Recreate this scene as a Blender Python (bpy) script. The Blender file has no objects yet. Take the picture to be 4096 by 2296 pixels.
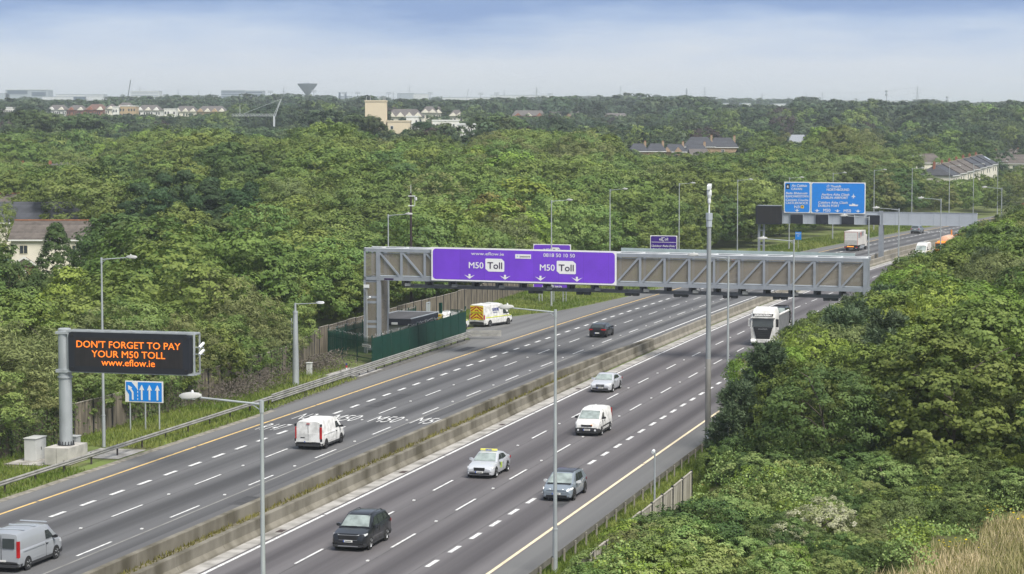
import bpy, bmesh, math, random
import numpy as np
from mathutils import Vector, Matrix
random.seed(7); RNG = np.random.default_rng(11)
scene = bpy.context.scene
# ---------------------------------------------------------------- camera
cd = bpy.data.cameras.new('camera'); cam = bpy.data.objects.new('camera', cd)
scene.collection.objects.link(cam); scene.camera = cam
cd.sensor_width = 36.0; cd.lens = 9060/4096*36.0
cd.clip_start = 1.0; cd.clip_end = 60000.0
CAMH = 22.16
cam.location = (0, 0, CAMH)
cam.rotation_euler = (math.pi/2 - math.atan((1148-505.86)/9060), 0, 0)
# ---------------------------------------------------------------- sky
SUN_EL, SUN_AZ = math.radians(54), math.radians(146)      # azimuth from +Y, clockwise
world = bpy.data.worlds.new('World'); scene.world = world; world.use_nodes = True
wt = world.node_tree; wn = wt.nodes; wl = wt.links; wn.clear()
w_out = wn.new('ShaderNodeOutputWorld'); w_bg = wn.new('ShaderNodeBackground')
w_bg.inputs['Strength'].default_value = 0.112
sky = wn.new('ShaderNodeTexSky'); sky.sky_type = 'NISHITA'; sky.sun_disc = False
sky.sun_elevation = SUN_EL; sky.sun_rotation = SUN_AZ
w_co = wn.new('ShaderNodeTexCoord'); w_sep = wn.new('ShaderNodeSeparateXYZ')
wl.new(w_co.outputs['Generated'], w_sep.inputs[0])
w_map = wn.new('ShaderNodeMapping'); w_map.inputs['Scale'].default_value = (5.0, 5.0, 34.0)
wl.new(w_co.outputs['Generated'], w_map.inputs[0])
w_no = wn.new('ShaderNodeTexNoise'); w_no.inputs['Scale'].default_value = 1.5; w_no.inputs['Detail'].default_value = 5.0
w_no.inputs['Roughness'].default_value = 0.6
wl.new(w_map.outputs[0], w_no.inputs['Vector'])
w_ma = wn.new('ShaderNodeMath'); w_ma.operation = 'MULTIPLY_ADD'      # wobble the band heights with the cloud noise
w_ma.inputs[1].default_value = 0.044; w_ma.inputs[2].default_value = -0.022
wl.new(w_no.outputs[0], w_ma.inputs[0])
w_ad = wn.new('ShaderNodeMath'); w_ad.operation = 'ADD'
wl.new(w_sep.outputs['Z'], w_ad.inputs[0]); wl.new(w_ma.outputs[0], w_ad.inputs[1])
w_rp = wn.new('ShaderNodeMapRange'); w_rp.inputs['From Min'].default_value = 0.0; w_rp.inputs['From Max'].default_value = 0.12
wl.new(w_ad.outputs[0], w_rp.inputs['Value'])
w_cr = wn.new('ShaderNodeValToRGB')
els = w_cr.color_ramp.elements
els[0].position = 0.0; els[0].color = (0.58, 0.61, 0.665, 1)
els[1].position = 1.0; els[1].color = (0.31, 0.35, 0.43, 1)
for pos, c in ((0.12, (0.575, 0.605, 0.665)), (0.22, (0.54, 0.58, 0.665)), (0.32, (0.41, 0.485, 0.64)), (0.40, (0.26, 0.36, 0.58)), (0.465, (0.135, 0.235, 0.49)), (0.56, (0.115, 0.21, 0.47)), (0.72, (0.30, 0.36, 0.48))):
    e = els.new(pos); e.color = (*c, 1)
wl.new(w_rp.outputs[0], w_cr.inputs[0])
w_x10 = wn.new('ShaderNodeMix'); w_x10.data_type = 'RGBA'; w_x10.blend_type = 'MULTIPLY'; w_x10.inputs[0].default_value = 1.0
wl.new(w_cr.outputs[0], w_x10.inputs[6]); w_x10.inputs[7].default_value = (10, 10, 10, 1)
w_mx = wn.new('ShaderNodeMix'); w_mx.data_type = 'RGBA'; w_mx.inputs[0].default_value = 0.85
wl.new(sky.outputs[0], w_mx.inputs[6]); wl.new(w_x10.outputs[2], w_mx.inputs[7])
wl.new(w_mx.outputs[2], w_bg.inputs['Color']); wl.new(w_bg.outputs[0], w_out.inputs[0])
sl = bpy.data.lights.new('sun', 'SUN'); sl.energy = 4.2; sl.angle = math.radians(30); sl.color = (1.0, 0.95, 0.87)
so = bpy.data.objects.new('sun', sl); scene.collection.objects.link(so)
_d = Vector((math.sin(SUN_AZ)*math.cos(SUN_EL), math.cos(SUN_AZ)*math.cos(SUN_EL), math.sin(SUN_EL)))
so.rotation_euler = _d.to_track_quat('Z', 'Y').to_euler()
scene.view_settings.view_transform = 'Standard'; scene.view_settings.look = 'None'
scene.view_settings.exposure = 0.33; scene.view_settings.gamma = 1.0
scene.cycles.max_bounces = 5; scene.cycles.diffuse_bounces = 3; scene.cycles.transparent_max_bounces = 8
scene.cycles.use_denoising = True; scene.cycles.denoising_prefilter = 'ACCURATE'; scene.cycles.volume_bounces = 2
# ---------------------------------------------------------------- helpers
COL = scene.collection
def link(o): COL.objects.link(o); return o
def tag(o, label=None, cat=None, group=None, kind=None):
    if label: o['label'] = label
    if cat: o['category'] = cat
    if group: o['group'] = group
    if kind: o['kind'] = kind
    return o
def empty(name, label, cat, loc=(0, 0, 0), rz=0.0, group=None):
    o = bpy.data.objects.new(name, None); link(o); o.location = loc; o.rotation_euler = (0, 0, rz)
    o.empty_display_size = 0.2
    return tag(o, label, cat, group)
def copy_tree(o, parent=None):
    c = o.copy(); link(c)
    if parent: c.parent = parent
    for ch in o.children: copy_tree(ch, c)
    return c
def dup(root, loc, rz, label=None, group=None, scale=None):
    c = copy_tree(root); c.location = loc; c.rotation_euler = (0, 0, rz)
    if label: c['label'] = label
    if group: c['group'] = group
    if scale: c.scale = scale
    return c
class MB:
    def __init__(s): s.v = []; s.f = []
    def add(s, vs, fs):
        k = len(s.v); s.v += [tuple(v) for v in vs]; s.f += [tuple(i+k for i in f) for f in fs]; return s
    def box(s, cx, cy, cz, sx, sy, sz, rz=0.0, taper=1.0):
        c, n = math.cos(rz), math.sin(rz); vs = []
        for z, t in ((-.5, 1.0), (.5, taper)):
            for x, y in ((-.5, -.5), (.5, -.5), (.5, .5), (-.5, .5)):
                X, Y = x*sx*t, y*sy*t; vs.append((cx+X*c-Y*n, cy+X*n+Y*c, cz+z*sz))
        return s.add(vs, [(3, 2, 1, 0), (4, 5, 6, 7), (0, 1, 5, 4), (1, 2, 6, 5), (2, 3, 7, 6), (3, 0, 4, 7)])
    def b2(s, x0, x1, y0, y1, z0, z1): return s.box((x0+x1)/2, (y0+y1)/2, (z0+z1)/2, abs(x1-x0), abs(y1-y0), abs(z1-z0))
    def tube(s, a, b, r0, r1=None, n=8, caps=True):
        a, b = Vector(a), Vector(b); r1 = r0 if r1 is None else r1
        d = (b-a).normalized(); u = d.orthogonal().normalized(); w = d.cross(u); vs = []
        for p, r in ((a, r0), (b, r1)):
            for i in range(n):
                t = 2*math.pi*(i+.5)/n; vs.append(p+u*(r*math.cos(t))+w*(r*math.sin(t)))
        fs = [(i, (i+1) % n, n+(i+1) % n, n+i) for i in range(n)]
        if caps: fs += [tuple(range(n-1, -1, -1)), tuple(range(n, 2*n))]
        return s.add(vs, fs)
    def bar(s, a, b, w, h):           # square bar from a to b
        a, b = Vector(a), Vector(b); d = (b-a).normalized()
        u = d.cross(Vector((0, 0, 1)));  u = Vector((1, 0, 0)) if u.length < 1e-4 else u.normalized()
        t = u.cross(d).normalized(); vs = []
        for p in (a, b):
            for i, j in ((-1, -1), (1, -1), (1, 1), (-1, 1)): vs.append(p+u*(i*w/2)+t*(j*h/2))
        return s.add(vs, [(3, 2, 1, 0), (4, 5, 6, 7), (0, 1, 5, 4), (1, 2, 6, 5), (2, 3, 7, 6), (3, 0, 4, 7)])
    def path(s, pts, r, n=6):
        for a, b in zip(pts[:-1], pts[1:]): s.tube(a, b, r, r, n)
        return s
    def poly(s, pts): return s.add(pts, [tuple(range(len(pts)))])
    def prism(s, pts, d):             # polygon pushed along vector d
        n = len(pts); d = Vector(d); a = [Vector(p) for p in pts]; b = [p+d for p in a]
        return s.add(a+b, [tuple(range(n-1, -1, -1)), tuple(range(n, 2*n))]+[(i, (i+1) % n, n+(i+1) % n, n+i) for i in range(n)])
    def loft(s, rings, caps=True, closed=True):
        n = len(rings[0]); k = len(s.v); fs = []
        for i in range(len(rings)-1):
            for j in range(n if closed else n-1):
                fs.append((i*n+j, i*n+(j+1) % n, (i+1)*n+(j+1) % n, (i+1)*n+j))
        if caps: fs += [tuple(range(n-1, -1, -1)), tuple(range((len(rings)-1)*n, len(rings)*n))]
        return s.add([v for r in rings for v in r], fs)
    def lathe(s, prof, c=(0, 0, 0), n=16, axis='z'):
        rings = []
        for r, z in prof:
            ring = []
            for i in range(n):
                t = 2*math.pi*i/n; p = (r*math.cos(t), r*math.sin(t), z)
                if axis == 'x': p = (z, r*math.cos(t), r*math.sin(t))
                if axis == 'y': p = (r*math.cos(t), z, r*math.sin(t))
                ring.append((c[0]+p[0], c[1]+p[1], c[2]+p[2]))
            rings.append(ring)
        return s.loft(rings)
    def build(s, name, mat, parent=None, loc=(0, 0, 0), rz=0.0, smooth=False, bevel=0.0, seg=2, normals=True, auto=None):
        me = bpy.data.meshes.new(name); me.from_pydata(s.v, [], s.f)
        bm = bmesh.new(); bm.from_mesh(me)
        if bevel:
            es = [e for e in bm.edges if len(e.link_faces) == 2 and e.calc_face_angle(0) > 0.5]
            bmesh.ops.bevel(bm, geom=es, offset=bevel, segments=seg, affect='EDGES', profile=0.6, clamp_overlap=True)
        if normals: bmesh.ops.recalc_face_normals(bm, faces=bm.faces)
        if smooth or auto:
            for f in bm.faces: f.smooth = True
            lim = auto or 0.7
            for e in bm.edges:
                if len(e.link_faces) == 2 and e.calc_face_angle(0) > lim: e.smooth = False
        bm.to_mesh(me); bm.free()
        me.materials.append(mat)
        o = bpy.data.objects.new(name, me); link(o); o.location = loc; o.rotation_euler = (0, 0, rz)
        if parent: o.parent = parent
        return o
def text_mesh(s, size, bold=0.0, align='CENTER', shear=0.0, space=1.0, width=None):
    cu = bpy.data.curves.new('txt', 'FONT'); cu.body = s; cu.size = 1.0; cu.align_x = 'LEFT'
    cu.offset = bold; cu.shear = shear; cu.space_character = space; cu.resolution_u = 3
    o = bpy.data.objects.new('txt', cu); me = o.to_mesh()
    vs = np.array([v.co[:] for v in me.vertices]); fs = [tuple(p.vertices) for p in me.polygons]
    o.to_mesh_clear(); bpy.data.objects.remove(o); bpy.data.curves.remove(cu)
    if len(vs) == 0: return np.zeros((0, 3)), []
    vs = vs*(size/0.73)                         # size = height of the capitals
    x0, x1 = vs[:, 0].min(), vs[:, 0].max()
    if width: vs[:, 0] = (vs[:, 0]-x0)*width/(x1-x0); x0, x1 = 0, width
    vs[:, 0] -= {'CENTER': (x0+x1)/2, 'LEFT': x0, 'RIGHT': x1}[align]
    return vs, fs
def put_text(mb, s, size, o, u, v, **k):        # o = baseline anchor, u = reading direction, v = up
    b = max(0.0, k.pop('bold', 0.0))*size*.9; vs, fs = text_mesh(s, size, **k); o, u, v = Vector(o), Vector(u).normalized(), Vector(v).normalized(); w = u.cross(v)
    for i, (dx, dy) in enumerate(((0, 0), (b, 0), (-b, 0), (0, b*.7), (0, -b*.7)) if b else ((0, 0),)): mb.add([o+u*(float(p[0])+dx)+v*(float(p[1])+dy)+w*(.0015*i) for p in vs], fs)
    return mb
def ppoly(mb, pts, o, u, v):
    o, u, v = Vector(o), Vector(u), Vector(v); return mb.poly([o+u*a+v*b for a, b in pts])
# ---------------------------------------------------------------- materials
MATS = {}
def M(name, col, rough=0.6, metal=0.0, var=0.15, scale=2.0, stretch=(1, 1, 1), bump=0.0, coat=0.0, emit=None, es=0.0, dirt=None, detail=5.0, spec=0.5):
    if name in MATS: return MATS[name]
    m = bpy.data.materials.new(name); m.use_nodes = True; nt = m.node_tree; n = nt.nodes; l = nt.links
    b = n['Principled BSDF']; b.inputs['Roughness'].default_value = rough; b.inputs['Metallic'].default_value = metal
    b.inputs['Specular IOR Level'].default_value = spec
    if coat: b.inputs['Coat Weight'].default_value = coat; b.inputs['Coat Roughness'].default_value = 0.05
    tc = n.new('ShaderNodeTexCoord'); mp = n.new('ShaderNodeMapping'); mp.inputs['Scale'].default_value = stretch
    l.new(tc.outputs['Object'], mp.inputs[0])
    no = n.new('ShaderNodeTexNoise'); no.inputs['Scale'].default_value = scale; no.inputs['Detail'].default_value = detail
    l.new(mp.outputs[0], no.inputs['Vector'])
    cr = n.new('ShaderNodeValToRGB'); e = cr.color_ramp.elements
    dk = dirt or tuple(c*(1-var) for c in col)
    e[0].position = 0.32; e[0].color = (*dk, 1); e[1].position = 0.62; e[1].color = (*[min(1, c*(1+var*.4)) for c in col], 1)
    l.new(no.outputs[0], cr.inputs[0]); l.new(cr.outputs[0], b.inputs['Base Color'])
    if bump:
        bp = n.new('ShaderNodeBump'); bp.inputs['Strength'].default_value = bump; bp.inputs['Distance'].default_value = 0.05
        l.new(no.outputs[0], bp.inputs['Height']); l.new(bp.outputs[0], b.inputs['Normal'])
    if emit: b.inputs['Emission Color'].default_value = (*emit, 1); b.inputs['Emission Strength'].default_value = es
    MATS[name] = m; return m
def stripes(m, axis='x', freq=8.0, dark=(0.05, 0.045, 0.04), width=0.12, amount=0.7, vary=(.75, 1.15)):
    """thin grooves across a surface (boards, tiles, ribs)"""
    nt = m.node_tree; n = nt.nodes; l = nt.links; b = n['Principled BSDF']
    src = b.inputs['Base Color'].links[0].from_socket
    tc = n.new('ShaderNodeTexCoord'); sp = n.new('ShaderNodeSeparateXYZ'); l.new(tc.outputs['Object'], sp.inputs[0])
    mu = n.new('ShaderNodeMath'); mu.operation = 'MULTIPLY'; mu.inputs[1].default_value = freq
    l.new(sp.outputs[axis.upper()], mu.inputs[0])
    fr = n.new('ShaderNodeMath'); fr.operation = 'FRACT'; l.new(mu.outputs[0], fr.inputs[0])
    lt = n.new('ShaderNodeMath'); lt.operation = 'LESS_THAN'; lt.inputs[1].default_value = width; l.new(fr.outputs[0], lt.inputs[0])
    am = n.new('ShaderNodeMath'); am.operation = 'MULTIPLY'; am.inputs[1].default_value = amount; l.new(lt.outputs[0], am.inputs[0])
    fl = n.new('ShaderNodeMath'); fl.operation = 'FLOOR'; l.new(mu.outputs[0], fl.inputs[0])
    wn_ = n.new('ShaderNodeTexWhiteNoise'); wn_.noise_dimensions = '1D'; l.new(fl.outputs[0], wn_.inputs['W'])
    hs = n.new('ShaderNodeHueSaturation'); mr = n.new('ShaderNodeMapRange'); mr.inputs['To Min'].default_value, mr.inputs['To Max'].default_value = vary
    l.new(wn_.outputs['Value'], mr.inputs['Value']); l.new(mr.outputs[0], hs.inputs['Value']); l.new(src, hs.inputs['Color'])
    mx = n.new('ShaderNodeMix'); mx.data_type = 'RGBA'; l.new(am.outputs[0], mx.inputs[0]); l.new(hs.outputs[0], mx.inputs[6])
    mx.inputs[7].default_value = (*dark, 1); l.new(mx.outputs[2], b.inputs['Base Color']); return m
galv = M('galvanised_steel', (0.42, 0.45, 0.46), 0.55, 0.3, 0.2, 1.5, (1, 1, .3))
galv_dark = M('weathered_steel', (0.30, 0.29, 0.26), 0.7, 0.2, 0.35, 1.2)
steel_grey = M('painted_grey_steel', (0.26, 0.285, 0.32), 0.5, 0.0, 0.12, 1.0)
steel_pale = M('pale_grey_steel', (0.42, 0.46, 0.50), 0.5, 0.0, 0.15, 0.8)
white_steel = M('white_painted_steel', (0.72, 0.74, 0.74), 0.5, 0.0, 0.1, 1.0)
lamp_grey = M('lamp_grey', (0.46, 0.46, 0.44), 0.5, 0.0, 0.15, 2.0)
black_plastic = M('black_plastic', (0.015, 0.015, 0.017), 0.5, 0, 0.2)
dark_equip = M('dark_equipment', (0.03, 0.032, 0.036), 0.55, 0, 0.3)
conc = M('concrete', (0.50, 0.48, 0.44), 0.9, 0, 0.25, 1.2, bump=.1)
glass = M('vehicle_glass', (0.045, 0.055, 0.055), 0.06, 0, 0.1, spec=0.8)
windscreen_m = M('windscreen_sky_glass', (0.30, 0.35, 0.33), 0.08, 0, 0.45, 1.6, spec=0.9)  # pale tone paints the sky's reflection into the windscreen colour
window_glass = M('window_glass', (0.05, 0.06, 0.07), 0.08, 0, 0.3)
tyre = M('tyre_rubber', (0.018, 0.018, 0.018), 0.85, 0, 0.2)
rim_m = M('wheel_rim', (0.38, 0.39, 0.40), 0.35, 0.6, 0.1)
rim_dark = M('dark_wheel_rim', (0.05, 0.05, 0.055), 0.4, 0.3, 0.1)
head_m = M('headlamp', (0.75, 0.77, 0.78), 0.12, 0, 0.25, 8)
head_on = M('headlamp_lit', (0.9, 0.9, 0.85), 0.1, 0, 0.05, emit=(1, .97, .9), es=1.3)
tail_m = M('tail_lamp', (0.42, 0.012, 0.015), 0.15, 0, 0.2)
amber = M('amber_lamp', (0.8, 0.25, 0.02), 0.2, 0, 0.1, emit=(1, .35, .05), es=1.0)
plate_m = M('plate_white', (0.72, 0.72, 0.68), 0.4, 0, 0.05)
plate_blue = M('plate_blue', (0.02, 0.07, 0.35), 0.4, 0, 0.05)
sign_white = M('sign_white', (0.80, 0.80, 0.79), 0.45, 0, 0.04)
sign_purple = stripes(M('sign_purple', (0.17, 0.047, 0.60), 0.45, 0, 0.10, 0.5), 'x', .41, (.11, .03, .42), .012, .8, (.94, 1.05))
sign_purple_dark = M('sign_dark_purple', (0.045, 0.006, 0.22), 0.4, 0, 0.06)
sign_blue = M('sign_blue', (0.010, 0.235, 0.74), 0.4, 0, 0.05)
sign_black = M('sign_black', (0.012, 0.012, 0.014), 0.5, 0, 0.1)
sign_navy = M('sign_navy_ink', (0.03, 0.012, 0.06), 0.5, 0, 0.05)
sign_yellow = M('sign_yellow', (0.85, 0.55, 0.02), 0.45, 0, 0.05)
# ---------------------------------------------------------------- the line of the road
TH0, K0, K1, K2 = 0.26287, -0.09427e-3, 0.46474e-5, -0.08796e-7
_s = np.arange(-260.0, 1200.5, 0.5)
def _hd(s):
    s = np.clip(s, -90, 420); return TH0+K0*s+K1*s*s/2+K2*s**3/3
_h = _hd(_s)
_cx = np.concatenate([[0], np.cumsum(np.sin((_h[1:]+_h[:-1])/2)*.5)]); _cy = np.concatenate([[0], np.cumsum(np.cos((_h[1:]+_h[:-1])/2)*.5)])
_i0 = int(np.argmin(abs(_s))); _cx += -12-_cx[_i0]; _cy += 110-_cy[_i0]
def RP(s, lat, z=0.0):                          # point at distance s along the road, lat metres right of its axis
    h = float(_hd(s)); return (float(np.interp(s, _s, _cx))+lat*math.cos(h), float(np.interp(s, _s, _cy))-lat*math.sin(h), z)
def HD(s): return float(_hd(s))
def SLAT(X, Y):                                 # inverse of RP
    X = np.asarray(X, float).ravel(); Y = np.asarray(Y, float).ravel(); S = np.empty_like(X); L = np.empty_like(X)
    sx, sy, ss, sh = _cx[::6], _cy[::6], _s[::6], _h[::6]
    for i in range(0, len(X), 4000):
        a, b = X[i:i+4000, None], Y[i:i+4000, None]; j = np.argmin((a-sx)**2+(b-sy)**2, 1)
        tx, ty = np.sin(sh[j]), np.cos(sh[j]); rx, ry = X[i:i+4000]-sx[j], Y[i:i+4000]-sy[j]
        S[i:i+4000] = ss[j]+rx*tx+ry*ty; L[i:i+4000] = rx*ty-ry*tx
    return S, L
def rz_at(s): return -HD(s)
# ---------------------------------------------------------------- terrain
_ry = [0, 120, 300, 500, 700, 1000, 1500, 2000, 3000, 4000, 6000, 9000, 14000]
_rz = [0, 0, 1.6, 4.2, 6, 11, 21, 30, 43, 55, 70, 82, 90]
def TZ(X, Y):
    X = np.asarray(X, float); Y = np.asarray(Y, float); sh = X.shape
    S, L = SLAT(X, Y); L = L.reshape(sh); S = S.reshape(sh)
    d = np.maximum(np.maximum(L-17.5, -L-41), 0)
    k = np.clip(d/45, 0, 1); k = k*k*(3-2*k)
    und = 1.2*np.sin(X*.011+1.3)*np.cos(Y*.009)*np.clip((Y-150)/600, 0, 3)
    hump = 5.0*np.exp(-((Y-500)/120)**2)*np.clip((X/np.maximum(Y, 1)+.17)/.04, 0, 1)*np.clip((.075-X/np.maximum(Y, 1))/.05, 0, 1)
    return (np.interp(Y, _ry, _rz)+und+hump)*k
def tz(x, y): return float(TZ(np.array([x]), np.array([y]))[0])
ys = np.concatenate([np.arange(-80, 60, 20), np.arange(60, 560, 5.0), 560*1.035**np.arange(0, 95)])
nx = 221
uu = np.linspace(-1, 1, nx); uu = np.sign(uu)*np.abs(uu)**1.25
V = []
for y in ys:
    hw = 130+0.75*max(y, 0); xs = uu*hw + 0.12*max(min(y, 600), 0)
    V.append(np.stack([xs, np.full(nx, y), TZ(xs, np.full(nx, y))-0.03], 1))
V = np.concatenate(V); F = []
for i in range(len(ys)-1):
    for j in range(nx-1):
        a = i*nx+j; F.append((a, a+1, a+nx+1, a+nx))
me = bpy.data.meshes.new('ground'); me.from_pydata(V.tolist(), [], F)
for p in me.polygons: p.use_smooth = True
gm = M('ground_grass', (0.125, 0.170, 0.035), 0.95, 0, 0.3, 0.35, detail=9, dirt=(0.105, 0.10, 0.045), bump=.4)
me.materials.append(gm); ground = link(bpy.data.objects.new('ground', me)); tag(ground, kind='structure')
# ---------------------------------------------------------------- strips along the road
def strip(name, mat, s0, s1, la, lb, z, step=4.0, kind='structure', parent=None):
    """flat ribbon between two lateral lines (numbers or functions of s), with UV = (lat, s)"""
    n = max(2, int(abs(s1-s0)/step)+1); vs = []; fs = []; uv = []
    for i in range(n):
        s = s0+(s1-s0)*i/(n-1); a = la(s) if callable(la) else la; b = lb(s) if callable(lb) else lb
        vs += [RP(s, a, z), RP(s, b, z)]; uv += [(a, s), (b, s)]
        if i: k = 2*i; fs.append((k-2, k-1, k+1, k))
    me = bpy.data.meshes.new(name); me.from_pydata(vs, [], fs); ul = me.uv_layers.new(name='UVMap')
    for lp in me.loops: ul.data[lp.index].uv = uv[lp.vertex_index]
    me.materials.append(mat); o = link(bpy.data.objects.new(name, me))
    if kind: o['kind'] = kind
    if parent: o.parent = parent
    return o
def asphalt(name, base, dark, l0, lw, tracks=0.5, speck=0.19):
    m = bpy.data.materials.new(name); m.use_nodes = True; nt = m.node_tree; n = nt.nodes; l = nt.links; b = n['Principled BSDF']
    b.inputs['Roughness'].default_value = 0.85; b.inputs['Specular IOR Level'].default_value = 0.3
    uv = n.new('ShaderNodeUVMap'); sp = n.new('ShaderNodeSeparateXYZ'); l.new(uv.outputs[0], sp.inputs[0])
    # long smears along the lanes
    mp = n.new('ShaderNodeMapping'); mp.inputs['Scale'].default_value = (0.9, 0.012, 1); l.new(uv.outputs[0], mp.inputs[0])
    n1 = n.new('ShaderNodeTexNoise'); n1.inputs['Scale'].default_value = 1.0; n1.inputs['Detail'].default_value = 6; l.new(mp.outputs[0], n1.inputs['Vector'])
    # polished lane middles, one dark band per lane
    su = n.new('ShaderNodeMath'); su.operation = 'SUBTRACT'; su.inputs[1].default_value = l0; l.new(sp.outputs['X'], su.inputs[0])
    mu = n.new('ShaderNodeMath'); mu.operation = 'MULTIPLY'; mu.inputs[1].default_value = 2*math.pi/lw; l.new(su.outputs[0], mu.inputs[0])
    co = n.new('ShaderNodeMath'); co.operation = 'COSINE'; l.new(mu.outputs[0], co.inputs[0])
    ad = n.new('ShaderNodeMath'); ad.operation = 'MULTIPLY_ADD'; ad.inputs[1].default_value = -0.5*tracks; l.new(co.outputs[0], ad.inputs[0])
    m2 = n.new('ShaderNodeMapRange'); m2.inputs['From Min'].default_value = 0.25; m2.inputs['From Max'].default_value = 0.75; l.new(n1.outputs[0], m2.inputs['Value'])
    l.new(m2.outputs[0], ad.inputs[2])
    n2 = n.new('ShaderNodeTexNoise'); n2.inputs['Scale'].default_value = 14; n2.inputs['Detail'].default_value = 4; l.new(uv.outputs[0], n2.inputs['Vector'])
    a2 = n.new('ShaderNodeMath'); a2.operation = 'MULTIPLY_ADD'; a2.inputs[1].default_value = speck*4; l.new(n2.outputs[0], a2.inputs[0])
    s2 = n.new('ShaderNodeMath'); s2.operation = 'SUBTRACT'; s2.inputs[1].default_value = speck*2; l.new(ad.outputs[0], s2.inputs[0]); l.new(s2.outputs[0], a2.inputs[2])
    cr = n.new('ShaderNodeValToRGB'); cr.color_ramp.elements[0].color = (*dark, 1); cr.color_ramp.elements[1].color = (*base, 1)
    cr.color_ramp.elements[0].position = 0.0; cr.color_ramp.elements[1].position = 1.0
    l.new(a2.outputs[0], cr.inputs[0]); l.new(cr.outputs[0], b.inputs['Base Color']); return m
asL = asphalt('asphalt_grey', (0.150, 0.150, 0.152), (0.066, 0.066, 0.068), -16.65, 3.33, .75)
asR = asphalt('asphalt_brown_grey', (0.162, 0.153, 0.155), (0.076, 0.070, 0.073), 1.63, 3.33, .75)
asS = asphalt('asphalt_shoulder', (0.19, 0.19, 0.185), (0.12, 0.12, 0.12), 0, 2.0, .2, .15)
asP = asphalt('asphalt_patch', (0.150, 0.150, 0.152), (0.095, 0.095, 0.097), 0, 2.5, .25, .15)
edgeL = lambda s: float(np.interp(s, [-150, 17, 60, 84, 118, 124, 130, 152, 160, 172, 185, 200, 262, 275, 300, 330, 900], [-23.9, -23.9, -23.7, -24.4, -24.9, -26.0, -29.5, -29.5, -26.5, -25.2, -24.4, -23.9, -24.2, -25.5, -25.2, -24.4, -24.4]))
medL = lambda s: float(np.interp(s, [-200, 86, 100, 113, 128, 240, 262, 275, 300, 345, 420, 900], [-7.35, -7.3, -6.9, -6.4, -5.62, -5.6, -6.6, -7.9, -8.3, -7.3, -6.0, -5.9]))
strip('road', asL, -150, 900, -22.0, -9.9, 0.0)
strip('road_shoulder', asS, -150, 900, edgeL, -22.0, 0.0)
strip('road', asR, -150, 900, -4.35, 10.35, 0.0)
strip('road_shoulder', asS, -150, 900, 10.35, 12.55, 0.0)
strip('road_patch', asP, -150, 900, -9.9, medL, 0.0)
gully = M('gutter_concrete', (0.40, 0.385, 0.36), 0.9, 0, 0.35, 0.8, dirt=(0.20, 0.19, 0.17))
strip('gutter', gully, -150, 900, -4.75, -3.78, 0.012)
strip('gravel_verge', M('dark_gravel', (.13, .125, .115), .95, 0, .4, 3.0, dirt=(.06, .058, .05), detail=9, bump=.6), 62, 122, lambda s: edgeL(s)-1.1, lambda s: edgeL(s)+.1, 0.006)
strip('road_edge_grit', M('edge_grit', (.27, .25, .21), .95, 0, .4, 2.0, dirt=(.13, .12, .09), detail=9), -150, 62, lambda s: edgeL(s)-.15, lambda s: edgeL(s)+.45, 0.007)
# ---------------------------------------------------------------- painted markings
pw = M('paint_white', (0.76, 0.76, 0.74), 0.7, 0, 0.12, 2.2, dirt=(.52, .52, .50), detail=9)
pyl = M('paint_yellow', (0.74, 0.50, 0.18), 0.7, 0, 0.15, 1.2, dirt=(.50, .36, .16), detail=9)
pcr = M('paint_cream', (0.80, 0.68, 0.46), 0.7, 0, 0.12, 1.0)
ZP = 0.009
def line(name, mat, s0, s1, lat, w): strip(name, mat, s0, s1, (lambda s: (lat(s) if callable(lat) else lat)-w/2), (lambda s: (lat(s) if callable(lat) else lat)+w/2), ZP)
def seglines(name, mat, lat, w, s_list, ln):
    vs = []; fs = []
    for s in s_list:
        k = len(vs); vs += [RP(s-ln/2, lat-w/2, ZP), RP(s-ln/2, lat+w/2, ZP), RP(s+ln/2, lat+w/2, ZP), RP(s+ln/2, lat-w/2, ZP)]; fs.append((k, k+1, k+2, k+3))
    mb = MB(); mb.add(vs, fs); o = mb.build(name, mat); o['kind'] = 'structure'
breaks = np.arange(-150, 900, 24.0)
def solid(mat, lat, w):
    mb = MB()
    for s0 in breaks:
        n = 7
        for i in range(n-1):
            a = s0+0.12+(23.76)*i/(n-1); b = s0+0.12+23.76*(i+1)/(n-1)
            mb.add([RP(a, lat-w/2, ZP), RP(a, lat+w/2, ZP), RP(b, lat+w/2, ZP), RP(b, lat-w/2, ZP)], [(0, 1, 2, 3)])
    o = mb.build('edge_line', mat); o['kind'] = 'structure'
solid(pyl, -21.52, 0.20); solid(pcr, 10.13, 0.20)
solid(pw, -3.52, 0.20); solid(pw, -8.38, 0.20)
seglines('lane_marking', pw, -18.35, 0.26, 14.24+4*np.arange(-30, 160), 1.9)
seglines('lane_marking', pw, 6.67, 0.26, 5.81+4*np.arange(-30, 160), 1.9)
seglines('lane_marking', pw, -15.0, 0.14, 16.4+12*np.arange(-12, 55), 4.2)
seglines('lane_marking', pw, -11.67, 0.14, 5.0+12*np.arange(-12, 55), 4.2)
seglines('lane_marking', pw, -0.04, 0.14, 18.0+12*np.arange(-12, 55), 4.2)
seglines('lane_marking', pw, 3.31, 0.14, 11.5+12*np.arange(-12, 55), 4.2)
def road_text(s, sc, lat, size_s, width, flip=False):
    vs, fs = text_mesh(s, 1.0, bold=-0.006, width=width); h = 1.0
    mb = MB(); mb.add([RP(sc+float(p[1])*size_s, lat+float(p[0]), ZP+.002) for p in vs], fs)
    o = mb.build('road_lettering', pw); o['kind'] = 'structure'
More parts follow.
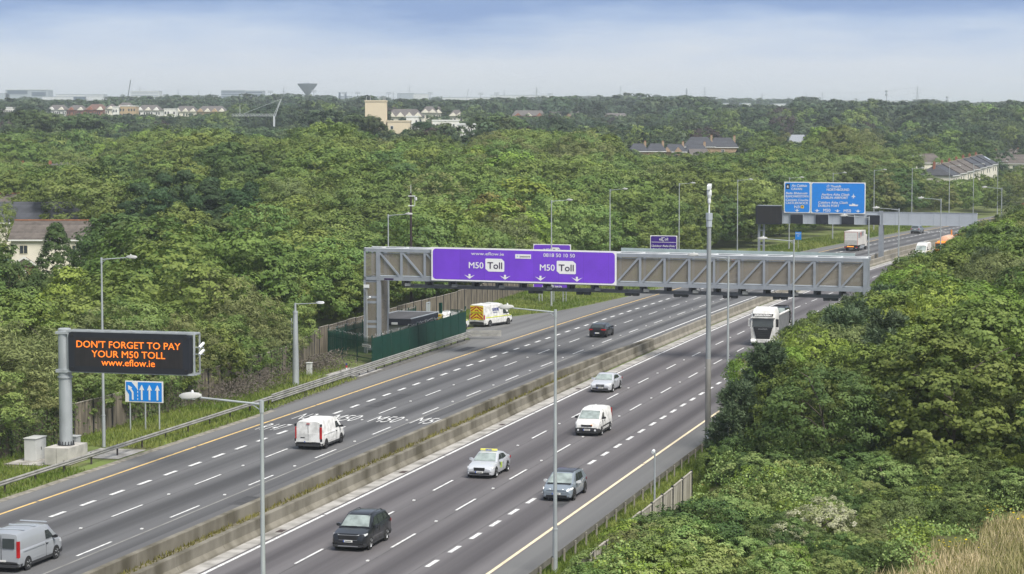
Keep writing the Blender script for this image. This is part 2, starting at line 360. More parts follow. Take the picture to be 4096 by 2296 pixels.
for tx, s_, la_ in (('N3', 57.5, -19.85), ('R147', 51.2, -20.0), ('M50', 57.5, -16.65), ('M50', 57.5, -13.3), ('M50', 57.5, -9.95), ('M50', 377, -19.9), ('M50', 378, -16.6), ('M50', 379, -13.3)):
    road_text(tx, s_, la_, 3.6, {'N3': 1.15, 'R147': 1.75}.get(tx, 2.15))
seam = M('asphalt_seam', (0.24, 0.235, 0.22), 0.9, 0, 0.25, .5)
strip('road_seam', seam, -150, 250, -11.22, -11.08, 0.006)
seam2 = M('dark_joint', (.05, .05, .05), .9, 0, .4, .7, dirt=(.12, .12, .12))
for la in (-14.86, -18.05, .12, 3.46, 6.35): strip('road_seam', seam2, -150, 500, la-.025, la+.025, 0.006)
oil = M('repair_patch', (.060, .060, .062), .85, 0, .3, 1.5)
for s_, la, ln, w in ((66, -16.9, 9, 1.1), (20, -9.8, 3, .9), (97, 8.4, 6, 1.4), (24, 8.6, 2.2, .8), (110, -23.2, 5, 1.0), (70, 1.6, 1.6, .7)): strip('repair_patch', oil, s_, s_+ln, la-w/2, la+w/2, 0.005)
grate = M('drain_iron', (.07, .05, .045), .7)
for s_ in (34, 58, 12, 82): strip('drain_cover', grate, s_, s_+.9, -4.25, -3.85, 0.018)
# ---------------------------------------------------------------- concrete median walls
def wall_mat():
    m = M('stained_concrete', (0.20, 0.185, 0.15), 0.92, 0, 0.5, 0.45, (1, 1, .6), bump=.25, dirt=(0.085, 0.075, 0.05), detail=10); return m
wm = wall_mat()
wm2 = M('newer_concrete', (0.26, 0.24, 0.20), 0.9, 0, 0.22, 0.7, (1, 1, .5), bump=.15, detail=8)
cap_m = M('wall_top_concrete', (0.36, 0.33, 0.29), 0.92, 0, 0.4, 1.5, dirt=(0.2, 0.18, 0.14))
def wall(label, s0, s1, lat, h, side, mat, step=3.0, seg=6.0):
    """side=+1: sloped foot on the right, -1 on the left, 0 both"""
    f = lat if callable(lat) else (lambda s: lat)
    th = .16
    prof = [(-th-(0.18 if side <= 0 else 0), 0.0), (-th-(0.16 if side <= 0 else 0), .12), (-th, .34), (-th, h-.04), (-th+.03, h), (th-.03, h), (th, h-.04), (th, .34), (th+(0.16 if side >= 0 else 0), .12), (th+(0.18 if side >= 0 else 0), 0)]
    root = empty('concrete_wall', label, 'wall', RP((s0+s1)/2, f((s0+s1)/2)))
    off = Vector(root.location); k = 0; s = s0
    mbs = MB()
    while s < s1-.01:
        e = min(s+seg, s1); rings = []; jig = random.uniform(-.012, .012)
        for t in np.linspace(s+.012, e-.012, 3):
            rings.append([Vector(RP(t, f(t)+a, z+(jig if z > .5 else 0)))-off for a, z in prof])
        mbs.loft(rings); s = e
    mbs.build('wall_body', mat, root); return root
latR = lambda s: float(np.interp(s, [-200, 60, 100, 130, 900], [-4.93, -4.98, -5.35, -5.3, -5.25]))
wall('weathered concrete median wall along the right carriageway', -150, 118, latR, .92, 1, wm)
wall('paler single concrete median barrier running under the toll gantry', 118, 246, latR, .95, 0, wm2, seg=4)
wall('concrete median wall beyond the gantry along the right carriageway', 246, 620, latR, .95, 1, wm2, seg=4)
wall('weathered concrete median wall along the left carriageway', -150, 120, lambda s: medL(s)+.16, .92, -1, wm)
wall('concrete median wall beyond the gantry along the left carriageway', 250, 620, lambda s: medL(s)+.16, .95, -1, wm2, seg=4)
soil = M('median_soil', (0.17, 0.15, 0.10), 0.95, 0, 0.35, 1.2, bump=.5, detail=8)
strip('median_soil', soil, -150, 120, lambda s: medL(s)+.35, lambda s: latR(s)-.2, 0.22)
strip('median_soil', soil, 250, 620, lambda s: medL(s)+.35, lambda s: latR(s)-.2, 0.22)
# ================================================================ street lamps
def lamp_post(h, arm, label, side):
    t = empty('street_lamp', label, 'street lamp')
    p = MB(); p.tube((0, 0, 0), (0, 0, 2.2), .13, .125, 10); p.tube((0, 0, 2.2), (0, 0, h), .105, .055, 10)
    p.tube((0, 0, 2.17), (0, 0, 2.24), .14, .14, 10); p.tube((0, 0, h-.35), (0, 0, h+.05), .075, .075, 8)
    p.build('pole', galv, t, smooth=True)
    a = MB(); a.tube((0, 0, h-.08), (side*(arm-.55), 0, h+.08), .038, .032, 8); a.bar((0, 0, h-.3), (side*.35, 0, h-.08), .03, .03)
    a.build('arm', galv, t, smooth=True)
    hd = MB()
    rings = []
    for x, w, z0, z1 in ((arm-.62, .05, .04, .12), (arm-.5, .10, .0, .17), (arm-.2, .15, -.03, .19), (arm+.05, .13, -.02, .15), (arm+.16, .06, .02, .09)):
        rings.append([(side*x, -w, h+.06+z0+.02), (side*x, -w*.6, h+.06+z0), (side*x, w*.6, h+.06+z0), (side*x, w, h+.06+z0+.02), (side*x, w, h+.06+z1*.6), (side*x, w*.6, h+.06+z1), (side*x, -w*.6, h+.06+z1), (side*x, -w, h+.06+z1*.6)])
    hd.loft(rings); head = hd.build('lamp_head', lamp_grey, t, smooth=True)
    c = MB(); c.lathe([(.035, h+.2), (.045, h+.25), (.035, h+.31), (.0, h+.33)], (side*(arm-.3), 0, 0), 8); c.build('photocell', white_steel, head)
    l = MB(); l.b2(side*(arm-.42), side*(arm+.06), -.09, .09, h-.01+.03, h+.05); l.build('lens', head_m, head)
    return t
LA = lamp_post(13.1, 2.5, 'tall lamp post behind the orange message sign, head over the road', 1)
def lamp_at(proto, s, lat, label, first=False, dz=0, sc=1.0):
    x, y, _ = RP(s, lat); o = proto if first else dup(proto, (0, 0, 0), 0)
    o.location = (x, y, dz); o.rotation_euler = (0, 0, rz_at(s)+random.uniform(-.04, .04)); o['label'] = label; o['group'] = 'tall street lamps along the motorway'
    o.scale = (1, 1, sc); return o
lamp_at(LA, 40.0, -27.6, 'tall lamp post standing behind the orange message sign on the left verge', True)
for i, (s, l_, dz, sc, lb) in enumerate(((121, -34.2, 0, .99, 'lamp post rising behind the two parked maintenance vans'), (165, -28.9, 0, 1.0, 'lamp post on the grass, passing in front of the purple sign behind the gantry'),
        (214, -35.0, 0, 1.0, 'lamp post between the purple gantry board and the small dark purple sign'), (250, -34.3, 0, 1.0, 'lamp post just right of the small dark purple sign'),
        (276, -31.4, 0, 1.0, 'lamp post right of the camera mast, in front of drooping trees'), (300, -28.3, 0, .99, 'lamp post whose head shows above the left blue board'),
        (336, -29.0, 0, 1.0, 'lamp post whose head shows above the middle of the wide blue board'), (376, -30.5, 0, .99, 'lamp post just right of the wide blue board'),
        (398, -27.6, 0, .99, 'lamp post among birches, second right of the blue boards'), (425, -25.5, 0, 1.0, 'lamp post in front of the near end of the house terrace'),
        (450, -25.4, 0, 1.0, 'lamp post in front of the middle of the house terrace'), (478, -25.4, 0, 1.02, 'lamp post in front of the far end of the house terrace'), (515, -25.4, 0, 1.05, 'lamp post right of the house terrace'), (556, -25.4, 0, 1.05, 'farthest lamp post on the left side at the right picture edge'))):
    lamp_at(LA, s, l_, lb, sc=sc, dz=dz)
LR = lamp_post(13.1, 2.75, 'x', -1)
lamp_at(LR, -33.5, 13.0, 'nearest lamp post, its bare pole cut by the bottom edge left of the dark SUV', True)
for s, l_, lb in ((5.0, 13.3, 'lamp post in front of the grey hatchback on the right verge'), (52.5, 13.9, 'lamp post beside the grey camera mast, its head against the gantry mesh'),
        (77.4, 14.9, 'lamp post rising over the white truck cab'), (126, 15.1, 'lamp post crossing the right end of the toll gantry'), (149, 15.4, 'lamp post in front of the median leg of the blue sign gantry'),
        (185.5, 15.9, 'lamp post in front of the tanker truck'), (239.6, 17.6, 'farthest right-hand lamp post, standing above the trees')):
    lamp_at(LR, s, l_, lb)
# a short lamp: thick stub column with a thin upper pole
t = empty('street_lamp', 'short lamp post with thick column beside the timber fence left of the compound', 'street lamp', RP(78.5, -28.0), rz_at(78))
p = MB(); p.tube((0, 0, 0), (0, 0, 6.2), .30, .20, 12); p.tube((0, 0, 6.2), (0, 0, 6.4), .22, .22, 12); p.build('column', galv, t, smooth=True)
p = MB(); p.tube((0, 0, 6.4), (0, 0, 7.1), .10, .09, 8); p.tube((0, 0, 7.0), (2.0, 0, 7.12), .04, .035, 8); p.build('arm', galv, t, smooth=True)
p = MB(); p.loft([[(x, -w, 7.12+a), (x, w, 7.12+a), (x, w, 7.12+b), (x, -w, 7.12+b)] for x, w, a, b in ((1.9, .06, .0, .1), (2.1, .15, -.04, .17), (2.5, .16, -.04, .15), (2.62, .08, .0, .08))]); p.build('lamp_head', white_steel, t, smooth=True)
# house-side street lamp in the estate
t = empty('street_lamp', 'short slim street lamp among the trees right of the cream house', 'street lamp', (-55.6, 314, 0.5))
p = MB(); p.tube((0, 0, 0), (0, 0, 7.4), .08, .05, 8); p.build('pole', galv, t); p = MB(); p.b2(-.5, .06, -.1, .1, 7.35, 7.5); p.build('lamp_head', lamp_grey, t)
# ================================================================ crash barriers
def along_pts(s0, s1, lat, z, step=2.0):
    n = max(2, int((s1-s0)/step)+1); return [Vector(RP(s, lat(s) if callable(lat) else lat, z)) for s in np.linspace(s0, s1, n)]
def rail_mb(s0, s1, lat, zc, side, off):
    """W-beam: wavy section swept along the line; side = +1 faces right"""
    sec = [(0, .155), (.045, .10), (.045, .06), (0, .02), (0, -.02), (.045, -.06), (.045, -.10), (0, -.155), (-.012, -.155), (-.012, .155)]
    mb = MB(); n = max(2, int((s1-s0)/2.5)+1); rings = []
    for s in np.linspace(s0, s1, n):
        la = lat(s) if callable(lat) else lat
        rings.append([Vector(RP(s, la+side*a, zc+z))-off for a, z in sec])
    return mb.loft(rings)
def barrier(label, s0, s1, lat, side, spacing, double=False, postmat=None, railmat=None, zc=.62, end=None):
    f = lat if callable(lat) else (lambda s: lat)
    root = empty('crash_barrier', label, 'crash barrier', RP((s0+s1)/2, f((s0+s1)/2))); off = Vector(root.location)
    rail_mb(s0, s1, lambda s: f(s)+side*.10, zc+(.12 if double else 0), side, off).build('rail', railmat or galv, root, smooth=True)
    if double: rail_mb(s0, s1, lambda s: f(s)+side*.10, zc-.22, side, off).build('rail', railmat or galv, root, smooth=True)
    s = s0+.6; me = None
    while s < s1:
        x, y, _ = RP(s, f(s))
        if me is None:
            mb = MB(); mb.box(0, 0, .38, .07, .14, .80); o = mb.build('post', postmat or galv_dark, root); me = o.data
        else:
            o = link(bpy.data.objects.new('post', me)); o.parent = root
        o.location = Vector((x, y, 0))-off; o.rotation_euler = (0, 0, rz_at(s)); s += spacing
    return root
rail_grey = M('barrier_rail', (0.36, 0.355, 0.33), 0.6, 0.2, 0.3, 1.0, (1, 1, 2))
rail_dull = M('dull_barrier_rail', (0.20, 0.19, 0.165), 0.65, 0.2, 0.35, 1.0)
post_brown = M('dark_barrier_post', (0.055, 0.045, 0.042), 0.8, 0, 0.3)
post_wood = M('grey_timber_post', (0.30, 0.28, 0.23), 0.9, 0, 0.35, 3, (1, 1, .3))
latG = lambda s: float(np.interp(s, [-60, 64, 90, 120, 124], [-25.0, -25.0, -25.35, -25.8, -25.95]))
barrier('single rail steel crash barrier on the left verge below the message sign', -40, 65, latG, 1, 4.0, False, post_brown, rail_grey)
b2_ = barrier('double rail steel crash barrier in front of the green palisade compound', 65, 123, latG, 1, 2.4, True, post_brown, rail_grey)
e = MB(); A = Vector(RP(123, -25.8, .7)); B = Vector(RP(124.2, -22.9, .7)); off = Vector(b2_.location)
for dz in (.04, -.3): e.prism([A-off+Vector((0, 0, dz-.15)), B-off+Vector((0, 0, dz-.15)), B-off+Vector((0, 0, dz+.15)), A-off+Vector((0, 0, dz+.15))], (0.05, .1, 0))
e.build('end_terminal', rail_grey, b2_)
latGR = lambda s: 13.08
barrier('dull steel crash barrier with timber posts seen from behind on the right verge', -30, 52, lambda s: 13.2, -1, 2.45, False, post_wood, rail_dull, zc=.66)
barrier('short crash barrier starting at the orange emergency phone before the blue sign gantry', 255, 283, lambda s: -25.6+max(0, (s-268)*.02), 1, 3.0, False, post_brown, rail_grey)
# ================================================================ timber noise fences
wood = stripes(M('grey_fence_boards', (0.225, 0.19, 0.145), 0.92, 0, 0.45, 1.3, (2.5, 2.5, .35), dirt=(0.10, 0.085, 0.065), detail=8), 'x', 7.0, (0.03, 0.027, 0.022), .14, .75)
wood2 = stripes(M('pale_fence_boards', (0.42, 0.39, 0.33), 0.92, 0, 0.4, 1.3, (2.5, 2.5, .35), dirt=(0.22, 0.2, 0.16), detail=8), 'x', 6.0, (0.05, 0.045, 0.04), .14, .75)
wood_rail = M('fence_rail_timber', (0.36, 0.33, 0.28), 0.9, 0, 0.4, 2)
iron = M('dark_iron_post', (0.016, 0.018, 0.024), 0.6, 0, 0.3)
def timber_fence(label, pts, h, bay, board, rail_side, tilt=.0, capw=.10):
    """pts = [(s, lat), ...] in road coordinates"""
    P = [Vector(RP(s, l)) for s, l in pts]; root = empty('timber_fence', label, 'fence', P[len(P)//2]); off = Vector(root.location)
    L = [0]
    for a, b in zip(P[:-1], P[1:]): L.append(L[-1]+(b-a).length)
    n = int(L[-1]/bay); nodes = []
    for i in range(n+1):
        d = i*bay; j = max(0, min(len(P)-2, int(np.searchsorted(L, d, 'right'))-1)); q = P[j].lerp(P[j+1], (d-L[j])/(L[j+1]-L[j]))
        q.z = tz(q.x, q.y); nodes.append(q)
    pm = None
    for i, q in enumerate(nodes):
        hh = h*(1+random.uniform(-.03, .03))
        if pm is None:
            mb = MB(); mb.box(0, 0, h/2+.05, .11, .13, h+.1); o = mb.build('post', iron, root); pm = o.data
        else: o = link(bpy.data.objects.new('post', pm)); o.parent = root
        d = (nodes[min(i+1, n)]-nodes[max(i-1, 0)]); a = math.atan2(d.y, d.x)
        o.location = q-off; o.rotation_euler = (0, 0, a)
        if i < n:
            q2 = nodes[i+1]; d = q2-q; a = math.atan2(d.y, d.x); w = (q2-q).length
            mb = MB(); mb.box(w/2, 0, hh/2, w-.13, .045, hh)
            p = mb.build('boards', board, root, loc=q-off, rz=a)
            mb = MB()
            for zz in (.55, hh*.52, hh-.1): mb.box(w/2, rail_side*.05, zz, w-.13, .05, .10)
            mb.box(w/2, 0, hh+.025, w-.06, capw, .05)
            mb.build('cross_rail', wood_rail, p)
    return root
timber_fence('long weathered timber noise fence with ivy behind the message sign', [(-50, -32.5), (5, -32.5), (40, -31.6), (60, -31.1), (85, -31.8), (96, -33.6), (103, -35.0)], 2.5, 3.0, wood, 1)
timber_fence('weathered timber noise fence running behind the green compound and maintenance vans', [(103.3, -35.2), (125, -36.2), (145, -36.9), (160, -37.5), (178, -39.2), (192, -40.2)], 2.6, 3.0, wood, 1)
timber_fence('pale timber fence half buried in brambles at the right verge', [(-2, 16.15), (5, 16.1), (12, 16.0), (20, 16.0), (28.3, 16.0)], 1.85, 2.95, wood2, 1)
g = empty('fence_door', 'pale narrow door standing against the timber fence behind the vans', 'door', RP(139, -35.9), rz_at(139)+math.pi/2)
mb = MB(); mb.box(0, -.03, 1.15, .95, .06, 2.2); mb.build('door_leaf', galv, g); mb = MB(); mb.b2(-.58, -.48, -.08, .04, 0, 2.35); mb.b2(.48, .58, -.08, .04, 0, 2.35); mb.b2(-.58, .58, -.08, .04, 2.35, 2.45); mb.build('frame', steel_pale, g)
# ================================================================ variable message sign
R33 = rz_at(32.8)
t = empty('message_sign', 'tall electronic message sign with orange letters on a grey column', 'message sign', RP(32.9, -26.95), R33)
mb = MB(); mb.lathe([(.43, 1.15), (.43, 8.85), (.36, 8.9), (0, 8.9)], n=24); mb.build('column', galv, t, smooth=True)
mb = MB(); mb.lathe([(.56, 1.14), (.56, 1.2), (.44, 1.2), (.44, 1.14)], n=24)
for i in range(16):
    a = i*math.pi/8; mb.tube((.51*math.cos(a), .51*math.sin(a), 1.18), (.51*math.cos(a), .51*math.sin(a), 1.42), .03, .03, 5)
mb.build('base_flange', dark_equip, t)
mb = MB(); mb.lathe([(.44, 5.62), (.50, 5.62), (.50, 5.72), (.44, 5.72)], n=24); mb.build('collar', galv, t)
fr = MB()
for z_ in (6.1, 8.75):
    for y_ in (-.38, .52): fr.bar((.35, y_, z_), (9.35, y_, z_), .12, .12)
for x_ in (.45, 1.9, 3.4, 4.9, 6.4, 7.9, 9.35):
    for z_ in (6.1, 8.75): fr.bar((x_, -.38, z_), (x_, .52, z_), .09, .09)
    fr.bar((x_, .52, 6.1), (x_, .52, 8.75), .09, .09)
for x_ in (.45, 9.35): fr.bar((x_, -.38, 6.1), (x_, -.38, 8.75), .10, .10)
for x_ in (.45, 1.9, 3.4, 4.9, 6.4, 7.9): fr.bar((x_, -.38, 8.79), (x_+1.45, .52, 8.79), .07, .05)
fr.bar((9.4, -.3, 7.9), (10.0, -.3, 7.9), .05, .05); fr.bar((9.4, -.3, 7.45), (10.0, -.3, 7.45), .05, .05)
fr.b2(-.46, .4, -.47, .47, 6.0, 6.2); fr.b2(-.46, .4, -.47, .47, 8.55, 8.7)
fr.build('support_frame', galv, t)
vms_black = M('display_surround', (0.014, 0.016, 0.024), 0.45, 0, 0.15)
mb = MB(); rr = []
for x_, z_ in ((.5, 6.1), (9.05, 6.1), (9.05, 8.72), (.5, 8.72)):
    sx = 1 if x_ < 5 else -1; sz = 1 if z_ < 7 else -1; q = [(x_+sx*.0, z_+sz*.22), (x_+sx*.07, z_+sz*.07), (x_+sx*.22, z_)]
    if (sx > 0) != (sz > 0): q = q[::-1]
    rr += q
mb.prism([(a, -.5, b) for a, b in rr], (0, .62, 0)); dp = mb.build('display_panel', vms_black, t)
mb = MB(); mb.b2(.95, 8.6, -.512, -.49, 6.48, 8.38)
pixm = stripes(M('display_face', (0.020, 0.017, 0.018), 0.5, 0, 0.2), 'x', 3.0, (0.006, 0.006, 0.007), .06, .9); mb.build('pixel_matrix', pixm, dp)
mb = MB()
for x_, z_ in ((.75, 6.35), (8.8, 6.35), (.75, 8.48), (8.8, 8.48)): mb.tube((x_, -.495, z_), (x_, -.53, z_), .10, .09, 12)
mb.build('corner_lamp', black_plastic, dp)
led = bpy.data.materials.new('led_orange'); led.use_nodes = True
lb_ = led.node_tree.nodes['Principled BSDF']; lb_.inputs['Base Color'].default_value = (0.8, .2, .02, 1); lb_.inputs['Emission Color'].default_value = (1, .20, .012, 1)
ln_ = led.node_tree; ltc = ln_.nodes.new('ShaderNodeTexCoord'); lno = ln_.nodes.new('ShaderNodeTexVoronoi'); lno.inputs['Scale'].default_value = 14
lmr = ln_.nodes.new('ShaderNodeMapRange'); lmr.inputs['From Max'].default_value = .6; lmr.inputs['To Min'].default_value = 1.25; lmr.inputs['To Max'].default_value = .7
ln_.links.new(ltc.outputs['Object'], lno.inputs['Vector']); ln_.links.new(lno.outputs['Distance'], lmr.inputs['Value']); ln_.links.new(lmr.outputs[0], lb_.inputs['Emission Strength'])
mb = MB()
for tx, z_, w in (("DON'T FORGET TO PAY", 7.72, 7.35), ("YOUR M50 TOLL", 7.10, 5.2), ("www.eflow.ie", 6.56, 3.78)):
    put_text(mb, tx, .46, (4.78 if 'w' not in tx else 4.76, -.535, z_), (1, 0, 0), (0, 0, 1), width=w, bold=.012)
mb.build('lettering', led, dp)
for z_ in (7.9, 7.45):
    mb = MB(); mb.tube((9.85, -.75, z_+.02), (9.95, -.25, z_+.28), .10, .10, 10); mb.bar((9.9, -.3, z_), (9.9, -.4, z_+.12), .04, .04); mb.build('camera', white_steel, t)
t2 = empty('concrete_block', 'square concrete foundation block under the message sign column', 'concrete block', RP(32.9, -26.95), R33)
mb = MB(); mb.b2(-.85, .85, -1.45, 1.45, 0, 1.14); mb.build('block', conc, t2, bevel=.02)
mb = MB(); mb.b2(-.012, .012, -1.458, -1.4, .05, 1.1); mb.build('joint', M('block_joint', (.2, .19, .17), .9), t2)  # darker strip marking the joint in the block face
def cabinet(label, s, lat, w, d, h, col=None):
    t = empty('roadside_cabinet', label, 'cabinet', RP(s, lat), rz_at(s)); m = col or M('cabinet_paint', (0.55, 0.56, 0.54), 0.6, 0, 0.12, 1)
    mb = MB(); mb.b2(-w/2, w/2, -d/2, d/2, .05, h-.07); mb.build('cabinet_body', m, t, bevel=.015)
    mb = MB(); mb.b2(-w/2-.05, w/2+.05, -d/2-.05, d/2+.05, h-.07, h); mb.build('lid', m, t, bevel=.02)
    mb = MB(); mb.b2(w/2, w/2+.012, -d/2+.06, d/2-.06, .12, h-.12); dr = mb.build('door', m, t)
    mb = MB(); mb.b2(w/2+.012, w/2+.03, -.03, .03, h*.45, h*.58); mb.build('handle', black_plastic, dr)
    mb = MB(); mb.b2(-w/2-.03, w/2+.03, -d/2-.03, d/2+.03, 0, .05); mb.build('plinth', conc, t); return t
cabinet('tall pale grey roadside cabinet left of the concrete block', 33.3, -29.4, .85, 1.5, 1.55)
cabinet('small low grey cabinet hidden between the tall cabinet and the column', 37.5, -28.6, .6, .7, 1.1)
cabinet('slim pale grey cabinet in the grass left of the green palisade', 86.3, -29.7, .42, .42, 1.15)
strip('paved_pad', gully, 31.0, 36.5, -30.5, -27.8, 0.004); strip('paved_pad', gully, 35.0, 39.5, -27.6, -24.2, 0.004); strip('paved_pad', gully, 86.5, 93.0, -28.4, -25.0, 0.008)
# blue lane sign
t = empty('lane_sign', 'blue lane direction sign with four white arrows on three posts', 'road sign', RP(48.3, -28.3), rz_at(48))
mb = MB()
for x in (-1.15, .05, 1.15): mb.tube((x, .08, 0), (x, .08, 2.2), .055, .055, 8)
mb.build('post', galv, t)
mb = MB(); mb.b2(-1.5, 1.5, 0, .05, 2.1, 3.66); bo = mb.build('board', sign_white, t, bevel=.015)
mb = MB(); ppoly(mb, [(-1.42, 2.98), (-1.18, 2.66), (-1.18, 2.18), (1.40, 2.18), (1.40, 3.58), (-.48, 3.58), (-.48, 3.02), (-.98, 3.58), (-1.42, 3.58)], (0, -.012, 0), (1, 0, 0), (0, 0, 1)); mb.build('blue_field', sign_blue, bo, normals=False)
mb = MB()
def arrow_up(mb, x, z, h, y=-.026): ppoly(mb, [(x-.07, z), (x+.07, z), (x+.07, z+h-.36), (x+.20, z+h-.40), (x+.02, z+h), (x-.02, z+h), (x-.20, z+h-.40), (x-.07, z+h-.36)], (0, y, 0), (1, 0, 0), (0, 0, 1))
for x in (-.17, .44, 1.06): arrow_up(mb, x, 2.28, 1.1)
ppoly(mb, [(-.96, 2.28), (-.82, 2.28), (-.82, 2.85), (-1.0, 3.10), (-.92, 3.17), (-1.26, 3.36), (-1.22, 2.98), (-1.12, 3.03), (-.96, 2.80)], (0, -.026, 0), (1, 0, 0), (0, 0, 1))
for z in (2.26, 2.52, 2.78, 3.0): mb.b2(-.52, -.47, -.03, -.024, z, z+.15)
mb.build('arrow', sign_white, bo, normals=False)
# ================================================================ toll gantry
GX, GY = -14.45, 221.3; GR = -math.radians(13.4)
t = empty('toll_gantry', 'long grey mesh clad toll gantry with a wide purple board across both carriageways', 'gantry', (GX, GY, 0), GR)
ZB, ZT, DP, LG, LEG = 7.18, 10.30, 2.55, 48.9, 1.6
tilt = -0.0075
def gz(x, z): return z+tilt*x
mesh_m = bpy.data.materials.new('brown_wire_mesh'); mesh_m.use_nodes = True
nt = mesh_m.node_tree; b = nt.nodes['Principled BSDF']; b.inputs['Base Color'].default_value = (.24, .215, .175, 1); b.inputs['Roughness'].default_value = .6; b.inputs['Metallic'].default_value = .2
tc = nt.nodes.new('ShaderNodeTexCoord'); sp = nt.nodes.new('ShaderNodeSeparateXYZ'); nt.links.new(tc.outputs['Object'], sp.inputs[0])
mu = nt.nodes.new('ShaderNodeMath'); mu.operation = 'MULTIPLY'; mu.inputs[1].default_value = 11; ad0 = nt.nodes.new('ShaderNodeMath'); nt.links.new(sp.outputs['X'], ad0.inputs[0]); nt.links.new(sp.outputs['Y'], ad0.inputs[1])
nt.links.new(ad0.outputs[0], mu.inputs[0])
fr_ = nt.nodes.new('ShaderNodeMath'); fr_.operation = 'FRACT'; nt.links.new(mu.outputs[0], fr_.inputs[0])
gt = nt.nodes.new('ShaderNodeMath'); gt.operation = 'GREATER_THAN'; gt.inputs[1].default_value = .42; nt.links.new(fr_.outputs[0], gt.inputs[0])
tr = nt.nodes.new('ShaderNodeBsdfTransparent'); mxs = nt.nodes.new('ShaderNodeMixShader'); ou = nt.nodes['Material Output']
ma = nt.nodes.new('ShaderNodeMath'); ma.operation = 'MULTIPLY_ADD'; ma.inputs[1].default_value = .40; ma.inputs[2].default_value = .50; nt.links.new(gt.outputs[0], ma.inputs[0])
nt.links.new(ma.outputs[0], mxs.inputs[0]); nt.links.new(tr.outputs[0], mxs.inputs[1]); nt.links.new(b.outputs[0], mxs.inputs[2]); nt.links.new(mxs.outputs[0], ou.inputs[0])
verts_x = [1.42+2.36*i for i in range(21)]
for face, y in (('front', 0.0), ('back', DP)):
    fr = MB()
    for z, w in ((ZT-.17, .34), (ZB+.16, .32)): fr.bar((0, y, gz(0, z)), (LG, y, gz(LG, z)), .22, w)
    fr.build('chord', steel_grey, t)
    fr = MB()
    for i, x in enumerate(verts_x):
        if i == 0 or i == 20: fr.b2(x-.19, x+.19, y-.13, y+.13, gz(x, ZB), gz(x, ZT)); continue
        fr.b2(x-.11, x+.11, y-.09, y+.09, gz(x, ZB+.32), gz(x, ZT-.34))
    for i in range(20):
        a, c = verts_x[i], verts_x[i+1]
        if i < 9: p0, p1 = (a+.1, y-.01, gz(a, ZT-.36)), (c-.1, y-.01, gz(c, ZB+.34))
        else: p0, p1 = (a+.1, y-.01, gz(a, ZB+.34)), (c-.1, y-.01, gz(c, ZT-.36))
        fr.bar(p0, p1, .14, .18)
    fr.b2(-.02, .16, y-.11, y+.11, gz(0, ZB), gz(0, ZT)); fr.build('truss', steel_grey, t)
    mb = MB()
    for i in range(20):
        a, c = verts_x[i]+.12, verts_x[i+1]-.12; yy = y+(.12 if y == 0 else -.12)
        mb.add([(a, yy, gz(a, ZB+.42)), (c, yy, gz(c, ZB+.42)), (c, yy, gz(c, ZT-.46)), (a, yy, gz(a, ZT-.46))], [(0, 1, 2, 3)])
    mb.add([(.16, y, gz(0, ZB+.42)), (1.24, y, gz(0, ZB+.42)), (1.24, y, gz(0, ZT-.46)), (.16, y, gz(0, ZT-.46))], [(0, 1, 2, 3)])
    mb.build('mesh_infill', mesh_m, t)
    mb = MB(); mb.bar((.2, y+(.07 if y == 0 else -.07), gz(0, ZB+.45)), (LG-.2, y+(.07 if y == 0 else -.07), gz(LG, ZB+.45)), .03, .10); mb.bar((.2, y+.07 if y == 0 else y-.07, gz(0, ZT-.46)), (LG-.2, y+.07 if y == 0 else y-.07, gz(LG, ZT-.46)), .03, .06); mb.build('mesh_edging', steel_pale, t)
fr = MB()
for i, x in enumerate(verts_x):
    fr.bar((x, .11, gz(x, ZT-.06)), (x, DP-.11, gz(x, ZT-.06)), .14, .12)
    if i < 20: fr.bar((x, .11, gz(x, ZT-.08)), (verts_x[i+1], DP-.11, gz(x, ZT-.08)), .09, .08)
fr.bar((0, .06, gz(0, ZT+.02)), (LG, .06, gz(LG, ZT+.02)), .16, .05); fr.bar((0, DP, gz(0, ZT+.02)), (LG, DP, gz(LG, ZT+.02)), .14, .05)
fr.build('top_bracing', white_steel, t)
mb = MB(); mb.bar((25.0, DP+.35, gz(25, ZT+.20)), (LG-1.5, DP+.35, gz(47, ZT+.12)), .12, .34); mb.build('cable_tray', M('green_grey_tray', (.30, .37, .37), .5, 0, .1), t)
for x0, x1, nm in ((0, LEG, 'leg'), (LG-.55, LG, 'leg')):
    mb = MB(); zt_ = gz(x0, ZB)
    xs = (x0+.07, x1-.2) if x1-x0 > 1 else (x0+.2,)
    for x in xs:
        for y in (.02, DP): mb.b2(x-.13, x+(.27 if x > x0+.1 else .07), y-.14, y+.14, 0, zt_-.004)
    for z in (.4, 2.6, 3.1, 5.0, 5.5, zt_-.1):
        for y in (.02, DP): mb.b2(x0+.12, x1-.18, y-.05, y+.05, z-.12, z+.12)
        mb.b2(x1-.15, x1-.05, .16, DP-.16, z-.12, z+.12); mb.b2(x0+.0, x0+.1, .16, DP-.16, z-.12, z+.12)
    mb.build('leg', steel_grey, t)
    if x1-x0 > 1:
        mb = MB()
        for y in (-.02, DP+.02): mb.add([(x0+.12, y, .3), (x1-.3, y, .3), (x1-.3, y, zt_), (x0+.12, y, zt_)], [(0, 1, 2, 3)])
        for x in (x0+.02, x1-.02): mb.add([(x, .15, .3), (x, DP-.15, .3), (x, DP-.15, zt_), (x, .15, zt_)], [(0, 1, 2, 3)])
        mb.build('mesh_infill', mesh_m, t)
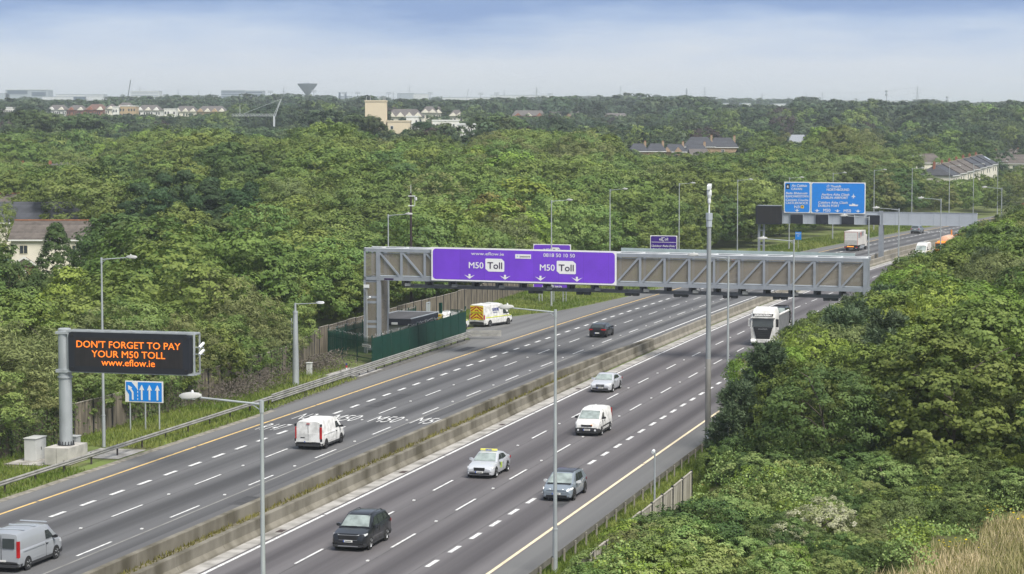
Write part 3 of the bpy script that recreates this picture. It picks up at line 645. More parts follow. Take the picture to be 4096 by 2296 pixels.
# equipment bar under the truss
mb = MB(); mb.bar((3.9, .5, gz(4, 6.62)), (46.3, .5, gz(46, 6.62)), .30, .26); mb.bar((3.9, 2.1, gz(4, 6.62)), (46.3, 2.1, gz(46, 6.62)), .26, .22)
for x in verts_x[1:20]:
    for y in (.5, 2.1): mb.b2(x-.12, x+.12, y-.1, y+.1, gz(x, 6.7), gz(x, ZB))
mb.build('equipment_bar', M('dark_grey_steel', (.10, .108, .12), .5, 0, .15), t)
for i, x in enumerate(verts_x[1:20]):
    if i % 2 == 0:
        mb = MB(); mb.box(x+.55, .3, gz(x, 6.80), .55, .5, .28, .2); mb.build('floodlight', M('grey_floodlight', (.22, .23, .23), .5, .2, .2), t)
    mb = MB(); mb.box(x+.3, 1.0, gz(x, 6.93), .42, .55, .42); mb.build('camera_box', black_plastic, t)
    if i % 2 and i > 3:
        mb = MB(); mb.box(x+1.1, .6, gz(x, 6.36), .62, .35, .30); mb.box(x+1.85, .6, gz(x, 6.36), .62, .35, .30); mb.b2(x+.8, x+2.2, .62, .7, gz(x, 6.3), gz(x, 6.55)); mb.build('vehicle_detector', dark_equip, t)
    if i % 3 == 0:
        mb = MB(); mb.path([(x+.9+.12*k, .4, gz(x, 7.15-.42*math.sin(math.pi*k/6)-.04*k)) for k in range(7)], .022, 5); mb.build('cable', black_plastic, t)
mb = MB(); mb.b2(2.05, 3.0, -.13, -.115, gz(2, 7.23), gz(2, 7.40)); pl = mb.build('name_plate', sign_navy, t)
# purple board
SX0, SX1 = 6.9, 25.15
mb = MB(); mb.add([(SX0, -.35, 7.27), (SX1, -.35, 7.07), (SX1, -.35, 10.32), (SX0, -.35, 10.50), (SX0, -.24, 7.27), (SX1, -.24, 7.07), (SX1, -.24, 10.32), (SX0, -.24, 10.50)], [(0, 1, 2, 3), (7, 6, 5, 4), (0, 4, 5, 1), (3, 2, 6, 7), (0, 3, 7, 4), (1, 5, 6, 2)])
bd = mb.build('sign_board', sign_white, t)
u = Vector((1, 0, -.0105)).normalized(); vv = Vector((0, 0, 1))
def rrect(x0, x1, z0, z1, r, k=5):
    pts = []
    for cx, cz, a0 in ((x1-r, z0+r, -90), (x1-r, z1-r, 0), (x0+r, z1-r, 90), (x0+r, z0+r, 180)):
        for i in range(k+1): a = math.radians(a0+90*i/k); pts.append((cx+r*math.cos(a), cz+r*math.sin(a)))
    return pts
so_ = Vector((SX0, -.36, 7.27))
mb = MB(); ppoly(mb, rrect(.14, 18.10, .14, 3.09, .32), so_, u, vv); mb.build('purple_field', sign_purple, bd, normals=False)
so2 = so_+Vector((0, -.014, 0)); so3 = so_+Vector((0, -.026, 0))
mb = MB(); bk = MB()
def T(mb, s, x, z, w, size, **k): put_text(mb, s, size, so2+u*x+vv*z, u, vv, width=w, **k)
T(mb, 'www.eflow.ie', 5.61, 2.56, 3.25, .31, bold=.006); T(mb, '0818 50 10 50', 12.68, 2.55, 3.08, .36, bold=.012)
def m50toll(x, zb):
    T(mb, 'M50', x+.70, zb+.30, 1.44, .62, bold=.02)
    ppoly(mb, [(x+1.62, zb+.28), (x+1.62, zb+1.22), (x+1.70, zb+1.27), (x+3.22, zb+1.27), (x+3.50, zb+1.02), (x+3.50, zb+.08), (x+3.42, zb+.02), (x+1.92, zb+.02)], so2, u, vv)
    put_text(bk, 'Toll', .66, so3+u*(x+2.56)+vv*(zb+.30), u, vv, width=1.45, bold=.02)
m50toll(3.78, .98); m50toll(10.82, .93)
def arrow_dn(mb, x, z, s, o, U, W): ppoly(mb, [(x, z), (x+.54*s, z+.40*s), (x+.10*s, z+.22*s), (x+.10*s, z+.47*s), (x-.10*s, z+.47*s), (x-.10*s, z+.22*s), (x-.54*s, z+.40*s)], o, U, W)
for x in (3.82, 7.35, 10.85, 14.42): arrow_dn(mb, x, .24, 1.0, so2, u, vv)
ppoly(mb, [(8.36, 2.32), (9.92, 2.32), (9.92, 2.74), (8.36, 2.74)], so2, u, vv)
mb.build('lettering', sign_white, bd, normals=False)
put_text(bk, 'payzone', .19, so3+u*9.34+vv*2.46, u, vv, width=1.0, bold=.01)
bl = MB(); put_text(bl, 'α', .16, so3+u*8.58+vv*2.48, u, vv, bold=.02); ppoly(bl, [(8.76, 2.4), (8.775, 2.4), (8.775, 2.66), (8.76, 2.66)], so3, u, vv)
bk.build('dark_lettering', sign_navy, bd, normals=False); bl.build('logo', sign_blue, bd, normals=False)
# ================================================================ green compound
green_m = M('green_palisade', (0.006, 0.050, 0.036), 0.6, 0, 0.2, 1.2, spec=.2)
A_, B_, C_, D_ = Vector(RP(102.4, -33.9)), Vector(RP(96.7, -27.4)), Vector(RP(128, -28.0)), Vector(RP(131, -34.6))
wire_m = M('razor_wire', (.42, .43, .43), .45, .5, .2)
def wire(mb, a, b, z):
    n = int((b-a).length*5); p = None
    for i in range(n+1):
        q = a.lerp(b, i/n); q = Vector((q.x+random.uniform(-.10, .10), q.y+random.uniform(-.10, .10), z+random.uniform(-.13, .15)))
        if p is not None: mb.tube(p, q, .014, .014, 4, False)
        if i % 2: mb.tube(q-Vector((.07, .05, .06)), q+Vector((.07, -.05, .07)), .010, .010, 3, False)
        p = q
def palisade(label, a, b, sheet, h=2.45):
    root = empty('palisade_fence', label, 'fence', a, math.atan2((b-a).y, (b-a).x)); L = (b-a).length; n = int(round(L/2.75)); me = None
    for i in range(n+1):
        if me is None: mb = MB(); mb.box(0, 0, h/2+.12, .09, .09, h+.24); o = mb.build('post', green_m, root); me = o.data
        else: o = link(bpy.data.objects.new('post', me)); o.parent = root
        o.location = (L*i/n, 0, 0)
    pales = MB(); x = .16
    while x < L-.05:
        pales.add([(x-.035, -.05, .08), (x+.035, -.05, .08), (x+.035, -.05, h-.12), (x, -.05, h), (x-.035, -.05, h-.12), (x-.035, -.03, .08), (x+.035, -.03, .08), (x+.035, -.03, h-.12), (x, -.03, h), (x-.035, -.03, h-.12)], [(0, 1, 2, 3, 4), (9, 8, 7, 6, 5), (0, 5, 6, 1), (1, 6, 7, 2), (2, 7, 8, 3), (3, 8, 9, 4), (4, 9, 5, 0)]); x += .155
    pales.build('pales', green_m, root)
    mb = MB(); mb.b2(0, L, -.03, .02, .45, .52); mb.b2(0, L, -.03, .02, h-.5, h-.43); mb.build('rail', green_m, root)
    if sheet:
        for i in range(n): mb = MB(); mb.b2(L*i/n+.05, L*(i+1)/n-.05, -.075, -.055, .05, h-.03); mb.build('sheet_panel', green_m, root)
    mb = MB(); wire(mb, Vector((0, 0, 0)), Vector((L, 0, 0)), h+.16); mb.build('razor_wire', wire_m, root); return root
palisade('open green palisade end of the compound nearest the message sign', A_, B_, False)
palisade('long solid sheeted green palisade facing the motorway', B_, C_, True)
palisade('green palisade at the back of the compound beside the timber fence', D_, A_, False)
pf = empty('fence_sign', 'small white name sign on the open green palisade', 'sign', B_+Vector((0, 0, 0)), math.atan2((B_-A_).y, (B_-A_).x))
mb = MB(); mb.b2(-1.75, -.15, -.10, -.075, 1.52, 1.78); mb.build('plate', sign_white, pf)
mb = MB(); put_text(mb, 'MULLIGAN FENCING', .15, (-.95, -.108, 1.575), (1, 0, 0), (0, 0, 1), width=1.45, bold=.02); mb.build('lettering', sign_navy, pf, normals=False)
gate = empty('palisade_gate', 'narrow green post and gate leaf at the van end of the compound', 'gate', C_, math.atan2((D_-C_).y, (D_-C_).x))
mb = MB(); mb.b2(-.06, .06, -.06, .06, 0, 3.0); mb.b2(3.4, 3.75, -.1, .1, 0, 3.2); mb.build('gate_post', green_m, gate)
mb = MB()
for i in range(12): mb.b2(.3+.16*i, .37+.16*i, -.02, .02, .1, 2.6)
mb.build('gate_leaf', green_m, gate)
# equipment hut
k_ = empty('equipment_hut', 'low grey equipment hut with dark flat roof inside the green compound', 'hut', RP(117.9, -31.4), rz_at(118))
hutw = M('hut_render', (.42, .41, .38), .9, 0, .12, .8); fas = M('dark_fascia', (.022, .026, .038), .5, 0, .15); roofm = stripes(M('hut_roof_sheet', (.085, .083, .085), .7, 0, .15), 'x', 1.0, (.05, .05, .05), .04, .6)
mb = MB(); mb.b2(-2.1, 2.1, -4.3, 4.3, 0, 2.1); mb.build('wall', hutw, k_)
mb = MB(); mb.b2(-2.25, 2.25, -4.45, 4.45, 2.1, 2.78); mb.build('fascia', fas, k_, bevel=.02)
mb = MB(); mb.b2(-2.2, 2.2, -4.4, 4.4, 2.785, 2.80); mb.build('roof', roofm, k_)
mb = MB(); mb.b2(-2.25, -2.17, -4.45, 4.45, 2.78, 2.86); mb.b2(2.17, 2.25, -4.45, 4.45, 2.78, 2.86); mb.b2(-2.17, 2.17, 4.37, 4.45, 2.78, 2.86); mb.build('roof_edge', steel_pale, k_)
mb = MB(); mb.box(.5, -4.55, 2.32, .6, .2, .2); mb.build('floodlight', white_steel, k_)
mb = MB(); mb.tube((2.3, -1.2, 1.9), (2.45, -1.4, 1.85), .1, .09, 8); mb.build('camera', white_steel, k_)
mb = MB(); mb.b2(2.1, 2.13, 1.2, 2.2, .05, 2.05); mb.build('door', steel_grey, k_)
# posts and masts
def cam_post(label, s, lat, h, arms):
    t = empty('camera_post', label, 'camera post', RP(s, lat), rz_at(s)); mb = MB(); mb.tube((0, 0, 0), (0, 0, h), .06, .05, 8); mb.build('pole', galv, t)
    for x, z in arms:
        mb = MB(); mb.bar((0, 0, z), (x, 0, z), .05, .05); mb.tube((x, -.18, z+.08), (x, .12, z+.14), .09, .09, 8); mb.build('camera', white_steel, t)
    return t
cam_post('grey camera post with three cameras against the timber fence', 91.5, -33.4, 4.6, ((-.5, 2.5), (.45, 2.7), (.3, 4.2)))
cam_post('slim post with floodlight and camera standing in front of the gantry leg', 106.0, -31.2, 6.4, ((.3, 5.4),))
o = empty('floodlight', 'small white floodlight on the slim post before the gantry leg', 'floodlight', RP(106.0, -31.2, 6.4), rz_at(106)); mb = MB(); mb.box(0, -.1, .2, .55, .12, .3); mb.build('lamp_body', white_steel, o); mb = MB(); mb.b2(-.2, .2, -.03, .03, -.05, .05); mb.build('bracket', galv, o)
cam_post('thin pale camera post behind the crash barrier on the right verge', 21.5, 15.0, 3.9, ((-.08, 3.75),))
t = empty('camera_mast', 'tall thick grey mast with a white camera dome on top beside the right trees', 'mast', RP(50.1, 12.95), rz_at(50))
mb = MB(); mb.lathe([(.178, 6.2), (.145, 16.0), (0, 16.0)], n=18); mb.build('pole', M('mast_steel', (.29, .31, .32), .6, .2, .3, .8, (1, 1, .4)), t, smooth=True)
mb = MB(); mb.lathe([(.20, 0), (.195, 6.2), (.17, 6.24)], n=18); mb.build('base_section', M('mast_base_steel', (.22, .215, .20), .75, .1, .35, .8, (1, 1, .4)), t, smooth=True)
mb = MB(); mb.b2(-.09, .09, -.205, -.18, .5, 1.3); mb.build('access_door', steel_pale, t)
mb = MB(); mb.lathe([(.20, 15.3), (.20, 15.75), (.235, 15.78), (.235, 16.25), (0, 16.25)], n=8); mb.build('collar', steel_pale, t)
mb = MB(); mb.tube((0, 0, 16.2), (0, 0, 16.9), .055, .055, 8); mb.lathe([(.06, 16.85), (.11, 16.95), (.12, 17.15), (.10, 17.25), (.17, 17.5), (.17, 17.75), (.10, 17.9), (0, 17.92)], n=14); mb.loft([[(-.12, -.25, 17.85), (.12, -.25, 17.85), (.12, -.25, 18.1), (-.12, -.25, 18.1)], [(-.13, .22, 17.95), (.13, .22, 17.95), (.13, .22, 18.25), (-.13, .22, 18.25)]]); mb.build('camera', white_steel, t)
t = empty('radio_mast', 'dark brown slim mast with white antennas behind the equipment hut', 'mast', RP(141, -38.6), 0)
mb = MB(); mb.tube((0, 0, 0), (0, 0, 14.6), .17, .12, 10); mb.build('pole', M('brown_pole', (.035, .022, .022), .7, 0, .2), t)
mb = MB(); mb.bar((-.3, -.1, 14.3), (.5, -.1, 14.3), .07, .09); mb.bar((-.3, -.1, 13.2), (.45, -.1, 13.2), .07, .09); mb.tube((.45, -.15, 13.2), (.45, -.15, 14.3), .03, .03, 6); mb.tube((0, 0, 14.6), (0, 0, 15.6), .03, .02, 5); mb.box(.62, -.2, 14.0, .16, .16, .36); mb.build('antenna', white_steel, t)
def marker(label, s, lat):
    t = empty('marker_post', label, 'marker post', RP(s, lat), rz_at(s)); mb = MB(); mb.b2(-.06, .06, -.04, .04, 0, .95); mb.build('post', white_steel, t)
    mb = MB(); mb.b2(-.065, .065, -.045, .045, .55, .75); mb.build('red_band', M('marker_red', (.5, .03, .03), .5), t); mb = MB(); mb.b2(-.065, .065, -.045, .045, .75, .96); mb.build('blue_cap', M('marker_blue', (.03, .05, .2), .5), t)
marker('small red white and blue marker post behind the crash barrier', 88.3, -26.9)
# purple signs on posts
def purple_sign(label, s, lat, w, z0, z1, posts, mat):
    t = empty('toll_sign', label, 'road sign', RP(s, lat), rz_at(s))
    mb = MB()
    for x in posts: mb.tube((x, .1, 0), (x, .1, z1-.2), .06, .06, 6)
    for x0, x1 in zip(posts[0::2], posts[1::2]):
        for z in (.5, 1.0): mb.bar((x0, .1, z), (x1, .1, z), .04, .04)
    mb.build('post', galv, t)
    mb = MB(); mb.b2(0, w, 0, .06, z0, z1); b = mb.build('board', sign_white, t, bevel=.02)
    mb = MB(); ppoly(mb, rrect(.10, w-.10, z0+.10, z1-.10, .22), (0, -.014, 0), (1, 0, 0), (0, 0, 1)); mb.build('purple_field', mat, b, normals=False); return t, b
t, b = purple_sign('purple toll sign on tall posts mostly hidden behind the gantry board', 172.5, -33.5, 4.95, 1.6, 7.35, (.75, 1.15, 2.3, 2.7, 3.9, 4.3), sign_purple)
mb = MB(); X, Zv = Vector((1, 0, 0)), Vector((0, 0, 1))
put_text(mb, 'M50', .55, (1.9, -.03, 6.28), X, Zv, width=1.0, bold=.02); ppoly(mb, [(2.5, 6.3), (2.5, 6.95), (3.35, 6.95), (3.55, 6.75), (3.55, 6.05), (2.7, 6.05)], (0, -.03, 0), X, Zv)
put_text(mb, '0818 50 10 50', .36, (2.47, -.03, 2.62), X, Zv, width=2.8, bold=.02); put_text(mb, 'www.eflow.ie', .34, (2.47, -.03, 1.9), X, Zv, width=2.6, bold=.03); mb.build('lettering', sign_white, b, normals=False)
mb = MB(); put_text(mb, 'Toll', .5, (3.02, -.045, 6.28), X, Zv, width=.85, bold=.02); mb.build('dark_lettering', sign_navy, b, normals=False)
t, b = purple_sign('small dark purple toll tag sign standing behind the gantry by the trees', 219, -30.35, 4.05, 3.2, 6.33, (.7, 1.0, 3.0, 3.3), sign_purple_dark)
mb = MB(); put_text(mb, 'e', .42, (1.50, -.03, 5.62), X, Zv, width=.30); put_text(mb, 'oll', .42, (2.44, -.03, 5.62), X, Zv, width=.50, bold=.02)
for r0, a0, a1 in ((.30, 90, 300), (.18, 90, 300)):
    for i in range(10):
        q0, q1 = (math.radians(a0+(a1-a0)*k/10) for k in (i, i+1)); ppoly(mb, [(1.95+r0*math.cos(q0), 5.78+r0*math.sin(q0)), (1.95+r0*math.cos(q1), 5.78+r0*math.sin(q1)), (1.95+(r0-.06)*math.cos(q1), 5.78+(r0-.06)*math.sin(q1)), (1.95+(r0-.06)*math.cos(q0), 5.78+(r0-.06)*math.sin(q0))], (0, -.03, 0), X, Zv)
mb.b2(1.68, 2.2, -.034, -.03, 6.0, 6.06); mb.b2(.2, 3.85, -.034, -.03, 5.33, 5.39)
put_text(mb, 'Úsáideoir Rialta Dola?', .30, (2.02, -.03, 4.68), X, Zv, width=3.6, shear=.25, bold=.02); put_text(mb, 'Bain Úsáid As Clib?', .30, (2.02, -.03, 4.18), X, Zv, width=3.2, shear=.25, bold=.02); mb.build('lettering', sign_white, b, normals=False)
# ================================================================ blue sign gantry
lx, ly, _ = RP(274.3, -6.5); HG = HD(277)
t = empty('sign_gantry', 'pale grey sign gantry with two blue direction boards beyond the toll gantry', 'gantry', (lx, ly, 0), -HG)
mb = MB(); mb.b2(-16.7, 15.7, -.1, .6, 5.95, 8.05); mb.build('beam', M('gantry_cladding', (.44, .475, .52), .45, .1, .08, .4), t, bevel=.02)
mb = MB()
for i in range(16): mb.b2(-16.5+2.1*i, -16.4+2.1*i, -.14, -.101, 5.95, 8.05)
mb.b2(-16.7, 15.7, -.16, -.101, 8.0, 8.08); mb.b2(-16.7, 15.7, -.16, -.101, 5.9, 5.98); mb.build('panel_rib', steel_pale, t)
mb = MB(); mb.b2(-.35, .35, -.35, -.17, .0, 8.25); mb.b2(-.35, .35, .35, .7, .0, 5.9); mb.b2(-.5, .5, -.5, .75, 0, .12); mb.b2(-.3, .3, -.2, .4, .5, .7); mb.b2(-.3, .3, -.2, .4, 4.6, 4.9); mb.build('leg', steel_grey, t)
mb = MB(); mb.b2(-20.95, -20.6, .1, .5, 0, 6); mb.b2(-20.1, -19.8, .1, .5, 0, 6)
for z in (1, 2.2, 3.4, 4.6): mb.b2(-20.6, -20.1, .2, .4, z, z+.15)
mb.build('leg', steel_grey, t)
mb = MB(); mb.b2(-21.2, -16.72, -.55, .3, 5.75, 8.85); dpn = mb.build('message_display', vms_black, t, bevel=.03); mb = MB(); mb.b2(-20.8, -16.95, -.565, -.545, 6.05, 8.6); mb.build('pixel_matrix', pixm, dpn)
mb = MB(); mb.b2(-21.0, -16.9, .0, .5, 8.85, 8.95); mb.build('top_rail', steel_pale, t)
mb = MB(); mb.b2(15.3, 15.7, 0, .5, 0, 5.94); mb.build('leg', steel_grey, t)
for x in (-14.15, -9.85, -5.5, -1.2):
    mb = MB(); mb.b2(x-1.05, x+1.05, -.48, -.18, 5.92, 7.50); o = mb.build('lane_signal', vms_black, t, bevel=.03)
    mb = MB(); mb.b2(x+1.06, x+1.14, -.45, -.18, 5.95, 7.55); mb.b2(x-1.14, x+1.14, -.45, -.18, 7.51, 7.58); mb.build('hood', steel_pale, o)
def blue_board(x0, x1, z0, z1):
    mb = MB(); mb.b2(x0, x1, -.40, -.28, z0, z1); b = mb.build('sign_board', sign_white, t, bevel=.02)
    mb = MB(); ppoly(mb, rrect(x0+.14, x1-.14, z0+.14, z1-.14, .3), (0, -.415, 0), X, Zv); mb.build('blue_field', sign_blue, b, normals=False); return b
YB = -.435
b = blue_board(-16.35, -11.85, 7.72, 12.92); mb = MB(); L0 = -16.05
def TL(s, x, z, w, size, it=False, al='LEFT'): put_text(mb, s, size, (x, YB, z), X, Zv, width=w, align=al, shear=.22 if it else 0, bold=.025)
TL('An Cabhán', -15.1, 12.10, 2.65, .42, True); TL('CAVAN', -15.1, 11.55, 1.8, .40)
TL('Baile Bhlainséir', L0, 10.85, 3.8, .38, True); TL('BLANCHARDSTOWN', L0, 10.32, 3.85, .40)
TL('Caisleán Cnucha', L0, 9.72, 3.85, .38, True); TL('CASTLEKNOCK', L0, 9.2, 3.85, .40); TL('N3', -14.55, 8.52, .85, .46)
mb.build('lettering', sign_white, b, normals=False)
mb = MB(); arrow_dn(mb, -14.1, 7.92, .95, Vector((0, YB, 0)), X, Zv); mb.build('arrow', sign_white, b, normals=False)
mb = MB(); ppoly(mb, rrect(-16.02, -15.4, 11.72, 12.58, .08), (0, YB+.005, 0), X, Zv); o = mb.build('junction_box', sign_black, b, normals=False); mb = MB(); put_text(mb, '6', .5, (-15.71, YB-.01, 11.9), X, Zv, bold=.03); mb.build('numeral', sign_white, o, normals=False)
mb = MB(); ppoly(mb, [(-13.5, 8.5), (-12.95, 8.5), (-12.95, 9.0), (-13.5, 9.0)], (0, YB, 0), X, Zv); o = mb.build('yellow_patch', sign_yellow, b, normals=False); mb = MB(); ppoly(mb, [(-13.22, 8.6), (-13.05, 8.9), (-13.40, 8.9)], (0, YB-.012, 0), X, Zv); mb.build('triangle', sign_black, o, normals=False)
b = blue_board(-11.75, -2.6, 7.68, 12.88); mb = MB()
TL('Ó Thuaidh', -9.1, 12.05, 2.4, .40, True); TL('NORTHBOUND', -9.1, 11.48, 3.8, .42)
TL('Aerfort Átha Cliath', -10.0, 10.68, 4.7, .40, True); TL('DUBLIN AIRPORT', -10.0, 10.14, 4.5, .42)
TL('Calafort Átha Cliath', -10.5, 9.34, 4.95, .40, True); TL('DUBLIN PORT', -10.5, 8.78, 3.55, .42); TL('M50', -9.65, 7.98, 1.2, .52); TL('M50', -6.2, 7.94, 1.2, .52)
mb.build('lettering', sign_white, b, normals=False)
mb = MB()
for x in (-10.7, -7.25, -3.8): arrow_dn(mb, x, 7.92, .98, Vector((0, YB, 0)), X, Zv)
mb.build('arrow', sign_white, b, normals=False)
mb = MB(); ppoly(mb, [(-4.72, 10.2), (-4.6, 10.32), (-4.48, 10.2), (-4.54, 10.42), (-4.56, 10.55), (-4.28, 10.45), (-4.28, 10.55), (-4.56, 10.76), (-4.56, 10.98), (-4.6, 11.04), (-4.64, 10.98), (-4.64, 10.76), (-4.92, 10.55), (-4.92, 10.45), (-4.64, 10.55), (-4.66, 10.42)], (0, YB, 0), X, Zv)
ppoly(mb, [(-5.25, 8.98), (-3.9, 8.98), (-3.75, 9.22), (-4.3, 9.22), (-4.3, 9.34), (-4.6, 9.34), (-4.6, 9.42), (-4.8, 9.42), (-4.8, 9.22), (-5.35, 9.22)], (0, YB, 0), X, Zv); mb.build('symbol', sign_white, b, normals=False)
# emergency phone, route marker, concrete blocks
t = empty('emergency_phone', 'leaning orange emergency phone post marked SOS by the far verge', 'emergency phone', RP(257, -27.3), rz_at(257)); mb = MB(); mb.loft([[(-.25, -.15, 0), (.25, -.15, 0), (.25, .15, 0), (-.25, .15, 0)], [(-.08, -.15, 2.0), (.42, -.15, 2.0), (.42, .15, 2.0), (-.08, .15, 2.0)]]); mb.build('post', M('phone_orange', (.65, .09, .02), .5, 0, .08), t, bevel=.04)
mb = MB(); put_text(mb, 'SOS', .34, (.06, -.17, .75), (.085, 0, 1), (-1, 0, .085), bold=.02); mb.build('lettering', sign_white, t, normals=False)
t = empty('route_marker', 'small blue route marker plate on a thin post by the far trees', 'road sign', RP(300, -26.6), rz_at(300)); mb = MB(); mb.tube((0, .05, 0), (0, .05, 2.2), .04, .04, 6); mb.build('post', galv, t); mb = MB(); mb.b2(-.55, .55, -.02, .02, 1.9, 3.3); mb.build('plate', sign_blue, t)
mb = MB(); put_text(mb, 'M50', .3, (0, -.035, 2.85), X, Zv, width=.8); put_text(mb, 'N', .28, (0, -.035, 2.45), X, Zv); mb.build('lettering', sign_white, t, normals=False)
t = empty('concrete_barrier_block', 'white concrete barrier lying on the grass beside the maintenance van', 'barrier block', RP(150.5, -31.2), rz_at(150)+1.2); mb = MB(); mb.loft([[(x, -.35, 0), (x, .35, 0), (x, .2, .7), (x, -.2, .7)] for x in (-1.6, 1.6)]); mb.build('block', M('whitewashed_concrete', (.7, .7, .68), .8, 0, .12), t, bevel=.05)
for lab, s, la in (('orange emergency phone bollard lamp pair, left one, above the far gantry', 380, -28.5), ('orange emergency phone bollard lamp pair, right one, above the far gantry', 384, -28.3)): pass
# road studs
st = MB(); st.b2(-.07, .07, -.09, .09, 0, .05); pr = None; n = 0
sm = M('stud_reflector', (.85, .85, .82), .3)
for la in (-15.0, -11.67, -0.04, 3.31):
    for s in np.arange(2, 240, 12.0):
        lab = 'small white reflective stud between the lane dashes of the ' + ('left' if la < -5 else 'right') + ' carriageway'
        if pr is None: pr = st.build('road_stud', sm); o = pr
        else: o = pr.copy(); link(o)
        s_ = s+({-15.0: 8.3, -11.67: 9.0, -0.04: 10.0, 3.31: 3.5}[la]) ; o.location = RP(s_, la, .01); o.rotation_euler = (0, 0, rz_at(s_)); tag(o, lab, 'road stud', 'reflective road studs')
# ================================================================ vehicles (local +Y = forwards, ground at z = 0)
def paint(name, col, metal=0.0, rough=.3): return M('paint_'+name, col, rough, metal, .05, .5, coat=.5)
seal_m = M('grey_bumper', (.035, .036, .038), .6, 0, .15)
def section(y, zb, zt, hw, crown=.02, tuck=.10, sh=.07):
    zm = zb+(zt-zb)*.52; half = [(hw*.80, zb), (hw-tuck*.35, zb+.05), (hw, zb+.22), (hw, zm), (hw-.02, zt-sh*1.6), (hw-.07, zt-.02), (hw*.55, zt+crown)]
    return [(-x, y, z) for x, z in half]+[(x, y, z) for x, z in half[::-1]]
def glass_poly(mb, pts): mb.poly(pts)
class Car: pass
def build_vehicle(nm, label, cat, c, body_m, roof_m=None, light_on=False, rim=None):
    """c: L W H sections / cabin / windows description"""
    t = empty(nm, label, cat); L = c['L']; hw = c['W']/2; f = L/2; r = -L/2
    mb = MB(); mb.loft([section(y*1.0, zb, zt, hw*k) for y, zb, zt, k in c['low']])
    # cabin
    cab = c['cab']; zB = c['belt']; hB = hw-.055; hT = hw*c.get('tumble', .78)
    def half(z, zt): return hB+(hT-hB)*max(0, min(1, (z-zB)/(c['roof']-.08-zB)))
    rings = []
    for y, zt in cab:
        zt = max(zt, zB+.012); hs = half(zt-.08, zt); ring = [(hB, y, zB-.06), (hs+(.0 if zt-zB > .15 else .0), y, max(zB, zt-.085)), (hs*.93, y, zt-.012), (hs*.5, y, zt+.02)]
        rings.append([(-x, a, z) for x, a, z in ring]+ring[::-1])
    cm = MB(); cm.loft(rings)
    body = mb.build('body', body_m, t, smooth=True, auto=.6)
    cabin = cm.build('cabin', body_m if roof_m is None else roof_m, t, smooth=True, auto=.6)
    # windscreen and rear window lie on the sloping cabin ends
    def slope(y0, z0, y1, z1, a, b_, ins, name, m, sgn):
        q = []
        for tt, w in ((a, 1), (b_, 1)):
            y = y0+(y1-y0)*tt; z = z0+(z1-z0)*tt; x = half(z-.02, z)-ins; q.append((x, y+sgn*.012, z+.022))
        g = MB(); (x0, ya, za), (x1, yb, zb_) = q; ym, zm = (ya+yb)/2+sgn*.015, (za+zb_)/2+.012; xm = (x0+x1)/2
        g.loft([[(-x0, ya, za), (0, ya+sgn*.04, za+.012), (x0, ya, za)], [(-xm, ym, zm), (0, ym+sgn*.04, zm+.016), (xm, ym, zm)], [(-x1, yb, zb_), (0, yb+sgn*.03, zb_+.012), (x1, yb, zb_)]], caps=False, closed=False)
        return g.build(name, m, t, smooth=True)
    (y0, z0), (y1, z1) = cab[0], cab[1]; slope(y0, max(z0, zB), y1, z1, .06, .93, .10, 'windscreen', windscreen_m, 1)
    (y0, z0), (y1, z1) = cab[-1], cab[-2]
    if c.get('rearwin', True): slope(y0, max(z0, zB), y1, z1, .12, .90, .12, 'rear_window', glass, -1)
    for wpoly in c['side']:
        for s in (-1, 1):
            g = MB(); g.poly([(s*(half(z, z)+.012), y, z) for y, z in wpoly]); g.build('side_window', glass, t)
    # wheels
    R = c['wr']; wm_ = {}
    for y in c['axles']:
        for s in (-1, 1):
            ar = MB(); ar.lathe([(0, -.004), (R*1.17, -.004), (R*1.17, .006), (0, .006)], (s*(hw+.004), y, R*1.02), 20, 'x'); ar.build('wheel_arch', c.get('archm', black_plastic), t)
            w = MB(); w.lathe([(R*.62, -.11), (R*.95, -.11), (R, -.07), (R, .07), (R*.95, .11), (R*.62, .11)], (0, 0, 0), 22, 'x'); tw = w.build('tyre', tyre, t, loc=(s*(hw-.075), y, R), smooth=True)
            g = MB(); g.lathe([(0, .07), (R*.64, .112), (R*.64, .09), (0, .05)] if s > 0 else [(0, -.05), (R*.64, -.09), (R*.64, -.112), (0, -.07)], (0, 0, 0), 20, 'x')
            for i in range(5):
                a = i*2*math.pi/5; g.bar((s*.10, .08*math.cos(a), .08*math.sin(a)), (s*.125, R*.6*math.cos(a), R*.6*math.sin(a)), .07, .03)
            rm = g.build('rim', rim or rim_m, t, loc=(s*(hw-.075), y, R)); rm.parent = tw; rm.location = (0, 0, 0)
    # ends
    hm = head_on if light_on else head_m
    def endplate(name, pts, y, m, th=.03, parent=t): g = MB(); g.prism([(x, y, z) for x, z in pts], (0, th, 0)); return g.build(name, m, parent, bevel=.008)
    def wrap(name, s, xi, xo, zb, zt, m, sgn, back):      # a lamp wrapped round a corner
        ye = f if sgn > 0 else r; g = MB(); off = sgn*.012
        k = [xi*hw, xo*hw*.97, hw*1.0+.008]; yy = [ye+off-sgn*c.get('bow', .04)*0, ye+off-sgn*.05, ye-sgn*back]
        rings = [[(s*x, y, zb+(0 if i < 2 else .05)), (s*x, y, zt)] for i, (x, y) in enumerate(zip(k, yy))]
        g.loft(rings, caps=False, closed=False); return g.build(name, m, t)
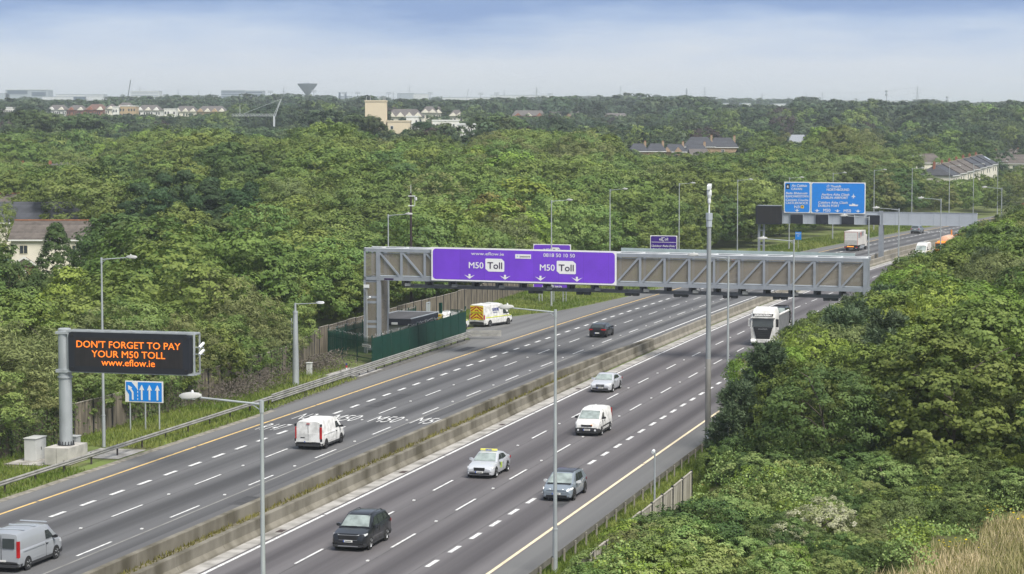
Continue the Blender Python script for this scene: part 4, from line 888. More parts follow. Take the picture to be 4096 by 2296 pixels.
    for s in (-1, 1):
        for y_, z_ in [c['mirror']]:
            g = MB(); g.loft([[(s*(hw-.05), y_, z_), (s*(hw-.05), y_+.08, z_), (s*(hw-.05), y_+.08, z_+.1), (s*(hw-.05), y_, z_+.1)], [(s*(hw+.10), y_-.04, z_), (s*(hw+.10), y_+.12, z_), (s*(hw+.10), y_+.10, z_+.17), (s*(hw+.10), y_-.04, z_+.17)], [(s*(hw+.24), y_-.04, z_+.03), (s*(hw+.24), y_+.06, z_+.03), (s*(hw+.24), y_+.05, z_+.15), (s*(hw+.24), y_-.04, z_+.15)]]); g.build('wing_mirror', c.get('mirm', body_m), t, smooth=True)
        hl = c['head']; g = MB(); ye = f
        (xi, xo, zb, zt, slant) = hl
        g.loft([[(s*xi*hw, c['nose'](xi)+.014, zb), (s*xi*hw, c['nose'](xi)-.02, zb+(zt-zb)*.62)], [(s*(xi+xo)/2*hw, c['nose']((xi+xo)/2)+.016, zb), (s*(xi+xo)/2*hw, c['nose']((xi+xo)/2)-.04, zt-.02)], [(s*xo*hw, c['nose'](xo)+.012, zb+.03), (s*xo*hw, c['nose'](xo)-.10, zt)], [(s*(hw+.012), c['nose'](xo)-slant, zb+.10), (s*(hw+.008), c['nose'](xo)-slant-.03, zt)]], caps=False, closed=False); g.build('headlight', hm, t)
        (xi, xo, zb, zt, back) = c['tail']; g = MB()
        g.loft([[(s*xi*hw, r-.016, zb+.03), (s*xi*hw, r+c.get('rake', .0)-.016, zt)], [(s*xo*hw, r-.014, zb), (s*xo*hw, r+c.get('rake', .0)-.014, zt)], [(s*(hw+.012), r+back, zb+.03), (s*(hw+.012), r+back+c.get('rake', .0), zt)]], caps=False, closed=False); g.build('taillight', tail_m, t)
    gx, gz0, gz1 = c['grille']; endplate('grille', [(-gx*hw, gz0), (gx*hw, gz0), (gx*hw*1.1, gz1), (-gx*hw*1.1, gz1)], f-.012, c.get('grillem', black_plastic), .035)
    lx_, l0, l1 = c['intake']; endplate('lower_intake', [(-lx_*hw, l0), (lx_*hw, l0), (lx_*hw, l1), (-lx_*hw, l1)], f-.012, black_plastic, .03)
    p = endplate('number_plate', [(-.26, c['plate']), (.26, c['plate']), (.26, c['plate']+.115), (-.26, c['plate']+.115)], f+.022, plate_m, .012)
    g = MB(); g.b2(.20, .26, f+.034, f+.040, c['plate']+.002, c['plate']+.113); g.build('blue_band', plate_blue, p)
    g = MB(); g.b2(-.18, .16, f+.034, f+.038, c['plate']+.04, c['plate']+.075); g.build('plate_digits', seal_m, p)
    pr = c['rplate']; p = endplate('number_plate', [(-.26, pr), (.26, pr), (.26, pr+.115), (-.26, pr+.115)], r-.03, plate_m, .012)
    g = MB(); g.b2(-.26, -.20, r-.036, r-.030, pr+.002, pr+.113); g.build('blue_band', plate_blue, p)
    if 'bump' in c:
        b0, b1 = c['bump']; g = MB(); g.loft([section(y, zb, zt, hw*k+.006, 0) for y, zb, zt, k in ((f-.50, .2, b0, 1.0), (f-.12, .2, b0, .97), (f+.012, .24, b0-.03, .88))]); g.build('front_bumper', c['bumpm'], t, smooth=True, auto=.6)
        g = MB(); g.loft([section(y, zb, zt, hw*k+.006, 0) for y, zb, zt, k in ((r+.40, .22, b1, 1.0), (r+.06, .22, b1, .985), (r-.03, .26, b1-.03, .93))]); g.build('rear_bumper', c['bumpm'], t, smooth=True, auto=.6)
        g = MB()
        for s in (-1, 1): g.b2(s*(hw-.03), s*(hw+.006), c['axles'][1]+R*1.2, c['axles'][0]-R*1.2, .22, .36)
        g.build('sill', c['bumpm'], t)
    # door shut lines
    g = MB()
    for y in c.get('shuts', ()):
        for s in (-1, 1): g.b2(s*(hw-.02), s*(hw+.0035), y-.008, y+.008, .34, zB-.06)
    if g.v: g.build('door_gap', seal_m, t)
    g = MB()
    for y in c.get('handles', ()):
        for s in (-1, 1): g.b2(s*(hw-.02), s*(hw+.02), y-.11, y+.07, zB-.17, zB-.13)
    if g.v: g.build('door_handle', c.get('handm', body_m), t)
    return t
def nose(f, sweep): return lambda k: f-sweep*k*k
def car_spec(L, W, H, kind):
    f, r = L/2, -L/2
    if kind == 'suv': return dict(L=L, W=W, belt=1.10, roof=H, tumble=.77, low=[(f, .30, .72, .86), (f-.12, .24, .92, .95), (f-.55, .22, 1.0, 1.0), (f-1.18, .22, 1.09, 1.0), (0, .22, 1.12, 1.0), (r+.7, .22, 1.14, 1.0), (r+.12, .26, 1.12, .97), (r, .40, 1.0, .90)],
        cab=[(f-1.12, 1.07), (f-1.92, H-.05), (f-2.5, H), (r+1.1, H-.03), (r+.50, H-.10), (r+.10, 1.12)], side=[[(f-1.55, 1.14), (f-2.42, 1.14), (f-2.42, H-.14), (f-2.05, H-.15)], [(f-2.50, 1.14), (f-3.38, 1.16), (f-3.40, H-.17), (f-2.50, H-.14)], [(f-3.46, 1.17), (r+.55, 1.24), (r+.80, H-.22), (f-3.47, H-.18)]],
        wr=.36, axles=(f-.92, r+.98), mirror=(f-1.60, 1.06), head=(.46, .92, .76, .93, .34), nose=nose(f, .16), tail=(.62, .95, .90, 1.06, .28), grille=(.52, .62, .86), intake=(.62, .30, .44), plate=.50, rplate=.78, shuts=(f-1.45, f-2.46, f-3.42), handles=(f-2.2, f-3.2))
    if kind == 'hatch': return dict(L=L, W=W, belt=.96, roof=H, tumble=.76, low=[(f, .26, .60, .84), (f-.12, .20, .74, .94), (f-.6, .19, .86, 1.0), (f-1.1, .19, .93, 1.0), (0, .19, .97, 1.0), (r+.6, .20, 1.0, 1.0), (r+.10, .24, .98, .96), (r, .34, .86, .90)],
        cab=[(f-.98, .92), (f-1.80, H-.05), (f-2.3, H), (r+1.0, H-.04), (r+.48, H-.10), (r+.08, .98)], side=[[(f-1.42, 1.0), (f-2.26, 1.0), (f-2.26, H-.13), (f-1.95, H-.14)], [(f-2.34, 1.0), (r+.95, 1.04), (r+.95, H-.17), (f-2.34, H-.13)]],
        wr=.32, axles=(f-.87, r+.78), mirror=(f-1.50, .93), head=(.50, .94, .62, .77, .30), nose=nose(f, .17), tail=(.60, .95, .74, .90, .30), grille=(.46, .56, .64), intake=(.70, .26, .40), plate=.42, rplate=.52, shuts=(f-1.3, f-2.3, f-3.2), handles=(f-2.1, f-3.0))
    if kind == 'saloon': return dict(L=L, W=W, belt=.93, roof=H, tumble=.74, low=[(f, .26, .62, .84), (f-.12, .20, .74, .94), (f-.6, .19, .84, 1.0), (f-1.2, .19, .91, 1.0), (0, .19, .95, 1.0), (r+1.0, .20, 1.0, 1.0), (r+.18, .24, 1.0, .95), (r, .34, .88, .88)],
        cab=[(f-1.18, .90), (f-2.02, H-.06), (f-2.55, H), (r+1.55, H-.06), (r+1.25, H-.12), (r+.42, 1.0)], side=[[(f-1.65, .98), (f-2.50, .98), (f-2.50, H-.14), (f-2.16, H-.16)], [(f-2.58, .98), (r+1.10, 1.02), (r+1.42, H-.20), (f-2.58, H-.14)]],
        wr=.33, axles=(f-.86, r+.98), mirror=(f-1.72, .92), head=(.50, .94, .60, .77, .36), nose=nose(f, .20), tail=(.56, .95, .74, .90, .28), grille=(.38, .52, .72), intake=(.74, .28, .42), plate=.38, rplate=.70, shuts=(f-1.5, f-2.55, f-3.45), handles=(f-2.3, f-3.25))
    if kind == 'van': return dict(L=L, W=W, belt=1.14, roof=H, tumble=.84, rearwin=False, low=[(f, .30, .78, .84), (f-.14, .24, .98, .94), (f-.5, .22, 1.10, 1.0), (f-.85, .22, 1.15, 1.0), (0, .22, 1.16, 1.0), (r+.1, .24, 1.16, 1.0), (r, .30, 1.14, .97)],
        cab=[(f-.62, 1.12), (f-1.42, H-.10), (f-1.75, H-.02), (f-2.4, H), (r+.3, H), (r+.06, H-.04), (r+.012, 1.14)], side=[[(f-1.08, 1.20), (f-1.92, 1.20), (f-1.92, H-.32), (f-1.55, H-.33)]],
        wr=.34, axles=(f-.93, r+L-.93-3.25 if False else r+1.0), mirror=(f-1.22, 1.15), head=(.58, .94, .74, 1.0, .38), nose=nose(f, .20), tail=(.86, .97, .75, 1.60, .10), grille=(.42, .70, .84), intake=(.6, .30, .50), plate=.50, rplate=.52, shuts=(f-1.12, f-2.0), handles=(f-1.85,), mirm=black_plastic, handm=black_plastic)
def place(t, s, lat, away): t.location = RP(s, lat); t.rotation_euler = (0, 0, rz_at(s)+(0 if away else math.pi)); return t
black_p, silver_p, white_p, grey_p = paint('black_metallic', (.018, .02, .024), .3), paint('silver_metallic', (.58, .60, .63), .2), paint('white', (.80, .80, .79)), paint('slate_grey', (.23, .27, .31), .15)
# dark SUV
c = car_spec(4.60, 1.86, 1.69, 'suv'); c.update(bump=(.52, .60), bumpm=seal_m, archm=seal_m)
suv = place(build_vehicle('suv', 'dark grey SUV with silver roof rails driving towards the viewer', 'car', c, black_p), 10.0, 1.48, False)
g = MB()
for s in (-1, 1): g.path([(s*.60, .55, 1.66), (s*.60, .35, 1.74), (s*.60, -1.3, 1.73), (s*.60, -1.6, 1.62)], .022, 6)
g.build('roof_rail', M('rail_chrome', (.10, .10, .11), .3, .5), suv)
g = MB(); g.b2(-.55, .55, 2.30, 2.33, .27, .32); g.build('skid_plate', rim_m, suv)
g = MB(); g.b2(-.55, .55, 2.29, 2.318, .86, .885); g.b2(-.5, .5, 2.29, 2.32, .60, .62); g.build('grille_trim', rim_m, suv)
# grey electric hatchback
c = car_spec(4.26, 1.81, 1.55, 'hatch'); c.update(mirm=M('mirror_white', (.6, .62, .62), .3), wr=.35, grille=(.62, .68, .70), grillem=grey_p, head=(.40, .93, .66, .80, .30), low=[(4.26/2, .28, .66, .84), (2.0, .2, .80, .95), (1.5, .2, .92, 1), (1.0, .2, .98, 1), (0, .2, 1.0, 1), (-1.5, .2, 1.02, 1), (-2.03, .24, 1.0, .96), (-2.13, .34, .9, .9)], axles=(2.13-.82, -2.13+.67))
c['cab'] = [(2.13-.72, .96), (2.13-1.66, 1.49), (2.13-2.2, 1.55), (-1.1, 1.52), (-1.65, 1.44), (-2.05, .98)]
hb = place(build_vehicle('hatchback', 'grey electric hatchback with black roof behind a lamp post', 'car', c, grey_p, light_on=True, rim=rim_dark), 28.0, 8.2, False)
g = MB(); g.loft([[(-.60, y, z), (.60, y, z), (.60, y, z+.02), (-.60, y, z+.02)] for y, z in ((.38, 1.515), (0, 1.57), (-1.0, 1.545), (-1.6, 1.47))]); g.build('roof_panel', black_p, hb, smooth=True)
g = MB(); g.loft([[(-.72, y, z), (.72, y, z), (.72, y, z+.015), (-.72, y, z+.015)] for y, z in ((1.50, .965), (1.36, 1.005))]); g.build('scuttle', black_plastic, hb)
g = MB()
for s in (-1, 1): g.poly([(s*.915, -.9, .98), (s*.915, -1.35, .98), (s*.915, .1, .60), (s*.915, .25, .55), (s*.915, -.05, .68)])
g.build('side_decal', M('decal_silver', (.5, .52, .52), .4), hb)
# silver taxi
c = car_spec(4.57, 1.77, 1.46, 'saloon'); tx = place(build_vehicle('taxi', 'silver taxi saloon with a yellow roof sign', 'car', c, silver_p), 35.3, 1.43, False)
g = MB(); g.b2(-.55, .55, -.07, .07, 1.50, 1.61); o = g.build('roof_sign', M('taxi_sign', (.75, .72, .15), .4, emit=(.8, .75, .1), es=.15), tx, bevel=.02)
g = MB(); g.b2(-.2, .2, .07, .076, 1.505, 1.605); g.build('sign_panel', plate_blue, o); g = MB(); put_text(g, 'TAXI', .075, (0, .082, 1.517), (-1, 0, 0), (0, 0, 1), width=.34, bold=.02); g.build('lettering', sign_white, o, normals=False)
g = MB()
for s in (-1, 1): g.b2(s*.88, s*.892, .05, .50, .48, .84)
g.build('door_sticker', M('sticker_green', (.50, .65, .10), .5, 0, .4, 9), tx)
# silver saloon
c = car_spec(4.69, 1.81, 1.44, 'saloon'); c.update(head=(.50, .95, .62, .80, .42), grille=(.36, .50, .72)); ms = place(build_vehicle('saloon_car', 'silver saloon car with chrome grille near the median', 'car', c, silver_p, light_on=False), 82.4, -1.58, False)
g = MB()
for z in (.55, .61, .67): g.b2(-.36, .36, 2.33, 2.372, z, z+.02)
g.lathe([(.11, 0), (.11, .02), (.085, .02), (.085, 0)], (0, 2.36, .62), 14, 'y'); g.bar((0, 2.375, .62), (0, 2.375, .72), .02, .02); g.bar((0, 2.375, .62), (.09, 2.375, .57), .02, .02); g.bar((0, 2.375, .62), (-.09, 2.375, .57), .02, .02); g.build('grille_trim', rim_m, ms)
# black hatchback, seen from behind
c = car_spec(4.26, 1.79, 1.46, 'hatch'); c.update(rplate=.44, tail=(.50, .96, .78, .92, .30)); place(build_vehicle('hatchback', 'black hatchback seen from behind driving under the gantry', 'car', c, paint('deep_black', (.008, .008, .01)), light_on=False, rim=rim_dark), 130.1, -13.5, True)
# far grey SUV from behind
c = car_spec(4.65, 1.88, 1.68, 'suv'); c.update(bump=(.5, .55), bumpm=seal_m); place(build_vehicle('suv', 'silver grey SUV seen from behind beyond the blue sign gantry', 'car', c, paint('steel_grey', (.22, .25, .28), .3)), 371.8, -20.2, True)
# black four by four behind the truck
c = car_spec(4.7, 1.9, 1.88, 'suv'); o = place(build_vehicle('off_road_car', 'black off road car with roof rack behind the white truck', 'car', c, black_p), 150.6, 2.0, False)
g = MB()
for s in (-1, 1): g.path([(s*.66, .55, 1.84), (s*.66, .4, 1.98), (s*.66, -1.7, 1.98), (s*.66, -1.9, 1.8)], .03, 6)
for y in (.3, -.3, -.9, -1.5): g.bar((-.66, y, 1.97), (.66, y, 1.97), .06, .04)
g.build('roof_rack', black_plastic, o)
# small white van
c = car_spec(4.38, 1.81, 1.82, 'van'); f = 2.19; c.update(bump=(.66, .62), bumpm=seal_m, axles=(f-.88, -f+.77), cab=[(f-.66, 1.12), (f-1.55, 1.72), (f-1.9, 1.80), (f-2.4, 1.83), (-f+.4, 1.80), (-f+.1, 1.74), (-f+.015, 1.14)], side=[[(f-1.12, 1.18), (f-1.98, 1.18), (f-1.98, 1.56), (f-1.62, 1.56)]], wr=.31, plate=.42, head=(.60, .95, .78, 1.02, .40))
pv = place(build_vehicle('small_van', 'small white delivery van driving towards the viewer', 'van', c, white_p), 56.1, 3.48, False)
g = MB()
for s in (-1, 1): g.b2(s*.90, s*.915, -1.2, 1.0, .56, .66)
g.build('side_moulding', seal_m, pv); g = MB(); g.b2(-.42, -.30, f-.02, f+.02, .78, .86); g.build('indicator', amber, pv)
g = MB()
for s in (-1, 1): g.lathe([(0, .0), (.07, .0), (.07, .03), (0, .03)], (s*.62, f+.0, .46), 10, 'y')
g.build('fog_lamp', head_m, pv); g = MB(); g.tube((0, .3, 1.82), (0, .2, 2.05), .008, .006, 5); g.build('aerial', black_plastic, pv)
# medium vans
def mid_van(label, s, lat, m, bar, barn, window, rimm):
    c = car_spec(4.95 if bar else 5.0, 1.94, 1.96, 'van'); f = 2.5; c.update(bump=(.60, .58), bumpm=seal_m, axles=(f-.93, -f+.98), wr=.33)
    t = place(build_vehicle('panel_van', label, 'van', c, m, rim=rimm), s, lat, True)
    g = MB(); g.b2(-.008, .008, -f-.004, -f+.02, .62, 1.88); g.build('rear_door_gap', seal_m, t)
    if window:
        for sx in (-1, 1): g = MB(); g.b2(sx*.08, sx*.72, -f-.012, -f+.03, 1.22, 1.72); g.build('rear_window', glass, t)
        g = MB()
        for y in (1.0, -.2, -1.4): g.b2(-.74, .74, y-.05, y+.05, 1.99, 2.03); 
        g.build('roof_bar', steel_pale, t)
    else:
        g = MB(); g.b2(-.12, .12, -f-.02, -f+.02, 1.78, 1.84); g.build('brake_light', tail_m, t)
        g = MB(); g.b2(-.55, -.25, -f-.015, -f, .82, .88); g.build('rear_handle', black_plastic, t)
        for sx in (-1, 1): g = MB(); g.b2(sx*.875, sx*.985, -f-.022, -f+.10, 1.62, 1.80); g.b2(sx*.875, sx*.985, -f-.022, -f+.1, .60, .78); g.build('lamp_surround', black_plastic, t)
    g = MB()
    for sx in (-1, 1): g.bar((sx*.978, .35, 1.02), (sx*.978, -2.0, 1.02), .012, .03); g.bar((sx*.978, .35, .52), (sx*.978, -1.0, .52), .012, .03)
    g.build('side_crease', m, t); return t
mid_van('white panel van seen from behind beside the painted road lettering', 44.8, -13.42, white_p, 0, 0, False, rim_dark)
mid_van('silver panel van with rear windows at the lower left picture edge', .45, -13.35, paint('mid_silver', (.40, .42, .44), .25), 1, 3, True, rim_m)
# maintenance vans with chevron doors
chev_y, chev_r = M('chevron_yellow', (.85, .72, .02), .4, 0, .05), M('chevron_red', (.45, .03, .02), .4, 0, .05)
def high_van(label, s, lat, lab, L=5.6, H=2.45, away=True, chev=True, rz=0.0):
    f = L/2; c = car_spec(L, 2.02, H, 'van')
    c.update(bump=(.60, .62), bumpm=seal_m, belt=1.22, wr=.35, axles=(f-1.0, -f+1.15), tumble=.86, rplate=.66, side=[[(f-1.15, 1.28), (f-2.0, 1.28), (f-2.0, 1.90), (f-1.6, 1.88)]], cab=[(f-.72, 1.18), (f-1.6, H-.42), (f-2.0, H-.12), (f-2.6, H), (-f+.3, H), (-f+.06, H-.05), (-f+.012, 1.2)], mirror=(f-1.3, 1.30), tail=(.90, .985, .85, 1.35, .1))
    t = place(build_vehicle('high_roof_van', label, 'van', c, white_p), s, lat, away); t.rotation_euler.z += rz
    if chev:
        yb = -f-.012; x0, x1, z0, z1 = -.84, .84, .80, H-.14
        for sx in (-1, 1):
            g = MB(); g.b2(sx*.01, sx*.84, yb-.008, yb+.02, z0, z1); d = g.build('rear_door', chev_y, t)
            g = MB()
            for k in range(-3, 6):
                q = [(0.02, z0+.38*k+.62), (0.02, z0+.38*k+.81), (.83, z0+.38*k+.22), (.83, z0+.38*k+.03)]
                q = [(x, min(max(z, z0+.01), z1-.01)) for x, z in q]
                if max(z for x, z in q)-min(z for x, z in q) > .05: g.add([(sx*x, yb-.016, z) for x, z in q], [(0, 1, 2, 3)])
            g.build('red_chevron', chev_r, d)
        g = MB(); g.b2(-.80, .80, yb-.026, yb-.020, 1.52, 1.74); d = g.build('door_band', chev_y, t); g = MB(); put_text(g, 'MOTORWAY MAINTENANCE', .14, (0, yb-.034, 1.56), (1, 0, 0), (0, 0, 1), width=1.5, bold=.02); g.build('lettering', M('olive_ink', (.22, .25, .02), .5), d, normals=False)
    g = MB(); g.b2(1.0, 1.022, -f+.3, f-.5, 1.0, 1.1); g.b2(-1.0, -1.022, -f+.3, f-.5, 1.0, 1.1); g.build('side_stripe', M('stripe_lime', (.72, .78, .1), .5), t)
    if lab:
        g = MB(); put_text(g, lab, .34, (.965, -.55, 1.72), (0, 1, 0), (-.12, 0, 1), width=1.25, bold=.05); g.b2(.975, .985, -1.1, -.25, 1.52, 1.57); g.build('lettering', M('navy_ink', (.02, .04, .25), .5), t, normals=False)
    g = MB()
    for y in (.2, -1.2): g.b2(-.75, .75, y-.04, y+.04, H+.03, H+.07)
    g.build('roof_bar', galv, t); return t
high_van('white maintenance van with red and yellow chevron rear doors on the paved apron', 139.3, -28.55, 'ELMORE', 5.9, 2.5, rz=-.28)
high_van('white maintenance van half hidden behind the green palisade end', 131.8, -31.0, '', 5.0, 2.1, rz=-.30)
# truck
def tr_wheel(t, x, y, R=.5):
    g = MB(); g.lathe([(R*.55, -.16), (R*.96, -.16), (R, -.1), (R, .1), (R*.96, .16), (R*.55, .16)], (0, 0, 0), 22, 'x'); w = g.build('tyre', tyre, t, loc=(x, y, R), smooth=True); g = MB(); g.lathe([(0, -.12), (R*.57, -.15), (R*.57, .15), (0, .12)], (0, 0, 0), 16, 'x'); g.build('rim', rim_m, w)
tk = empty('tipper_truck', 'white tipper truck with tall cab coming out from behind the pines', 'truck'); place(tk, 126.0, 4.85, False)
g = MB(); rings = []
for y, zb, zt, w in ((2.35, .55, 2.2, 1.12), (2.48, .5, 2.15, 1.20), (2.3, .5, 2.9, 1.24)): pass
g.loft([[(-1.2, y, .6), (1.2, y, .6), (1.25, y, 1.6), (1.25, y, 2.6), (1.2, y, zt-.35), (1.05, y, zt), (-1.05, y, zt), (-1.2, y, zt-.35), (-1.25, y, 2.6), (-1.25, y, 1.6)] for y, zt in ((2.30, 2.95), (2.05, 3.45), (1.7, 3.72), (.0, 3.85))]); cab = g.build('cab', white_p, tk, smooth=True, auto=.5, bevel=.03)
g = MB(); g.loft([[(-1.07, 2.31, 1.98), (1.07, 2.31, 1.98), (1.07, 2.36, 1.98), (-1.07, 2.36, 1.98)], [(-1.04, 2.27, 2.8), (1.04, 2.27, 2.8), (1.04, 2.315, 2.8), (-1.04, 2.315, 2.8)]]); g.build('windscreen', glass, cab)
g = MB(); g.loft([[(-1.25, 2.2, z0), (1.25, 2.2, z0), (1.22, 2.5, z0), (-1.22, 2.5, z0)] for z0 in (2.86, 2.94)]); g.build('sun_visor', white_p, cab)
g = MB(); g.loft([[(-.68, 2.31, .75), (.68, 2.31, .75), (.68, 2.40, .75), (-.68, 2.40, .75)], [(-.98, 2.31, 1.93), (.98, 2.31, 1.93), (.98, 2.37, 1.93), (-.98, 2.37, 1.93)]]); g.build('front_grille', black_plastic, cab)
g = MB()
for z in (.9, 1.08, 1.26, 1.44): g.b2(-.66, .66, 2.39, 2.425, z, z+.05)
g.build('grille_bar', seal_m, cab)
g = MB(); put_text(g, 'SCANIA', .17, (0, 2.40, 1.68), (-1, 0, 0), (0, 0, 1), width=.95, bold=.03); g.build('lettering', rim_m, cab, normals=False)
g = MB(); g.add([(-.98, 2.335, 3.02), (.98, 2.335, 3.02), (1.05, 2.20, 3.28), (-1.05, 2.20, 3.28)], [(0, 1, 2, 3)]); nb = g.build('name_board', sign_black, cab)
g = MB(); put_text(g, 'JORDAN MURRAY', .20, (0, 2.34, 3.06), (-1, 0, 0), (0, -.46, .89), width=1.75, bold=.05); g.build('lettering', sign_white, nb, normals=False)
g = MB(); g.b2(-1.25, 1.25, 2.1, 2.42, .35, .74); g.build('bumper', white_p, cab, bevel=.06)
for s in (-1, 1):
    g = MB(); g.b2(s*.72, s*1.18, 2.40, 2.44, .52, .70); g.build('headlight', head_on, tk); g = MB(); g.b2(s*1.32, s*1.55, 2.0, 2.15, 1.95, 2.75); g.bar((s*1.2, 2.05, 2.6), (s*1.4, 2.05, 2.6), .05, .05); g.build('wing_mirror', white_p if s > 0 else black_plastic, tk, bevel=.03)
    g = MB(); g.b2(s*1.245, s*1.265, 1.15, 2.1, 1.95, 2.75); g.build('side_window', glass, tk)
tg = M('tipper_grey', (.23, .24, .25), .5, .1, .25); g = MB()
g.b2(-1.25, -1.19, -6.2, -.2, 1.15, 2.95); g.b2(1.19, 1.25, -6.2, -.2, 1.15, 2.95); g.b2(-1.19, 1.19, -.28, -.2, 1.15, 2.95); g.b2(-1.19, 1.19, -6.2, -6.12, 1.15, 2.75); g.b2(-1.19, 1.19, -6.12, -.28, 1.15, 1.25)
g.build('tipper_body', tg, tk); g = MB(); g.tube((-1.2, -6.2, 3.02), (-1.2, -.2, 3.02), .11, .11, 10); g.build('rolled_cover', white_p, tk)
g = MB(); g.b2(-.45, .45, -6.2, 2.0, .7, 1.05); g.b2(-1.2, 1.2, -.1, 0, .6, 1.1); g.build('chassis', black_plastic, tk)
for y in (1.4, -3.2, -4.6):
    for s in (-1, 1): tr_wheel(tk, s*1.05, y)
# box lorry seen from behind
bx = empty('box_lorry', 'white box lorry seen from behind beyond the toll gantry', 'lorry'); place(bx, 303.6, -17.05, True)
boxw = M('box_panel', (.62, .60, .56), .6, 0, .1, .6); g = MB(); g.b2(-1.25, 1.25, -3.4, 3.0, 1.05, 3.55); b_ = g.build('cargo_box', boxw, bx, bevel=.03)
g = MB(); g.b2(-1.12, 1.12, -3.43, -3.40, 1.12, 3.36); d_ = g.build('rear_shutter', M('shutter_white', (.68, .67, .64), .5, 0, .06), b_); g = MB()
for z in (1.5, 1.95, 2.4, 2.85): g.b2(-1.1, 1.1, -3.436, -3.43, z, z+.02)
g.build('shutter_seam', steel_pale, d_)
g = MB()
for x0, x1, z0, z1 in ((-1.19, -1.15, 1.1, 3.42), (1.15, 1.19, 1.1, 3.42), (-1.19, 1.19, 3.38, 3.42)): g.b2(x0, x1, -3.425, -3.40, z0, z1)
g.build('red_outline', chev_r, b_); g = MB(); g.b2(-1.15, 1.15, -3.5, -3.43, 1.1, 1.95); g.build('tail_lift', M('tail_lift_grey', (.5, .5, .48), .5, .2), b_)
g = MB(); g.b2(1.252, 1.26, -3.2, -1.6, 2.35, 3.3); g.b2(1.252, 1.26, -.6, 1.2, 2.6, 3.4); g.build('side_picture', M('side_print', (.3, .31, .32), .5, 0, .5, 2.5), b_); g = MB(); g.poly([(1.265, -1.5, 3.2), (1.265, -1.0, 2.2), (1.265, -.6, 3.2), (1.265, -1.0, 3.45)]); g.build('side_emblem', chev_r, b_)
g = MB(); g.b2(-.45, .45, -3.4, 3, .6, 1.0); g.b2(-1.2, 1.2, -3.45, -3.3, .55, .85); g.build('chassis', black_plastic, bx); g = MB(); g.b2(-.7, .5, -3.47, -3.45, .75, .9); g.build('orange_marker', amber, bx)
for s in (-1, 1): g = MB(); g.b2(s*.85, s*1.15, -3.48, -3.45, .62, .78); g.build('taillight', tail_m, bx)
g = MB(); g.b2(-1.18, 1.18, 3.1, 4.6, .6, 2.7); g.build('cab', boxw, bx, bevel=.1); g = MB()
for z in (.55, .8): g.b2(1.17, 1.22, -1.2, 2.2, z, z+.12)
g.build('side_guard', steel_pale, bx); g = MB(); g.b2(1.3, 1.5, 4.1, 4.25, 1.7, 2.4); g.build('wing_mirror', black_plastic, bx)
for y in (-1.9, 3.9):
    for s in (-1, 1): tr_wheel(bx, s*1.0, y, .45)
# white van and tanker far away, coming nearer
high_van('white high roof van driving beside the orange tanker truck', 286, -1.6, '', 5.6, 2.5, away=False, chev=False)
tn = empty('tanker_truck', 'orange tanker truck half hidden by bushes beyond the gantry', 'truck'); place(tn, 287, 2.2, False)
orange_p = paint('orange', (.75, .26, .03)); g = MB(); g.b2(-1.22, 1.22, 2.4, 4.2, .6, 2.75); o = g.build('cab', orange_p, tn, bevel=.12); g = MB(); g.b2(-1.1, 1.1, 4.2, 4.23, 1.65, 2.55); g.build('windscreen', glass, o)
g = MB(); g.lathe([(0, -4.4), (.7, -4.35), (1.15, -4.1), (1.22, -3.6), (1.22, 1.4), (1.1, 1.85), (.7, 2.05), (0, 2.1)], (0, 0, 2.55), 24, 'y'); g.build('tank', M('tank_peach', (.72, .45, .30), .35, 0, .08), tn, smooth=True)
g = MB(); g.b2(-.5, .5, -4.4, 4, .6, 1.2); g.build('chassis', black_plastic, tn); g = MB(); g.tube((-.4, -2.5, 3.7), (-.4, -2.5, 4.6), .12, .12, 8); g.bar((-.9, -1, 3.7), (-2.4, -1, 4.0), .12, .12); g.build('suction_boom', orange_p, tn)
g = MB(); g.b2(-.9, .9, 3.4, 3.6, 2.75, 2.95); g.build('beacon_bar', amber, tn)
for y in (3.3, -2.0, -3.3):
    for s in (-1, 1): tr_wheel(tn, s*1.0, y)
rt = empty('red_lorry', 'small red lorry in the far distance above the blue sign gantry beam', 'lorry'); place(rt, 470, -16, True)
g = MB(); g.b2(-1.2, 1.2, -3, 2.5, 1.0, 3.3); g.build('cargo_box', M('brick_red', (.30, .10, .07), .6), rt, bevel=.04); g = MB(); g.b2(-1.1, 1.1, 2.6, 4.2, .6, 2.6); g.build('cab', M('brick_red', (.30, .10, .07), .6), rt, bevel=.08)
for s in (-1, 1): g = MB(); g.b2(s*.7, s*1.1, -3.05, -3.0, .7, .95); g.build('taillight', amber, rt)
g = MB(); g.b2(-1, 1, -3, 3, .5, .98); g.build('chassis', black_plastic, rt)
for y in (-1.8, 3.4):
    for s in (-1, 1): tr_wheel(rt, s*1.0, y, .45)
high_van('white van in the far distance beside the red lorry', 474, -11.5, '', 5.4, 2.4, away=True, chev=False)
c = car_spec(4.6, 1.86, 1.69, 'suv'); place(build_vehicle('suv', 'dark car mostly hidden behind the right end of the toll gantry', 'car', c, black_p), 206, 2.1, False)
